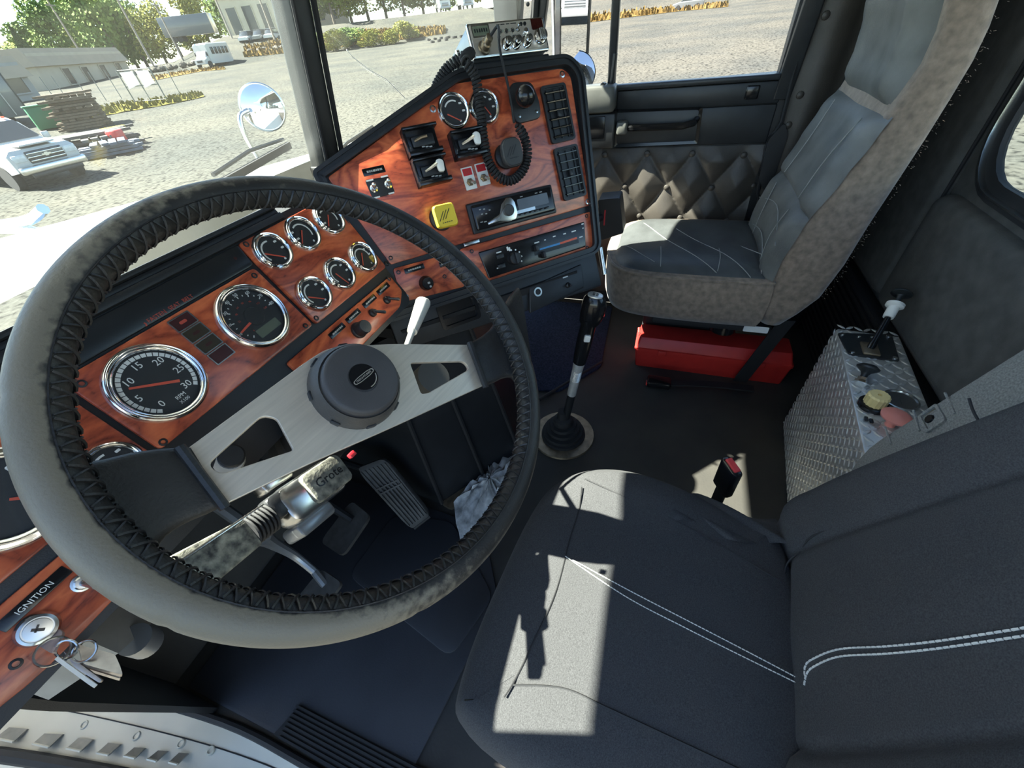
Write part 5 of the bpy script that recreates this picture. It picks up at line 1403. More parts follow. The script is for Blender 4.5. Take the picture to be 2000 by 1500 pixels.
def pad_(z0, z1, hw, name, puff, n=24, cpuff=.0):
    def f(u, v):
        s = 2 * u - 1; x = XC + hw * s; z = z0 + (z1 - z0) * v
        e = (1 - abs(s) ** 6) * (1 - abs(2 * v - 1) ** 8)
        wing = .016 * math.exp(-((abs(s) - .80) / .16) ** 2)
        return (x, fz(z, 1) - .004 + (puff + wing - .014 * math.exp(-(s / .55) ** 2) + cpuff * sin(pi * v)) * e, z)
    b = MB(); b.grid(f, n, 22); return b.build(name, PLEATH, ps, ang=80)
p1 = pad_(.40, .625, .226, 'lower_back_pad', .030)
p2 = pad_(.620, .835, .226, 'upper_back_pad', .026)
p3 = pad_(.845, 1.18, .190, 'headrest_pad', .034, cpuff=.01)
def fline(pts, par, m=GREYTH, r=.0013):
    b = MB(); b.tube([V(p) for p in catmull(pts, 5)], r, 5); b.build('seam', m, par)
for sx in (-1, 1):
    fline([(XC + sx * .11, fz(.44, 1) + .020, .44), (XC + sx * .10, fz(.53, 1) + .022, .53), (XC + sx * .12, fz(.61, 1) + .020, .61)], p1)
    fline([(XC + sx * .12, fz(.64, 1) + .018, .64), (XC + sx * .11, fz(.73, 1) + .020, .73), (XC + sx * .13, fz(.82, 1) + .016, .82)], p2)
for k, zz in ((0, .475), (1, .56)): fline([(XC - .20, fz(zz - .02, 1) + .026, zz - .02), (XC, fz(zz + .02, 1) + .019, zz + .02), (XC + .20, fz(zz - .02, 1) + .026, zz - .02)], p1)
# stitched edge between leather and suede on the near side
b = MB()
pts = [V((X0 + .012 + .02 * max(0, min(1, (z - .9) / .2)), fz(z, 1) - .022, z)) for z in [.42 + .03 * i for i in range(25)]]
b.tube(pts, .0022, 5); b.build('edge_piping', mat('dark_thread', (.05, .045, .045), .8), sb)
b = MB()
rnd = random.Random(3)
for i in range(170):   # frayed fluff along the rear edge
    z = .40 + .70 * rnd.random(); p = V((X0 + .03 * rnd.random() + .004, fz(z, 2) - .001, z)); d = V((rnd.uniform(-.003, .0), -rnd.uniform(.001, .004), rnd.uniform(-.003, .002)))
    b.tube([p, p + d], .0004, 3, caps=False)
fz_ = b.build('fringe', SUEDE, sb); fz_['kind'] = 'stuff'
# base and belt strap
b = MB(); b.box((1.50, -.16, .145), (.20, .34, .285), bev=.012); b.build('seat_base', BLKM, ps)
b = MB(); b.box((1.42, -.20, .27), (.42, .36, .025), bev=.006); b.build('seat_plate', BLKM, ps)
b = MB(); b.cyl((1.25, -.25, .262), (1.25, -.25, .235), .04, n=20); b.build('air_bag', BLKS, ps)
b = MB(); b.prism(rrect(.07, .022, .003, 2), 0, .001, along((1.205, -.335, .275), (-1, 0, 0), (0, 1, 0)) @ RZ(pi / 2)); b.build('white_tag', WPLA, ps)
b = MB(); b.add([(1.235, -.44, .30), (1.235, -.395, .30), (1.262, -.34, .01), (1.262, -.385, .01), (1.232, -.44, .30), (1.232, -.395, .30), (1.258, -.34, .01), (1.258, -.385, .01)], [(0, 1, 2, 3), (7, 6, 5, 4), (0, 4, 5, 1), (1, 5, 6, 2), (2, 6, 7, 3), (3, 7, 4, 0)]); b.build('tether_strap', BLKM, ps)
# buckle lying on the floor
bp = V((1.184, -0.0838, 0.02))
b2 = thing('belt_buckle', (bp.x, bp.y, 0), 'black belt buckle lying on the floor in front of the red box', 'buckle')
Fb = frame((bp.x, bp.y, .0), (.05, -1, 0), (1, .05, 0), (0, 0, -1))
b = MB(); b.box((bp.x, bp.y + .0, .016), (.050, .086, .026), bev=.007); b.build('housing', BLKS, b2)
b = MB(); b.box((bp.x - .012, bp.y + .042, .016), (.02, .006, .014), bev=.002); b.build('red_button', TOOLRED, b2)
pth = catmull([(bp.x, bp.y - .04, .016), (bp.x + .01, bp.y - .12, .022), (bp.x + .02, bp.y - .22, .024), (bp.x + .03, bp.y - .32, .018)], 6)
b = MB(); b.loft([[p + V((0, 0, .004)), p + V((.018, 0, .004)), p + V((.018, 0, -.002)), p + V((-.012, 0, -.002)), p + V((-.012, 0, .004))] for p in pth], caps=True); b.build('strap', BLKM, b2)

# ================================================================ red box under the passenger's seat
rb = thing('red_box', (1.34, -.24, 0), 'long red plastic safety kit box on the floor under the passenger seat', 'box')
Fr = frame((1.34, -.245, 0), (0, -1, 0), (1, 0, 0), (0, 0, 1))
def tap(z, sx, sy, r=.008): return [(p[0], p[1], z) for p in rrect(.535 * sx, .125 * sy, r, 3)]
b = MB(); b.loft([tap(.0, .955, .86), tap(.004, .96, .88), tap(.082, .99, 1.0), tap(.086, .99, 1)], Fr, True); b.build('box_bottom', TOOLRED, rb)
b = MB(); b.loft([tap(.084, 1.0, 1.05), tap(.094, 1.0, 1.05), tap(.096, .985, .98), tap(.128, .955, .80), tap(.134, .945, .72), tap(.135, .9, .6)], Fr, True); b.build('lid', TOOLRED, rb)
for x in (-.165, .165):
    b = MB(); b.box((x, -.066, .084), (.030, .010, .022), Fr, .002); b.build('latch', TOOLRED, rb)
b = MB(); b.tube([(-.262, -.02, .13), (-.258, 0, .118), (-.262, .02, .13)], .006, 6, Fr); b.build('end_lip', TOOLRED, rb)
b = MB(); b.box((0, -.0575, .06), (.46, .004, .004), Fr, .001); b.build('box_rib', TOOLRED, rb)

# ================================================================ diamond plate console
cp = [V((*p[:2], 0)) for p in ((1.083, -.482), (.40, -.414))]
dx = (cp[0] - cp[1]); CL = dx.length; dx.normalize(); dyv = V((0, 0, 1)).cross(dx)
FCN = frame(cp[1], dx, dyv, (0, 0, 1))         # local x along the front, y forward, z up
HC, DC = .383, .135
cn = thing('floor_console', tuple(cp[1].lerp(cp[0], .5)), 'diamond plate aluminium console box between the seats with levers and knobs on top', 'console')
b = MB(); b.box((CL / 2, -DC / 2, HC / 2), (CL, DC, HC), FCN, .006); b.build('plate_box', ALU, cn, smooth=True)
b = MB()
def loz(cx, cy, a, F2, l=.0105, w=.0036, h=.0016):
    c_, s_ = cos(a), sin(a)
    pts = [(l, 0), (l * .45, w), (-l * .45, w), (-l, 0), (-l * .45, -w), (l * .45, -w)]
    q = [(cx + x * c_ - y * s_, cy + x * s_ + y * c_) for x, y in pts]; k = .55
    b.loft([[(*p, 0) for p in q], [(cx + (p[0] - cx) * k, cy + (p[1] - cy) * k, h) for p in q]], F2, caps=True)
FF = FCN @ frame((0, 0, 0), (-1, 0, 0), (0, 0, 1), (0, 1, 0))
for i in range(44):
    for j in range(24):
        loz(-.012 - i * .0156, .012 + j * .0156, radians(45 if (i + j) % 2 else 135) , FF)
b.build('front_tread', ALU, cn, smooth=False)['kind'] = 'stuff'
b = MB()
for i in range(34):
    for j in range(7):
        loz(.018 + i * .0205, -.012 - j * .0185, radians(45 if (i + j) % 2 else 135), FCN @ T(0, 0, HC), .0125, .0042, .0014)
b.build('top_tread', ALU, cn, smooth=False)['kind'] = 'stuff'
def cl(p): return FCN.inverted() @ V(p)
TZ = HC
q = [cl(p) for p in [(1.054, -0.4781, 0.386), (1.0661, -0.5964, 0.386), (0.9558, -0.5807, 0.386), (0.9624, -0.4813, 0.386)]]
b = MB(); b.prism(rpoly([(p.x, p.y) for p in q[::-1]], .006, 3), TZ, TZ + .004, FCN); lp = b.build('lever_plate', DKG, cn)
for p in q:
    c = V((sum(k.x for k in q) / 4, sum(k.y for k in q) / 4, 0)); s = V((p.x, p.y, 0)).lerp(c, .16)
    b = MB(); b.lathe([(.0055, TZ + .004), (.005, TZ + .007), (.0001, TZ + .008)], FCN @ T(s.x, s.y), 10); b.build('bolt', CHROMED, lp)
for t in (.33, .66):
    for a_, b_ in ((0, 1), (3, 2)):
        s = V((q[a_].x, q[a_].y, 0)).lerp(V((q[b_].x, q[b_].y, 0)), t).lerp(c, .28)
        b = MB(); b.lathe([(.0045, TZ + .004), (.004, TZ + .006), (.0001, TZ + .007)], FCN @ T(s.x, s.y), 10); b.build('bolt', CHROMED, lp)
lb = V((0.9911, -0.5309, 0.388)); lt = V((1.1084, -0.585, 0.482))
d_ = lt - lb; LL = d_.length; FL2 = along(lb, d_)
lc_ = cl(lb); b = MB(); b.box((lc_.x, lc_.y, TZ + .006), (.050, .034, .006), FCN, .002); b.build('slot_frame', BRASS, lp)
b = MB(); b.lathe([(.0075, 0), (.0085, .012), (.0070, .02), (.0065, LL * .6), (.0001, LL * .6)], FL2, 14); b.build('lever_rod', BLKS, cn)
b = MB(); b.lathe([(.0105, LL * .56), (.0115, LL * .60), (.0115, LL * .74), (.0185, LL * .76), (.0185, LL * .80), (.011, LL * .81), (.0001, LL * .81)], FL2, 24); b.build('white_collar', WPLA, cn)
b = MB(); b.lathe([(.0055, LL * .78), (.0055, LL * .92), (.008, LL * .95), (.021, LL * .975), (.0215, LL * .99), (.015, LL * 1.03), (.0001, LL * 1.05)], FL2, 28); b.build('mushroom_knob', DKG, cn)
def tw(u): return cl(u)
kb = cl((0.8629, -0.4839, 0.385)); kt = cl((0.8978, -0.4976, 0.418))
F3 = FCN @ along(V((kb.x, kb.y, TZ)), V((kt.x - kb.x, kt.y - kb.y, .040)))
b = MB(); b.lathe([(.013, 0), (.012, .005), (.009, .006), (.009, .012), (.0001, .012)], F3, 6); b.build('hex_nut', CHROME, cn, smooth=False)
b = MB(); b.lathe([(.006, .010), (.007, .018), (.010, .024), (.021, .032), (.022, .036), (.014, .042), (.0001, .044)], F3, 26); b.build('push_knob', DKG, cn)
c = cl((0.7847, -0.4853, 0.385)); F3 = FCN @ T(c.x, c.y, TZ)
b = MB(); b.lathe([(.027, 0), (.0265, .008), (.022, .010), (.0001, .010)], F3, 30); b.build('knob_base', BLKS, cn)
b = MB(); pr_ = [(.0185 + (.0016 if i % 2 else 0), 0) for i in range(32)]
A = [(r * cos(2 * pi * i / 32), r * sin(2 * pi * i / 32)) for i, (r, _) in enumerate(pr_)]
b.loft([[(x, y, .010) for x, y in A], [(x, y, .030) for x, y in A], [(x * .86, y * .86, .0335) for x, y in A], [(x * .2, y * .2, .0335) for x, y in A], [(x * .18, y * .18, .030) for x, y in A]], F3, True); b.build('cream_knob', CREAM, cn)
c = cl((0.8123, -0.541, 0.385)); F3 = FCN @ T(c.x, c.y, TZ)
b = MB(); b.lathe([(.027, .001), (.029, .0065), (.032, .006), (.033, .0)], F3, 32, False); g_ = b.build('air_gauge', CHROMED, cn)
b = MB(); b.lathe([(.0001, .003), (.029, .003)], F3, 28, False); b.build('dial', GREYK, g_)
b = MB(); b.box((-.004, 0, .0036), (.020, .0012, .0006), F3); b.build('needle', BLK, g_)
b = MB(); b.lathe([(.0001, .0055), (.0285, .0052)], F3, 28, False); b.build('gauge_glass', GLASSC, g_)
c = cl((0.7344, -0.5021, 0.41)); F3 = FCN @ T(c.x, c.y, TZ)
b = MB(); b.lathe([(.009, 0), (.008, .012), (.010, .016), (.0245, .022), (.0255, .026), (.018, .031), (.0001, .032)], F3 @ Matrix.Scale(1.0, 4), 28); b.build('pink_knob', PINK, cn)
for u in [(0.7388, -0.4628, 0.386), (0.7348, -0.4705, 0.386)]:
    c = cl(u); b = MB(); b.box((c.x, c.y, TZ + .003), (.012, .006, .004), FCN, .001); b.build('toggle_base', BLK, cn)

# ================================================================ grey rag on the floor by the seat
ro = [V(p) for p in [(0.5066, 0.4551, 0.012), (0.585, 0.4383, 0.012), (0.6394, 0.4044, 0.012), (0.6982, 0.4184, 0.012), (0.7213, 0.3634, 0.012), (0.7546, 0.3027, 0.012), (0.5983, 0.2873, 0.012), (0.5084, 0.2968, 0.012), (0.4003, 0.3867, 0.012)]]
rg = MB(); c = sum(ro, V()) / len(ro)
rnd = random.Random(5)
loops = []
for k in (1, .8, .6, .4, .2, .02):
    loops.append([(c.x + (p.x - c.x) * k, c.y + (p.y - c.y) * k, .014 + .030 * (1 - k) + .012 * sin(i * 2.1 + k * 7)) for i, p in enumerate([ro[j // 4].lerp(ro[(j // 4 + 1) % len(ro)], (j % 4) / 4) + V((rnd.uniform(-.004, .004), rnd.uniform(-.004, .004), 0)) for j in range(len(ro) * 4)])])
rg.loft(loops); rg.loft([[(x, y, max(.0125, z - .004)) for x, y, z in l] for l in loops])
r_ = rg.build('rag', FELT, None, ang=80); tag(r_, 'crumpled grey felt rag on the floor in front of the driver seat', 'rag')

# ================================================================ CB radio on the shelf behind the pod
cb = thing('radio', tuple(FB @ V((.49, .33, -.12))), 'silver faced two-way radio standing on top of the angled panel', 'radio')
F2 = FB @ T(.4865, .3575, -.05) @ RZ(radians(-.9))
W_, H_ = .172, .057
b = MB(); b.box((0, 0, -.088), (W_ - .004, H_ - .002, .170), bev=.003); b.build('case', CBBODY, cb, M=F2)
b = MB(); b.box((0, 0, -.001), (W_, H_, .010), bev=.002); b.build('front_frame', CHROMED, cb, M=F2)
b = MB(); b.prism(rrect(W_ - .008, H_ - .008, .002, 3), .004, .0055); b.build('face', CBFACE, cb, M=F2)
def cbp(u, v):  # fraction of the face, measured from its top left
    return (-W_ / 2 + W_ * u, H_ / 2 - H_ * v)
def cring(u, v, prof, m, name, n=20, par=None):
    p = cbp(u, v); b = MB(); b.lathe(prof, T(p[0], p[1], .0055), n); return b.build(name, m, par or cb, M=F2)
p = cbp(.15, .24); b = MB(); b.prism(rrect(.038, .022, .001, 2, *p), .0055, .0065); mt = b.build('meter_frame', CHROMED, cb, M=F2)
b = MB(); b.prism(rrect(.033, .015, .001, 2, p[0], p[1] - .0005), .0065, .0070); b.build('meter', LCD, mt, M=F2)
b = MB()
for i in range(6): b.prism(rect_poly(p[0] - .014 + i * .005, p[1] - .003, p[0] - .011 + i * .005, p[1] + .003), .0070, .0071)
b.build('meter_print', DARK, mt, smooth=False, M=F2)
p = cbp(.885, .22); b = MB(); b.prism(rrect(.026, .018, .001, 2, *p), .0055, .0068); b.build('channel_display', LCDR, cb, M=F2)
for u in (.385, .465, .545, .615): 
    o = cring(u, .335, [(.0048, 0), (.0040, .003), (.0001, .003)], CHROMED, 'toggle_switch', 14); pp = cbp(u, .335)
    b = MB(); b.cyl((pp[0], pp[1], .008), (pp[0], pp[1] - .004 if u < .6 else pp[1] + .005, .018), .0016, .0024, 8); b.build('lever', BLKS if u < .6 else CHROME, o, M=F2)
for u in (.675, .725): cring(u, .17, [(.0035, 0), (.003, .002), (.0001, .002)], DARK, 'indicator_lamp', 10)
cring(.715, .40, [(.0055, 0), (.005, .005), (.0035, .006), (.0001, .006)], CHROME, 'small_knob', 16)
for u in (.43, .555, .70):
    o = cring(u, .70, [(.0115, 0), (.011, .001), (.008, .0012), (.0078, .013), (.007, .0145), (.0001, .0146)], CHROME, 'rotary_knob', 20); pp = cbp(u, .70)
    b = MB(); b.lathe([(.0055, .014), (.0052, .020), (.0001, .0204)], T(pp[0], pp[1], .0055), 16); b.build('knob_cap', CHROMED, o, M=F2)
o = cring(.895, .60, [(.0145, 0), (.014, .002), (.0115, .0025), (.011, .013), (.0001, .0132)], CHROME, 'channel_knob', 26); pp = cbp(.895, .60)
b = MB()
for i in range(3): b.box((pp[0] - .005 + i * .005, pp[1], .0195), (.0022, .018, .003), RZ(0), .0006)
b.build('knob_bars', CHROMED, o, M=F2)
b = MB()
for i, w in enumerate((.007, .009, .008, .013)):
    x = cbp(.36, 0)[0] + (0, .009, .021, .031)[i]; y = cbp(0, .125)[1]; b.prism(rect_poly(x, y - .0008, x + w, y + .0008), .0055, .0057)
for u, v, w in ((.36, .47, .008), (.47, .47, .008), (.56, .47, .008), (.43, .535, .010), (.56, .50, .010), (.70, .48, .010), (.20, .50, .008)):
    x, y = cbp(u, v); b.prism(rect_poly(x - w / 2, y - .0006, x + w / 2, y + .0006), .0055, .0057)
b.build('face_print', DARK, cb, smooth=False, M=F2)
b = MB(); b.box((0, -.034, -.085), (W_ + .012, .010, .15), bev=.002); b.box((-W_ / 2 - .006, -.012, -.10), (.004, .05, .05)); b.box((W_ / 2 + .006, -.012, -.10), (.004, .05, .05)); b.build('bracket', BLK, cb, M=F2)
for s in (-1, 1):
    b = MB(); b.lathe([(.008, 0), (.0075, .006), (.0001, .007)], n=14); b.build('side_bolt', CHROMED, cb, M=F2 @ T(s * (W_ / 2 + .007), .004, -.05) @ RY(s * pi / 2))
# microphone cord: plug, straight lead, coil that loops down over the panel and back up behind the radio
mc = thing('coiled_cord', tuple(FB @ V((.45, .2, .02))), 'black coiled microphone cord hanging in a loop over the angled panel', 'cord')
pp = cbp(.135, .76)
b = MB(); b.lathe([(.0125, .0055), (.0120, .009), (.0095, .010), (.0095, .020), (.0075, .022), (.0070, .034), (.0001, .036)], T(pp[0], pp[1], 0) @ RX(-.2) @ RY(.15), 24); b.build('plug', BRASS, mc, M=F2)
P0 = F2 @ V((pp[0] + .006, pp[1] + .007, .036)); 
lead = [P0, P0 + (FB.to_3x3() @ V((.012, .006, .014)))] + [FB @ V((*p, h)) for p, h in zip([(0.4151, 0.3114), (0.4153, 0.2717), (0.4154, 0.2304), (0.4115, 0.1924)], (.036, .034, .032, .030))]
b = MB(); b.tube(catmull(lead, 8), .0026, 8); b.build('straight_lead', BLKM, mc)
path = [FB @ V((*p, h)) for p, h in zip([(0.4174, 0.1895), (0.4292, 0.1678), (0.4298, 0.1383), (0.4124, 0.1116), (0.3826, 0.0987), (0.3575, 0.1104), (0.3448, 0.1405), (0.3468, 0.1802), (0.3538, 0.2178), (0.3583, 0.2505), (0.3584, 0.2788), (0.3461, 0.3024)], (.028, .024, .021, .019, .018, .018, .018, .018, .019, .021, .026, .030))]
path += [FB @ V((.372, .322, .0)), FB @ V((.335, .318, -.035)), FB @ V((.31, .300, -.075))]
cpth = catmull(path, 40)
ln = [0]
for k in range(1, len(cpth)): ln.append(ln[-1] + (cpth[k] - cpth[k - 1]).length)
tot = ln[-1]; turns = int(tot / .0062); pts = []
x = None; k = 1; N_ = turns * 9
for i in range(N_ + 1):
    d = tot * i / N_
    while k < len(ln) - 1 and ln[k] < d: k += 1
    f = (d - ln[k - 1]) / max(1e-9, ln[k] - ln[k - 1]); p = cpth[k - 1].lerp(cpth[k], f); t = (cpth[k] - cpth[k - 1]).normalized()
    if x is None: x = t.orthogonal().normalized()
    x = (x - t * x.dot(t)).normalized(); y = t.cross(x); a = 2 * pi * i / 9
    rr = .0072 * min(1, .35 + i / 20, .35 + (N_ - i) / 20)
    pts.append(p + rr * (cos(a) * x + sin(a) * y))
b = MB(); b.tube(pts, .0027, 6); b.build('coil', BLKM, mc)
# ball mount fixed to the panel
bm_ = thing('ball_mount', tuple(FB @ V((*(0.4598, 0.2378), 0))), 'black ball mount screwed to the angled panel beside the upper vent', 'mount')
c = (0.4566, 0.2312); c2 = (0.4394, 0.2272)
b = MB(); b.prism(rpoly([(-.028, -.036), (.030, -.034), (.034, -.004), (.026, .030), (-.020, .034), (-.030, .010)], .012, 4), 0, .006, None, .002); b.build('base_plate', BLK, bm_, M=FB @ T(c[0], c[1], .0015))
v0, v1 = V((c[0], c[1], .004)), V((c2[0], c2[1], .045))
b = MB(); b.cyl(v0, v1, .014, .010, 18); b.build('ball_stem', BLK, bm_, M=FB)
b = MB(); b.ball(v1, .0185, 12); b.build('ball', BLKS, bm_, M=FB)
for dx, dy in ((-.018, -.024), (.022, -.022), (.02, .016)):
    b = MB(); b.lathe([(.0035, 0), (.003, .0015), (.0001, .002)], n=10); b.build('screw', CHROMED, bm_, M=FB @ T(c[0] + dx, c[1] + dy, .0075))

# ================================================================ outside: ground
def gxy(x, y):
    r = hypot(x, y); az = math.degrees(atan2(y, x))
    return -1.61 + .032 * max(0, min(r, 130) - 20) + .17 * max(0, min(r, 115) - 95) * max(0, min(1, (53 - az) / 5)) * max(0, min(1, (az + 20) / 5))
b = MB()
rs = [0.0, 3, 8, 14, 18, 20, 22, 25, 30, 36, 44, 56, 70, 84, 95, 100, 108, 115, 130, 150, 220, 500]
A = 144
b.add([(r * cos(2 * pi * k / A), r * sin(2 * pi * k / A), gxy(r * cos(2 * pi * k / A), r * sin(2 * pi * k / A))) for r in rs for k in range(A)],
      [(i * A + k, i * A + (k + 1) % A, (i + 1) * A + (k + 1) % A, (i + 1) * A + k) for i in range(len(rs) - 1) for k in range(A)])
gr = b.build('ground', GROUND, None); gr['kind'] = 'structure'
DRY = mat('dry_grass', (0.108, 0.0675, 0.0216), .95, scale=.9, col2=(0.1782, 0.1269, 0.0459), spec=.05)
GRN = mat('yellow_green_grass', (0.0864, 0.0837, 0.0189), .95, scale=1.2, col2=(0.1458, 0.1296, 0.0297), spec=.05)
LOT = mat('pale_lot', (.30, .29, .25), .95, scale=.5, var=.15, spec=.05)
def patch(name, q, m, label, h=.35, n=900, seed=1, blades=True):
    """an uneven carpet of grass tufts over a stretch of ground"""
    rnd = random.Random(seed); b = MB(); P_ = [V((p[0], p[1], 0)) for p in q]
    k = len(P_) // 2; a, c = P_[:k], P_[k:][::-1]
    def at_(u, v):
        x = u * (k - 1); i = min(int(x), k - 2); f = x - i
        p = a[i].lerp(a[i + 1], f).lerp(c[i].lerp(c[i + 1], f), v); return V((p.x, p.y, gxy(p.x, p.y)))
    b.grid(lambda u, v: at_(u, v) + V((0, 0, .05 + .05 * sin(u * 40) * sin(v * 9))), 24, 6)
    if blades:
        for i in range(n):
            p = at_(rnd.random(), rnd.random()); l = h * rnd.uniform(.5, 1.3); an = rnd.uniform(0, pi); w = l * .35
            d = V((cos(an) * w, sin(an) * w, 0)); t = p + V((rnd.uniform(-.1, .1), rnd.uniform(-.1, .1), l))
            b.add([p - d, p + d, t + d * .5, t - d * .5], [(0, 1, 2, 3)])
    o = b.build(name, m, None, smooth=False); tag(o, label, 'grass', kind='stuff'); return o
patch('grass_strip', [(22.79, 42.31, -0.71), (26.2, 42.81, -0.64), (27.76, 40.11, -0.69), (30.77, 38.73, -0.67), (28.3, 35.57, -0.8), (25.24, 35.68, -0.85), (22.65, 36.98, -0.86), (20.06, 37.22, -0.9)], GRN, 'strip of yellow green grass under the white notice boards', .25, 700, 2)
patch('grass_bank', [(67.78, 71.16, 1.45), (71.98, 66.04, 1.33), (75.97, 60.4, 1.2), (80.98, 53.98, 1.26), (84.2, 48.35, 1.21), (87.7, 42.71, 1.3), (90.98, 44.14, 2.02), (89.35, 50.95, 2.37), (87.81, 59.05, 2.97), (83.75, 65.64, 3.09), (78.75, 71.22, 3.04), (72.46, 75.18, 2.69)], DRY, 'bank of dry orange grass at the top of the gravel yard', .55, 3200, 3)
patch('grass_verge', [(43.56, 62.9, 0.2), (48.31, 64.4, 0.33), (53.61, 65.68, 0.46), (54.04, 61.38, 0.37), (56.87, 64.46, 0.5), (58.54, 71.46, 0.71), (54.3, 71.99, 0.64), (51.1, 73.19, 0.61)], DRY, 'thin verge of dry grass left of the white bus', .25, 400, 4)
patch('grass_edge', [(84.32, 15.67, 0.49), (85.59, 9.49, 0.51), (85.83, 2, 0.5), (81.77, -4.15, 0.37), (85.91, -4.32, 0.5), (95.13, 2.28, 0.82), (96.62, 10.8, 1.23), (96.24, 17.92, 1.37)], DRY, 'dry grass slope seen through the passenger window', .5, 900, 5)

# trees
LEAF = [mat('leaf_green', (0.07267, 0.1211, 0.03553), .8, scale=1.5, col2=(0.1777, 0.2341, 0.05652), spec=.1), mat('leaf_yellow', (0.1292, 0.1453, 0.0323), .8, scale=1.5, col2=(0.2745, 0.2584, 0.05652), spec=.1), mat('leaf_dark', (0.02394, 0.05054, 0.0266), .8, scale=1.5, col2=(0.0532, 0.08645, 0.0399), spec=.1)]
BARK = mat('bark', (.12, .095, .07), .9)
def crown(kind, seed, n=3600):
    rnd = random.Random(seed); b = MB()
    blobs = [(rnd.uniform(-.55, .55), rnd.uniform(-.55, .55), rnd.uniform(-.55, .65), rnd.uniform(.35, .6)) for _ in range(9)] + [(0, 0, 0, .75)]
    for i in range(n):
        while True:
            x, y, z = (rnd.gauss(0, 1) for _ in range(3)); l = sqrt(x * x + y * y + z * z)
            if l > .01: break
        if kind == 'cone':
            t = rnd.random() ** .7; r = (1 - t) * .62 * rnd.uniform(.65, 1.05); a = rnd.uniform(0, 2 * pi); p = V((r * cos(a), r * sin(a), t * 2 - 1))
        else:
            q = blobs[rnd.randrange(len(blobs))]; s = q[3] * rnd.uniform(.75, 1.05) / l; p = V((q[0] + x * s, q[1] + y * s, q[2] + z * s * .9))
        s = rnd.uniform(.03, .075); u = V((rnd.gauss(0, 1), rnd.gauss(0, 1), rnd.gauss(0, 1))).normalized(); w = u.orthogonal().normalized() * s; u = u * s
        b.add([p - u, p + w * .8, p + u, p - w * .8], [(0, 1, 2, 3)])
    return b
def tree_proto(i, kind, m, th):
    t = thing('tree', (0, 0, -300 - 30 * i), 'tree', 'tree')
    b = crown(kind, 20 + i); c = b.build('crown', m, t, smooth=False, M=T(0, 0, -300 - 30 * i) @ T(0, 0, th + (1.0 if kind == 'cone' else .8)))
    b = MB(); b.cyl((0, 0, 0), (0, 0, th + 1.0), .07, .03, 8); b.build('trunk', BARK, t, M=T(0, 0, -300 - 30 * i)); return t
protos = [tree_proto(0, 'round', LEAF[0], .35), tree_proto(1, 'round', LEAF[1], .40), tree_proto(2, 'cone', LEAF[2], .12), tree_proto(3, 'round', LEAF[0], .55)]
used = [False] * 4
def plant(p, r, k, h, w, label, group):
    d = V((p[0], p[1], 0)).normalized() * r
    M0 = T(d.x, d.y, gxy(d.x, d.y) - .2) @ RZ(r * 3 + h) @ Matrix.Diagonal((w, w, h, 1))
    src = protos[k]
    if used[k]: o = copy_tree(src, ID)
    else: o = src; used[k] = True
    o.matrix_basis = M0 @ Matrix.Diagonal((1, 1, .42, 1)); tag(o, label, 'tree', group)
# children of a prototype keep local transforms once the parent is moved
rows = [
 ((0.4324, 0.9017, 1.0584), 146, 0, 6.8, 5), ((0.4528, 0.8916, 1.0556), 159, 1, 7.3, 5), ((0.4831, 0.8755, 1.0575), 151, 0, 10.7, 5), ((0.5066, 0.8622, 1.0543), 142, 0, 13.7, 5), ((0.5313, 0.8471, 1.054), 151, 3, 14.6, 5),
 ((0.554, 0.8325, 1.0541), 135, 0, 14.6, 5), ((0.5782, 0.8159, 1.054), 140, 0, 12.7, 5), ((0.6005, 0.7996, 1.0543), 135, 1, 10.7, 4.5), ((0.6205, 0.7842, 1.0528), 151, 3, 8.8, 4.5), ((0.4031, 0.9151, 1.0567), 146, 1, 6.8, 5), ((0.4671, 0.8841, 1.0596), 173, 0, 8.8, 5), ((0.5674, 0.8234, 1.0523), 165, 0, 15.6, 6), ((0.5236, 0.852, 1.0551), 167, 1, 15.6, 6)]
for p, r, k, h, w in rows: plant(p, r, k, h, w, 'leafy green tree of the tall grove behind the tan building', 'grove behind the tan building')
rows = [((0.6398, 0.7685, 1.0522), 169, 1, 7, 4.5), ((0.6576, 0.7533, 1.0517), 159, 1, 12, 5), ((0.6825, 0.7309, 1.0509), 176, 0, 13, 5.5), ((0.7072, 0.707, 1.0495), 173, 0, 13, 5.5), ((0.7271, 0.6866, 1.0501), 182, 3, 14, 6), ((0.7469, 0.665, 1.0471), 178, 1, 13, 5)]
for p, r, k, h, w in rows: plant(p, r, k, h, w, 'yellowish tree standing behind the beige garage building', 'trees behind the beige garage')
rows = [((0.7826, 0.6225, 1.0509), 124, 0, 9, 5), ((0.7981, 0.6025, 1.0498), 119, 3, 10, 5), ((0.8158, 0.5783, 1.0506), 122, 1, 10, 5), ((0.8329, 0.5535, 1.0506), 124, 3, 11, 5), ((0.8503, 0.5263, 1.0504), 124, 1, 11, 5), ((0.867, 0.4983, 1.0502), 127, 0, 11, 5), ((0.8838, 0.4678, 1.0499), 130, 1, 11, 5), ((0.9303, 0.3668, 1.0498), 130, 1, 10, 5), ((0.9133, 0.4073, 1.0502), 142, 0, 12, 6)]
for p, r, k, h, w in rows: plant(p, r, k, h, w, 'slender tree at the top of the dry grass bank', 'trees on the dry bank')
plant((0.4686, 0.8834, 1.0594), 103, 2, 7.5, 3.2, 'dark pointed conifer in front of the tan building', None)
plant((0.423, 0.9061, 1.0539), 173, 1, 8, 6, 'yellow green tree at the left edge beyond the low building', None)
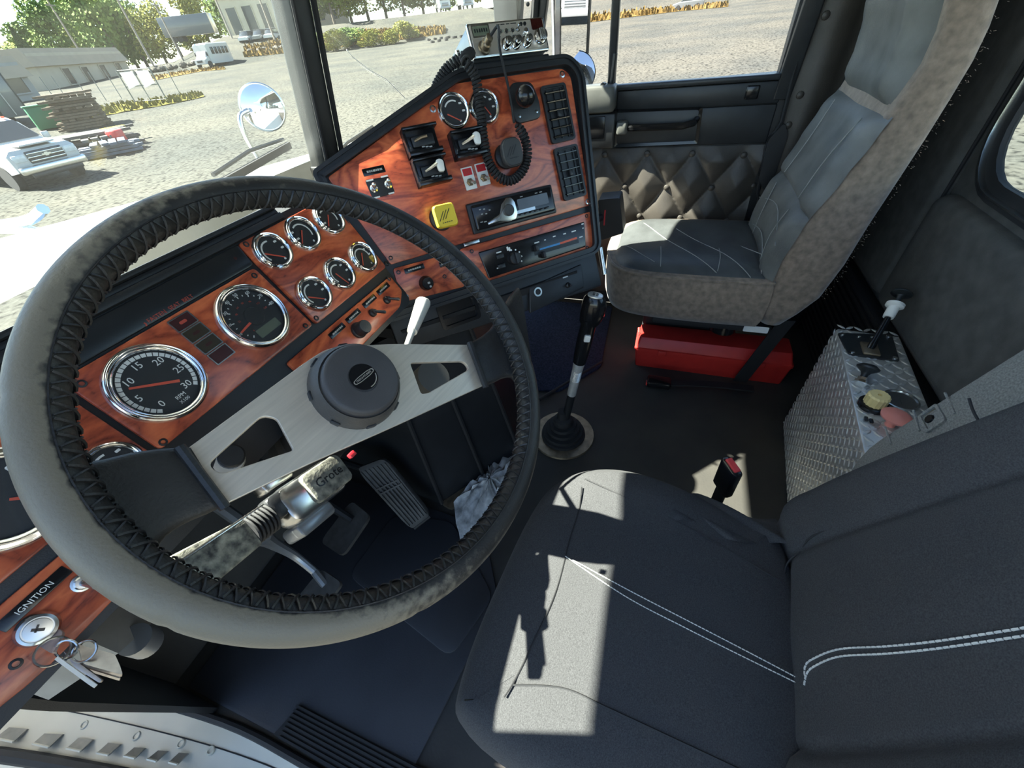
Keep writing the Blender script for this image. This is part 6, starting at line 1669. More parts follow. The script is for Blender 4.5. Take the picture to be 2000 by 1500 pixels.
for i, (p, r, h, w) in enumerate((((0.7919, 0.6107, 1.0544), 94, 3.2, 2.6), ((0.8111, 0.5849, 1.0542), 97, 3.0, 2.4), ((0.8272, 0.5618, 1.0544), 94, 2.6, 2.4), ((0.8478, 0.5303, 1.0537), 94, 2.4, 2.4), ((0.7655, 0.6434, 1.0514), 97, 3.0, 2.6), ((0.8676, 0.4973, 1.0545), 97, 2.8, 2.4))):
    plant(p, r, (1, 0, 1, 1, 0, 1)[i], h, w, 'low bushy shrub growing on the dry grass bank', 'shrubs on the dry bank')

# buildings
TAN = mat('tan_wall', (0.3883, 0.3482, 0.2746), .9, var=.06, scale=1)
TANR = mat('tan_roof', (0.3214, 0.2678, 0.2009), .9, var=.06, scale=1)
WIN = mat('dark_window', (.03, .035, .04), .15)
GREYB = mat('grey_wall', (0.2722, 0.2722, 0.2592), .9, var=.08, scale=1)
BEIGE = mat('beige_wall', (0.4822, 0.4354, 0.3214), .9, var=.05, scale=1)
def building(a, c, depth, h, m, roofm, label, wins, over=.4, name='building', roof_h=1.6):
    a, c = V((a[0], a[1], 0)), V((c[0], c[1], 0)); dx = (c - a); L = dx.length; dx.normalize(); dy = V((-dx.y, dx.x, 0))
    if dy.dot(a) < 0: dy = -dy
    z0 = min(gxy(a.x, a.y), gxy(c.x, c.y)) - .3
    Fb = frame((a.x, a.y, z0), dx, dy, (0, 0, 1)) if dx.cross(dy).z > 0 else frame((c.x, c.y, z0), -dx, dy, (0, 0, 1))
    o = thing(name, tuple(Fb @ V((L / 2, 0, 0))), label, 'building')
    b = MB(); b.box((L / 2, depth / 2, h / 2), (L, depth, h), Fb); b.build('wall', m, o, smooth=False)
    b = MB(); b.add([(-over, -over, h - roof_h), (L + over, -over, h - roof_h), (L + over * .3, over * .8, h + .5), (-over * .3, over * .8, h + .5), (-over, depth, h - roof_h), (L + over, depth, h - roof_h), (L, depth, h + .5), (0, depth, h + .5)], [(0, 1, 2, 3), (3, 2, 6, 7), (0, 3, 7, 4), (1, 5, 6, 2), (0, 4, 5, 1)], Fb); b.build('roof', roofm, o, smooth=False)
    for x, w, z, hh in wins:
        b = MB(); b.ring(rrect(w + .24, hh + .24, .02, 1), rrect(w, hh, .02, 1), 0, .12, Fb @ frame((x * L, -.02, z), (1, 0, 0), (0, 0, 1), (0, -1, 0))); wn_ = b.build('window', m, o, smooth=False)
        b = MB(); b.prism(rrect(w, hh, .02, 1), 0, .04, Fb @ frame((x * L, -.02, z), (1, 0, 0), (0, 0, 1), (0, -1, 0))); b.build('pane', WIN, wn_, smooth=False)
    return o
building((40.64, 77.47, 0.55), (61.99, 92.27, 1.31), 9, 4.0, TAN, TANR, 'long tan building with a slanted roof edge and four dark windows', [(.24, 1.7, 1.45, 1.7), (.43, 1.7, 1.45, 1.7), (.64, 1.7, 1.45, 1.8), (.85, 1.6, 1.5, 1.9)], roof_h=1.35)
building((27.7762, 64.2497, 0.3751), (32.544, 64.2247, 0.7722), 10, 3.4, GREYB, TANR, 'low grey building at the far left behind the box trailer', [(.3, 1.6, 1.6, 1.2), (.7, 1.6, 1.6, 1.2)], roof_h=1.2)
building((80.4731, 86.2744, 3.245), (83.588, 76.005, 3.3517), 9, 6.6, BEIGE, BEIGE, 'beige garage building with three tall dark door openings', [(.22, 1.9, 2.6, 4.0), (.52, 1.9, 2.6, 4.0), (.82, 1.9, 2.6, 4.0)], roof_h=.6)
building((107.9434, 89.1169, 3.5768), (113.9398, 81.3109, 3.554), 8, 6.0, TANR, GREYB, 'brownish building glimpsed behind the windshield post', [(.35, 1.5, 2.4, 1.6), (.65, 1.5, 2.4, 1.6)], roof_h=.6)

# power poles
POLE = mat('weathered_pole', (0.204, 0.18, 0.15), .9)
for i, (p, r, h, lab) in enumerate((((0.5846, 0.8113, 1.0577), 100, 13, 'tall power pole with cross arm right of the tan building'), ((0.5181, 0.8553, 1.0552), 119, 10, 'power pole among the trees over the tan building roof'), ((0.6838, 0.7296, 1.0576), 113, 10, 'thin pole at the left corner of the beige garage'), ((0.7292, 0.6843, 1.0567), 105, 11, 'thin pole in front of the beige garage doors'), ((0.6194, 0.7851, 1.057), 113, 8, 'short pole between the tan building and the bus'))):
    d = V((p[0], p[1], 0)).normalized() * r; o = thing('power_pole', (d.x, d.y, gxy(d.x, d.y)), lab, 'pole')
    b = MB(); b.cyl((d.x, d.y, gxy(d.x, d.y) - .5), (d.x, d.y, gxy(d.x, d.y) + h), .17, .11, 10); b.build('shaft', POLE, o)
    b = MB(); b.box((0, 0, 0), (2.2, .14, .16), T(d.x, d.y, gxy(d.x, d.y) + h * .93) @ RZ(.5)); b.build('cross_arm', POLE, o, smooth=False)
    if i == 0:
        b = MB(); b.cyl((d.x + .3, d.y, gxy(d.x, d.y) + h * .78), (d.x + .3, d.y, gxy(d.x, d.y) + h * .78 + 1.0), .24, n=12); b.build('transformer', GREYB, o)

# fence posts and the notice board
POST = mat('fence_post', (.13, .14, .13), .6)
for q in [(26.54, 50.8, -0.42), (26.88, 49.83, -0.44), (28.23, 49.37, -0.43), (28.78, 48.14, -0.46), (29.64, 47.36, -0.46), (28.89, 38.87, -0.7), (29.83, 44.16, -0.55)]:
    b = MB(); b.cyl((q[0], q[1], q[2] - .1), (q[0], q[1], q[2] + 2.05), .030, .030, 8)
    o = b.build('fence_post', POST, None); tag(o, 'thin dark steel fence post standing along the grass strip', 'post', 'bare fence posts by the grass strip')
sl_, sr_ = V((25.57, 39.61, -0.74)), V((26.22, 36.99, -0.8))
sg = thing('notice_board', tuple(sl_.lerp(sr_, .5)), 'frame holding two white notice boards on the grass strip', 'sign')
for p in (sl_, sr_):
    b = MB(); b.cyl(p - V((0, 0, .1)), p + V((0, 0, 2.15)), .045, n=8); b.build('post', POST, sg)
for z in (.25, 1.15, 2.1):
    b = MB(); b.cyl(sl_ + V((0, 0, z)), sr_ + V((0, 0, z)), .03, n=6); b.build('rail', POST, sg)
m_ = sl_.lerp(sr_, .5); b = MB(); b.cyl(m_, m_ + V((0, 0, 2.1)), .03, n=6); b.build('post', POST, sg)
for t0, t1 in ((.06, .46), (.55, .93)):
    a, c = sl_.lerp(sr_, t0), sl_.lerp(sr_, t1); f_ = V((-.03, -.05, 0))
    b = MB(); b.loft([[a + V((0, 0, 1.0)) , c + V((0, 0, 1.25)), c + V((0, 0, 2.0)), a + V((0, 0, 2.0))], [p + f_ for p in (a + V((0, 0, 1.0)), c + V((0, 0, 1.25)), c + V((0, 0, 2.0)), a + V((0, 0, 2.0)))]], caps=True); b.build('white_board', WPLA, sg, smooth=False)

# boulders along the upper lot
ROCK = mat('boulder', (0.096, 0.087, 0.072), .95, var=.3, scale=2, bump=.6, bscale=8, bdist=.1)
rnd = random.Random(11)
def rock_mesh(seed):
    r_ = random.Random(seed); b = MB(); ph = [r_.uniform(0, 6) for _ in range(6)]
    def f(u, v):
        a, t = 2 * pi * u, pi * v; k = 1 + .16 * sin(3 * a + ph[0]) * sin(t * 2 + ph[1]) + .12 * sin(5 * a + ph[2] + t * 3)
        return (k * sin(t) * cos(a), k * sin(t) * sin(a) * .8, k * cos(t) * .65)
    b.grid(f, 10, 6); return b
rm = [rock_mesh(i).build('boulder', ROCK, None) for i in range(3)]
first = [True] * 3
for i, q in enumerate([V(p).lerp(V(c), t) for p, c, n in (((54.34, 83.48, 0.94), (63.71, 77.38, 1.39), 22), ((69.87, 72.74, 1.97), (74.02, 68.04, 1.91), 16)) for t in [(j + .5) / n for j in range(n)]]):
    k = i % 3
    o = rm[k] if first[k] else rm[k].copy()
    if not first[k]: COL.objects.link(o)
    first[k] = False
    s = rnd.uniform(.35, .65); o.matrix_basis = T(q.x + rnd.uniform(-.3, .3), q.y + rnd.uniform(-.3, .3), q.z + s * .3) @ RZ(rnd.uniform(0, 6)) @ Matrix.Scale(s, 4)
    tag(o, 'grey boulder in the row edging the upper lot' if i < 22 else 'dark boulder in the row on the bank right of the bus', 'rock', 'boulders edging the upper lot' if i < 22 else 'boulders on the bank')

# ---------------------------------------------------------------- vehicles
CARW = mat('white_car_paint', (0.465, 0.4743, 0.465), .25, coat=.5, var=.03)
CARG = mat('grey_car_paint', (0.1188, 0.1269, 0.1296), .3, coat=.4, var=.05)
TYRE = mat('tyre', (.02, .02, .02), .85)
LAMPG = mat('headlamp', (.55, .58, .58), .12, var=.1, scale=10)
def vehicle(loc, hd, label, cat, name, size):
    z = gxy(loc[0], loc[1]); o = thing(name, (loc[0], loc[1], z), label, cat)
    h = V((hd[0], hd[1], 0)).normalized(); F_ = frame((loc[0], loc[1], z), h, V((-h.y, h.x, 0)), (0, 0, 1)); return o, F_   # x forward, y left
def wheels(o, F_, xs, w, r=.40):
    for x in xs:
        for s in (-1, 1):
            b = MB(); b.lathe([(r * .55, -.12), (r * .95, -.12), (r, -.08), (r, .08), (r * .95, .12), (r * .55, .12)], F_ @ T(x, s * w, r) @ RX(pi / 2), 20); wh = b.build('wheel', TYRE, o)
            b = MB(); b.lathe([(.0001, .10 * 1), (r * .3, .10), (r * .55, .06), (r * .56, -.06), (r * .3, -.10), (.0001, -.10)], F_ @ T(x, s * w, r) @ RX(pi / 2), 16); b.build('rim', CBBODY, wh)
def sect(prof, w, F_, k=.12):
    """loft a car body: prof = list of (x, z_low, z_high, half width)"""
    return [[(x, -hw, zl), (x, -hw, zh - k), (x, -hw + k * 1.2, zh), (x, hw - k * 1.2, zh), (x, hw, zh - k), (x, hw, zl)] for x, zl, zh, hw in prof]
# white pickup at the left edge
pk, F_ = vehicle((9.05, 19.9), (-.05, -1), 'white pickup truck facing the camera at the left edge of the yard', 'pickup', 'pickup_truck', 0)
b = MB(); b.loft(sect([(.05, .75, 1.02, .90), (-.05, .55, 1.14, .96), (-.5, .50, 1.20, 1.0), (-1.35, .50, 1.24, 1.0), (-1.5, .50, 1.22, 1.0), (-3.4, .50, 1.22, 1.0), (-5.6, .55, 1.20, .98), (-5.7, .6, 1.15, .95)], 1, F_), F_, True); b.build('body', CARW, pk)
b = MB(); b.loft(sect([(-1.30, 1.15, 1.24, .92), (-2.05, 1.15, 1.84, .78), (-2.3, 1.15, 1.92, .76), (-3.0, 1.15, 1.92, .76), (-3.35, 1.15, 1.80, .80), (-3.45, 1.15, 1.24, .9)], 1, F_), F_, True); b.build('cab', CARW, pk)
b = MB(); b.add([(-1.40, -.80, 1.29), (-1.40, .80, 1.29), (-2.03, .66, 1.80), (-2.03, -.66, 1.80)], [(0, 1, 2, 3)], F_ @ T(.03, 0, .03)); b.build('windshield', WIN, pk, smooth=False)
for s in (-1, 1):
    b = MB(); b.add([(-1.75, s * .90, 1.28), (-2.9, s * .90, 1.28), (-2.85, s * .80, 1.76), (-2.15, s * .80, 1.76)], [(0, 1, 2, 3)], F_ @ T(0, s * .012, 0)); b.build('side_window', WIN, pk, smooth=False)
    b = MB(); b.box((.02, s * .72, .92), (.10, .36, .20), F_, .03); b.build('headlamp', LAMPG, pk)
    b = MB(); b.box((-1.65, s * 1.08, 1.30), (.10, .22, .20), F_, .03); b.build('door_mirror', CARW, pk)
b = MB(); b.box((.05, 0, .90), (.06, 1.04, .34), F_, .03); gq = b.build('grille', WIN, pk)
for z in (.80, .90, 1.0):
    b = MB(); b.box((.085, 0, z), (.03, 1.0 if z != .9 else 1.04, .035), F_, .008); b.build('grille_bar', CHROMED, gq)
b = MB(); b.prism([(-.13, -.02), (-.05, -.02), (-.05, -.05), (.05, -.05), (.05, -.02), (.13, -.02), (.13, .02), (.05, .02), (.05, .05), (-.05, .05), (-.05, .02), (-.13, .02)], 0, .03, F_ @ frame((.095, 0, .92), (0, 1, 0), (0, 0, 1), (1, 0, 0))); b.build('badge', CHROMED, pk, smooth=False)
b = MB(); b.box((.10, 0, .58), (.20, 1.92, .22), F_, .05); b.build('bumper', CHROMED, pk)
b = MB(); b.box((.12, 0, .42), (.10, 1.5, .14), F_, .03); b.build('air_dam', BLK, pk)
b = MB(); b.box((-.6, 0, 1.23), (1.3, 1.0, .06), F_, .03); b.build('hood_bulge', CARW, pk)
for y in (-.5, -.25, 0, .25, .5):
    b = MB(); b.box((-2.15, y, 1.93), (.08, .10, .04), F_, .01); b.build('roof_light', ORANGE, pk)
wheels(pk, F_, (-.95, -4.5), .90)
# shuttle bus
bs, F_ = vehicle((59.13, 71.49, 0.72)[:2], (-.92, -.22), 'white shuttle bus with five dark side windows parked by the bank', 'bus', 'shuttle_bus', 0)
b = MB(); b.loft(sect([(-1.1, .45, 2.75, 1.1), (-1.6, .45, 2.95, 1.15), (-6.6, .45, 2.95, 1.15), (-6.7, .5, 2.85, 1.1)], 1, F_), F_, True); b.build('body', CARW, bs)
b = MB(); b.loft(sect([(.15, .5, 1.05, .85), (-.6, .45, 1.30, .95), (-1.2, .45, 2.1, .95), (-1.7, .45, 2.2, .98)], 1, F_), F_, True); b.build('cab', CARW, bs)
b = MB(); b.add([(-.62, -.8, 1.33), (-.62, .8, 1.33), (-1.18, .8, 2.06), (-1.18, -.8, 2.06)], [(0, 1, 2, 3)], F_ @ T(.04, 0, .02)); b.build('windshield', WIN, bs, smooth=False)
for i in range(5):
    for s in (-1, 1):
        b = MB(); b.box((-2.3 - i * .88, s * 1.155, 2.0), (.70, .03, .85), F_, .01); b.build('side_window', WIN, bs)
for s in (-1, 1): b = MB(); b.box((-1.1, s * .96, 1.65), (.7, .03, .5), F_, .01); b.build('cab_window', WIN, bs)
b = MB(); b.box((.17, 0, .85), (.05, .9, .25), F_, .01); b.build('grille', WIN, bs)
wheels(bs, F_, (-.7, -5.0), 1.0, .42)
# row of cars and a box trailer above the bus
for i, (p, r, hd, lab, m) in enumerate((((0.6943, 0.7195, 1.0636), 108, (-.9, -.4), 'pale van at the left of the parked row by the garage', CARW), ((0.7098, 0.7042, 1.0642), 108, (-.9, -.4), 'middle car of the parked row by the garage', CARG), ((0.7228, 0.6909, 1.0645), 108, (-.9, -.4), 'right hand car of the parked row by the garage', CARW))):
    d = V((p[0], p[1], 0)).normalized() * r; o, F_ = vehicle((d.x, d.y), hd, lab, 'car', 'parked_car', 0)
    b = MB(); b.loft(sect([(.1, .4, .8, .8), (-1.0, .3, 1.0, .9), (-4.2, .3, 1.0, .9), (-4.4, .4, .9, .85)], 1, F_), F_, True); b.build('body', m, o)
    b = MB(); b.loft(sect([(-.9, .9, 1.0, .85), (-1.6, .9, 1.65, .7), (-3.9, .9, 1.7, .7), (-4.2, .9, 1.0, .8)], 1, F_), F_, True); b.build('cabin', WIN, o)
    b = MB(); b.box((-2.7, 0, 1.7), (2.2, 1.3, .06), F_, .02); b.build('roof', m, o)
    wheels(o, F_, (-.8, -3.5), .82, .33)
d = V(((0.667, 0.745, 1.0572)[0], (0.667, 0.745, 1.0572)[1], 0)).normalized() * 118
o, F_ = vehicle((d.x, d.y), (.5, -.86), 'silver box trailer standing left of the beige garage', 'trailer', 'box_trailer', 0)
b = MB(); b.box((-4, 0, 2.2), (9, 2.5, 2.8), F_, .03); b.build('box', CARG, o); wheels(o, F_, (-6, -7), 1.0, .45)
for i in range(6): b = MB(); b.box((-7.6 + i * 1.4, 1.27, 2.2), (.06, .04, 2.7), F_); b.build('rib', CBBODY, o, smooth=False)
# grey box truck body behind the pickup
q = (18.78, 42.59, -0.76)
o, F_ = vehicle((q[0] - .6, q[1] - 1.2), (-.25, -.97), 'grey box trailer with door bars standing behind the pickup', 'trailer', 'box_trailer', 0)
b = MB(); b.box((-3.5, 0, 1.75), (7, 2.9, 2.5), F_, .03); b.build('box', CARG, o)
for y in (-1.40, -.05, .05, 1.40): b = MB(); b.box((.02, y, 1.75), (.06, .07, 2.5), F_, .01); b.build('door_bar', DKG, o)
for y in (-.7, .7):
    b = MB(); b.cyl((.06, y, .6), (.06, y, 2.9), .03, n=8, M=F_); b.build('lock_rod', CBBODY, o)
b = MB(); b.box((.02, 0, 3.0), (.08, 2.9, .10), F_, .01); b.build('top_rail', DKG, o)
wheels(o, F_, (-5, -6), 1.2, .45)
# green bin, lumber stacks
q = V((17.97, 36.11, -0.96)); b = MB(); b.box((0, 0, .6), (1.7, 1.1, 1.1), T(*q) @ RZ(-.4), .05); bn = thing('green_bin', tuple(q), 'green bin beside the lumber stack', 'bin'); b.build('bin_body', mat('bin_green', (0.021, 0.14, 0.056), .5), bn); b = MB(); b.box((0, 0, 1.18), (1.8, 1.2, .08), T(*q) @ RZ(-.4), .03); b.build('bin_lid', mat('bin_lid', (0.035, 0.175, 0.077), .5), bn)
LUM = mat('weathered_lumber', (0.102, 0.075, 0.048), .9, var=.35, scale=3, stretch=(1, 6, 6)); LUMG = mat('grey_lumber', (0.072, 0.069, 0.066), .9, var=.4, scale=3)
rnd = random.Random(4)
def stack(q, rz, n, lay, L, w, label, m, h=.12):
    q = V(q); o = thing('lumber_stack', tuple(q), label, 'lumber')
    for j in range(lay):
        for i in range(n):
            if rnd.random() < .08: continue
            b = MB(); b.box((rnd.uniform(-.2, .2), (i - n / 2) * w * 1.25, h * (j + .5)), (L * rnd.uniform(.85, 1.05), w, h * .75), T(*q) @ RZ(rz + (rnd.uniform(-.05, .05)) + (pi / 2 if j % 4 == 3 else 0)) ); b.build('board', m, o, smooth=False)
    return o
stack((18.15, 33.6, -1.03), -.55, 6, 13, 2.3, .28, 'upper stack of brown boards behind the pickup', LUM, .13)
stack((13.3, 25.37, -1.33), -.50, 6, 5, 3.6, .26, 'low heap of grey boards stretching right of the pickup', LUMG, .13)
stack((12.69, 23.15, -1.41), -.50, 4, 4, 2.2, .26, 'bluish boards at the right end of the low heap', mat('blue_lumber', (0.096, 0.12, 0.162), .8, var=.3, scale=3), .12)
b = MB(); q = V((13.6, 23.59, -1.38)); b.box((0, 0, .35), (.5, .5, .7), T(*q) @ RZ(.4), .06); rd = b.build('red_drum', TOOLRED, None); tag(rd, 'small red container at the right end of the lumber heap', 'container')
b = MB(); q = V((14.59, 25.22, -1.32)); b.box((0, 0, .55), (1.0, .25, .18), T(*q) @ RZ(-.3), .03); b.box((0, 0, .25), (.12, .2, .5), T(*q)); yb = b.build('yellow_barrier', YEL, None); tag(yb, 'small yellow barrier at the end of the lumber heap', 'barrier')
# two white cab-over trucks on the bank, a green and white van, scrap in front
def truck_front(p, r, hd, label, h=3.3, stripe=None, name='white_truck'):
    d = V((p[0], p[1], 0)).normalized() * r if r else V((p[0], p[1], 0)); o, F_ = vehicle((d.x, d.y), hd, label, 'truck', name, 0)
    b = MB(); b.loft(sect([(0, .7, h - .5, 1.15), (-.4, .6, h - .1, 1.2), (-1.8, .6, h, 1.2), (-1.9, .7, h - .1, 1.15)], 1, F_), F_, True); b.build('cab', CARW, o)
    b = MB(); b.box((.03, 0, h * .66), (.08, 2.0, .80), F_, .03); b.build('windshield', WIN, o)
    b = MB(); b.box((.02, 0, h * .34), (.08, 1.5, .55), F_, .03); g_ = b.build('grille', CBBODY, o)
    for i in range(4): b = MB(); b.box((.07, 0, h * .34 - .2 + .13 * i), (.03, 1.4, .04), F_); b.build('grille_bar', DKG, g_, smooth=False)
    for s in (-1, 1):
        b = MB(); b.box((.03, s * .95, h * .30), (.08, .3, .22), F_, .03); b.build('headlamp', LAMPG, o)
        b = MB(); b.box((-.3, s * 1.38, h * .66), (.1, .2, .6), F_, .02); b.build('door_mirror', BLK, o)
    b = MB(); b.box((.06, 0, .62), (.2, 2.4, .34), F_, .04); b.build('bumper', CBBODY, o)
    if stripe:
        b = MB(); b.box((-.9, 0, h * .60), (1.9, 2.45, .5), F_, .02); b.build('stripe', stripe, o)
    b = MB(); b.box((-4.6, 0, 2.1), (5.4, 2.4, 2.6), F_, .03); b.build('box', CARW, o)
    wheels(o, F_, (-.9, -5.5), 1.02, .5); return o
truck_front((0.9024, 0.4309, 1.0519), 120, (-.80, -.6), 'left of the two white trucks parked on the dry bank')
truck_front((0.9197, 0.3926, 1.0523), 120, (-.80, -.6), 'right of the two white trucks parked on the dry bank')
truck_front((0.9445, 0.3284, 1.0503), 109, (-.6, -.8), 'white van with a green stripe beside the right windshield pillar', 3.4, mat('green_stripe', (.08, .55, .10), .5), 'striped_van')
truck_front((4.7, -34), 0, (-.1, 1), 'white truck behind, seen only in the long side mirror', 3.4, None, 'white_truck')
p = (0.9999, 0.0121, 1.051); d = V((p[0], p[1], 0)).normalized() * 88
o, F_ = vehicle((d.x, d.y), (.1, 1), 'dark car parked far off at the top of the passenger window', 'car', 'parked_car', 0)
b = MB(); b.loft(sect([(2.2, .4, .8, .8), (1.2, .3, 1.0, .9), (-2.0, .3, 1.0, .9), (-2.2, .4, .9, .85)], 1, F_), F_, True); b.build('body', CARG, o)
b = MB(); b.loft(sect([(1.1, .9, 1.0, .85), (.5, .9, 1.5, .7), (-1.4, .9, 1.5, .7), (-2.0, .9, 1.0, .8)], 1, F_), F_, True); b.build('cabin', WIN, o); wheels(o, F_, (1.4, -1.4), .82, .33)
rnd = random.Random(8)
for i, q in enumerate([(79.79, 42.14, 0.64), (81.09, 41.61, 0.67), (80.77, 40.27, 0.64), (80.44, 38.93, 0.61), (79.8, 37.29, 0.57), (80.71, 36.37, 0.58), (73.03, 38.01, 0.38), (74.01, 37.32, 0.4), (74.86, 36.47, 0.41)]):
    b = MB(); s = rnd.uniform(.5, .9); b.lathe([(s * .35, -.14), (s * .6, -.13), (s * .62, 0), (s * .6, .13), (s * .35, .14), (s * .33, 0), (s * .35, -.14)], T(q[0], q[1], q[2] + .16) @ RX(rnd.uniform(-.3, .3)), 16, False); o = b.build('scrap_tyre', TYRE, None); tag(o, 'old tyre lying in the scrap before the two white trucks', 'tyre', 'tyres before the white trucks')

# ---------------------------------------------------------------- our truck's own hood, wipers and mirrors
b = MB()
def hz(y): return .81 - .155 * (y - .95)
def hf(u, v):
    y = .79 + 3.87 * u; hw = .74 - .06 * u; s = -1 + 2 * v; x = .76 + hw * 1.0 * s
    e = max(0, (abs(s) - .80) / .20)
    return (x, y, hz(y) + .03 * (1 - s * s) - .16 * (1 - sqrt(max(0, 1 - e * e))) )
b.grid(hf, 24, 40)
b.grid(lambda u, v: (hf(u, 1)[0] + .01 * v, hf(u, 1)[1], hf(u, 1)[2] - .9 * v), 24, 3)
b.grid(lambda u, v: (hf(u, 0)[0] - .01 * v, hf(u, 0)[1], hf(u, 0)[2] - .9 * v), 24, 3)
hd_ = b.build('truck_hood', HOOD, None, ang=60); b = MB(); b.box((-.46, 1.43, .12), (.92, .14, 1.45), bev=.05); b.box((-.20, 2.4, -.1), (.46, 1.8, .9), bev=.1); b.build('fender_sun_block', HOOD, hd_)  # slabs added out of view beside the hood to block sun on the sill
tag(hd_, 'long white hood of the truck beyond the windshield', 'hood')
b = MB(); b.box((.80, .84, .70), (1.9, .16, .06), bev=.02); hc_ = b.build('trim_7', HOOD, None); hc_['kind'] = 'structure'; hc_['label'] = 'white cowl panel at the foot of the windshield'
# chrome bracket at the far edge of the hood
p = [V(q) for q in [(1.4, 4.138, 0.3924), (1.4, 3.8543, 0.4207), (1.4, 3.7065, 0.4502), (1.4, 3.5282, 0.503)]]
br = thing('hood_bracket', tuple(p[0]), 'chrome bracket on the far edge of the white hood', 'bracket')
b = MB(); b.tube(catmull([p[0], p[1], p[2], p[3]], 6), .030, 8); b.build('bracket_arm', CHROME, br)
q0 = (1.4, 3.9824, 0.3704); b = MB(); b.tube([V(q0) + V((0, .5, -.02)), V(q0) + V((0, 0, .0)), V(q0) + V((0, -.35, -.05))], .035, 8); b.build('bracket_base', CHROMED, br)
b = MB(); b.cyl(V(q0), V(q0) + V((0, -.1, -.16)), .03, n=8); b.build('bracket_foot', ORANGE if False else CHROMED, br)
# wipers
def wiper(a, c, label):
    a, c = V(a), V(c); o = thing('wiper', tuple(a), label, 'wiper')
    b = MB(); b.loft([[p + V(q) for q in ((0, -.004, -.006), (0, .006, -.006), (0, .006, .007), (0, -.004, .007))] for p in (a, c)], caps=True); b.build('blade', BLKM, o, smooth=False)
    b = MB(); b.tube([a + V((0, .014, .014)), a.lerp(c, .5) + V((0, .018, .020)), c + V((0, .012, .012))], .004, 6); b.build('arm', DKG, o)
wiper((0.5564, 0.76, 0.8897), (0.8096, 0.83, 0.8973), 'black wiper blade on the left pane pointing at the round mirror')
wiper((0.8648, 0.79, 0.8245), (1.056, 0.76, 0.8756), 'wiper resting along the foot of the right pane')
# round mirror on the far fender
mc_ = V((2.0191, 2.15, 0.8522)); rm_ = thing('round_mirror', tuple(V((1.8563, 2.15, 0.6541))), 'round convex mirror on a bent chrome stalk at the far fender', 'mirror')
vd = (V((0, 0, 1.05)) - mc_).normalized(); rdir = V((-.35, -.75, .25)).normalized(); FM_ = along(mc_, (vd * .62 + V((-.55, -.45, .06))).normalized())
b = MB(); b.lathe([(.108, -.004), (.112, .006), (.106, .010), (.104, .004)], FM_, 36, False); b.build('bezel', CHROMED, rm_)
b = MB(); b.lathe([(.0001, .018), (.04, .0155), (.08, .009), (.105, .002)], FM_, 36, False); b.build('mirror_glass', mat('mirror', (.86, .87, .88), .01, 1.0, var=.01), rm_)
b = MB(); b.lathe([(.0001, -.075), (.05, -.065), (.09, -.035), (.110, .0)], FM_, 30, False); b.build('shell', CHROME, rm_)
b = MB(); b.tube(catmull([V(p) for p in [(1.9428, 2.18, 0.8513), (1.8875, 2.18, 0.8418), (1.8646, 2.18, 0.8092), (1.8548, 2.18, 0.7456), (1.8716, 2.18, 0.6332)]], 6), .012, 10); b.build('stalk', CHROMED, rm_)
# long side mirror with a round spot mirror under it
MIR = MATS['mirror']
def flatmirror(c, w, h, nrm, name, label, rnd_=.01):
    c = V(c); n = V(nrm).normalized(); F_ = along(c, n); F_ = frame(c, V((0, 0, 1)).cross(n).normalized(), n.cross(V((0, 0, 1)).cross(n).normalized()), n)
    o = thing(name, tuple(c - V((0, 0, h / 2))), label, 'mirror'); pl = rrect(w, h, rnd_, 4)
    b = MB(); b.ring(offset(pl, .006), offset(pl, -.002), -.02, .006, F_); b.prism(pl, -.02, -.002, F_); b.build('housing', BLKS, o)
    b = MB(); b.prism(offset(pl, -.002), -.002, .001, F_); b.build('mirror_glass', MIR, o, smooth=False); return o, F_
mp = V((2.12, 0.4519, 1.0351)); o, F_ = flatmirror((mp.x, mp.y, mp.z + .02), .150, .40, (-.87, -1.16, -.053), 'side_mirror', 'long flat side mirror outside the passenger vent window')
b = MB(); b.tube([mp + V((.02, .05, .22)), mp + V((.06, .10, .1)), mp + V((.02, .09, -.20)), mp + V((-.25, .12, -.26))], .010, 8); b.build('mirror_arm', CHROMED, o)
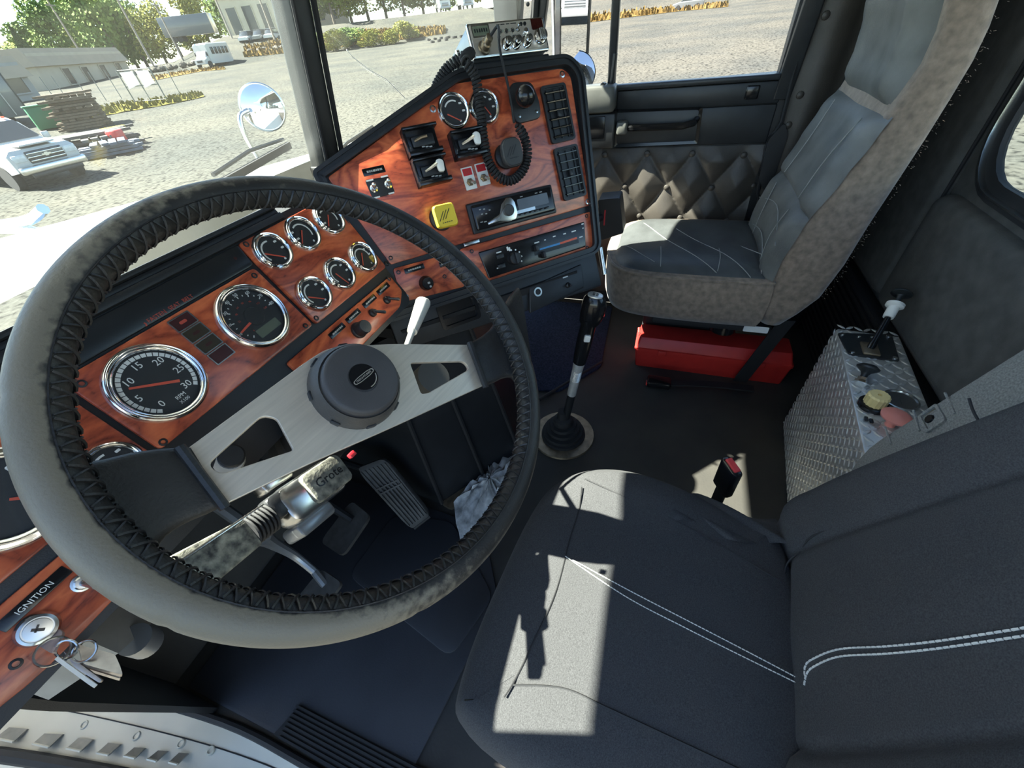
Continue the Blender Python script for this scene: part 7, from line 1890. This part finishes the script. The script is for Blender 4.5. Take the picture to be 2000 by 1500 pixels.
mp2 = V((2.12, 0.4362, 0.8805)); o = thing('spot_mirror', tuple(mp2), 'small round spot mirror below the long side mirror', 'mirror')
FM_ = along(mp2, V((-.85, -.35, .35)))
b = MB(); b.lathe([(.0001, .016), (.04, .012), (.074, .002)], FM_, 30, False); b.build('mirror_glass', MIR, o)
b = MB(); b.lathe([(.073, .0), (.077, .004), (.079, 0), (.06, -.04), (.0001, -.05)], FM_, 30, False); b.build('shell', BLKS, o)
b = MB(); b.tube([mp2 + V((.02, .02, .0)), mp2 + V((.05, .06, .08)), mp2 + V((.03, .09, .2))], .008, 8); b.build('mirror_arm', CHROMED, o)

# cream deck of the truck's body behind the cab, seen through the rear window
b = MB(); b.box((.80, -2.9, .18), (2.3, 3.8, .16), bev=.02); dk = b.build('truck_deck', SILL, None); tag(dk, 'cream deck of the truck body behind the rear window', 'deck')
for i in range(5):
    b = MB(); b.box((.80, -1.6 - i * .65, .275), (2.2, .04, .03), bev=.004); b.build('deck_rib', SILL, dk)

# things of one kind in a row: each label counts its place from the left
ORD = 'first second third fourth fifth sixth seventh eighth ninth tenth eleventh twelfth thirteenth fourteenth fifteenth sixteenth seventeenth eighteenth nineteenth twentieth twenty-first twenty-second'.split()
def number(group, kind, where):
    l = [o for o in COL.objects if o.get('group') == group and o.parent is None]
    l.sort(key=lambda o: -atan2(o.matrix_basis.translation.y, o.matrix_basis.translation.x))
    for i, o in enumerate(l): o['label'] = '%s, %s from the left %s' % (kind, ORD[i], where)
number('boulders edging the upper lot', 'grey boulder', 'in the row edging the upper lot')
number('boulders on the bank', 'dark boulder', 'in the row right of the bus')
number('grove behind the tan building', 'leafy green tree', 'in the tall grove behind the tan building')
number('tyres before the white trucks', 'old scrap tyre', 'before the two white trucks')
number('trees on the dry bank', 'slender tree', 'along the top of the dry grass bank')
number('shrubs on the dry bank', 'low bushy shrub', 'on the dry grass bank')
number('trees behind the beige garage', 'yellowish tree', 'behind the beige garage')
number('bare fence posts by the grass strip', 'thin dark fence post', 'along the yellow green grass strip')
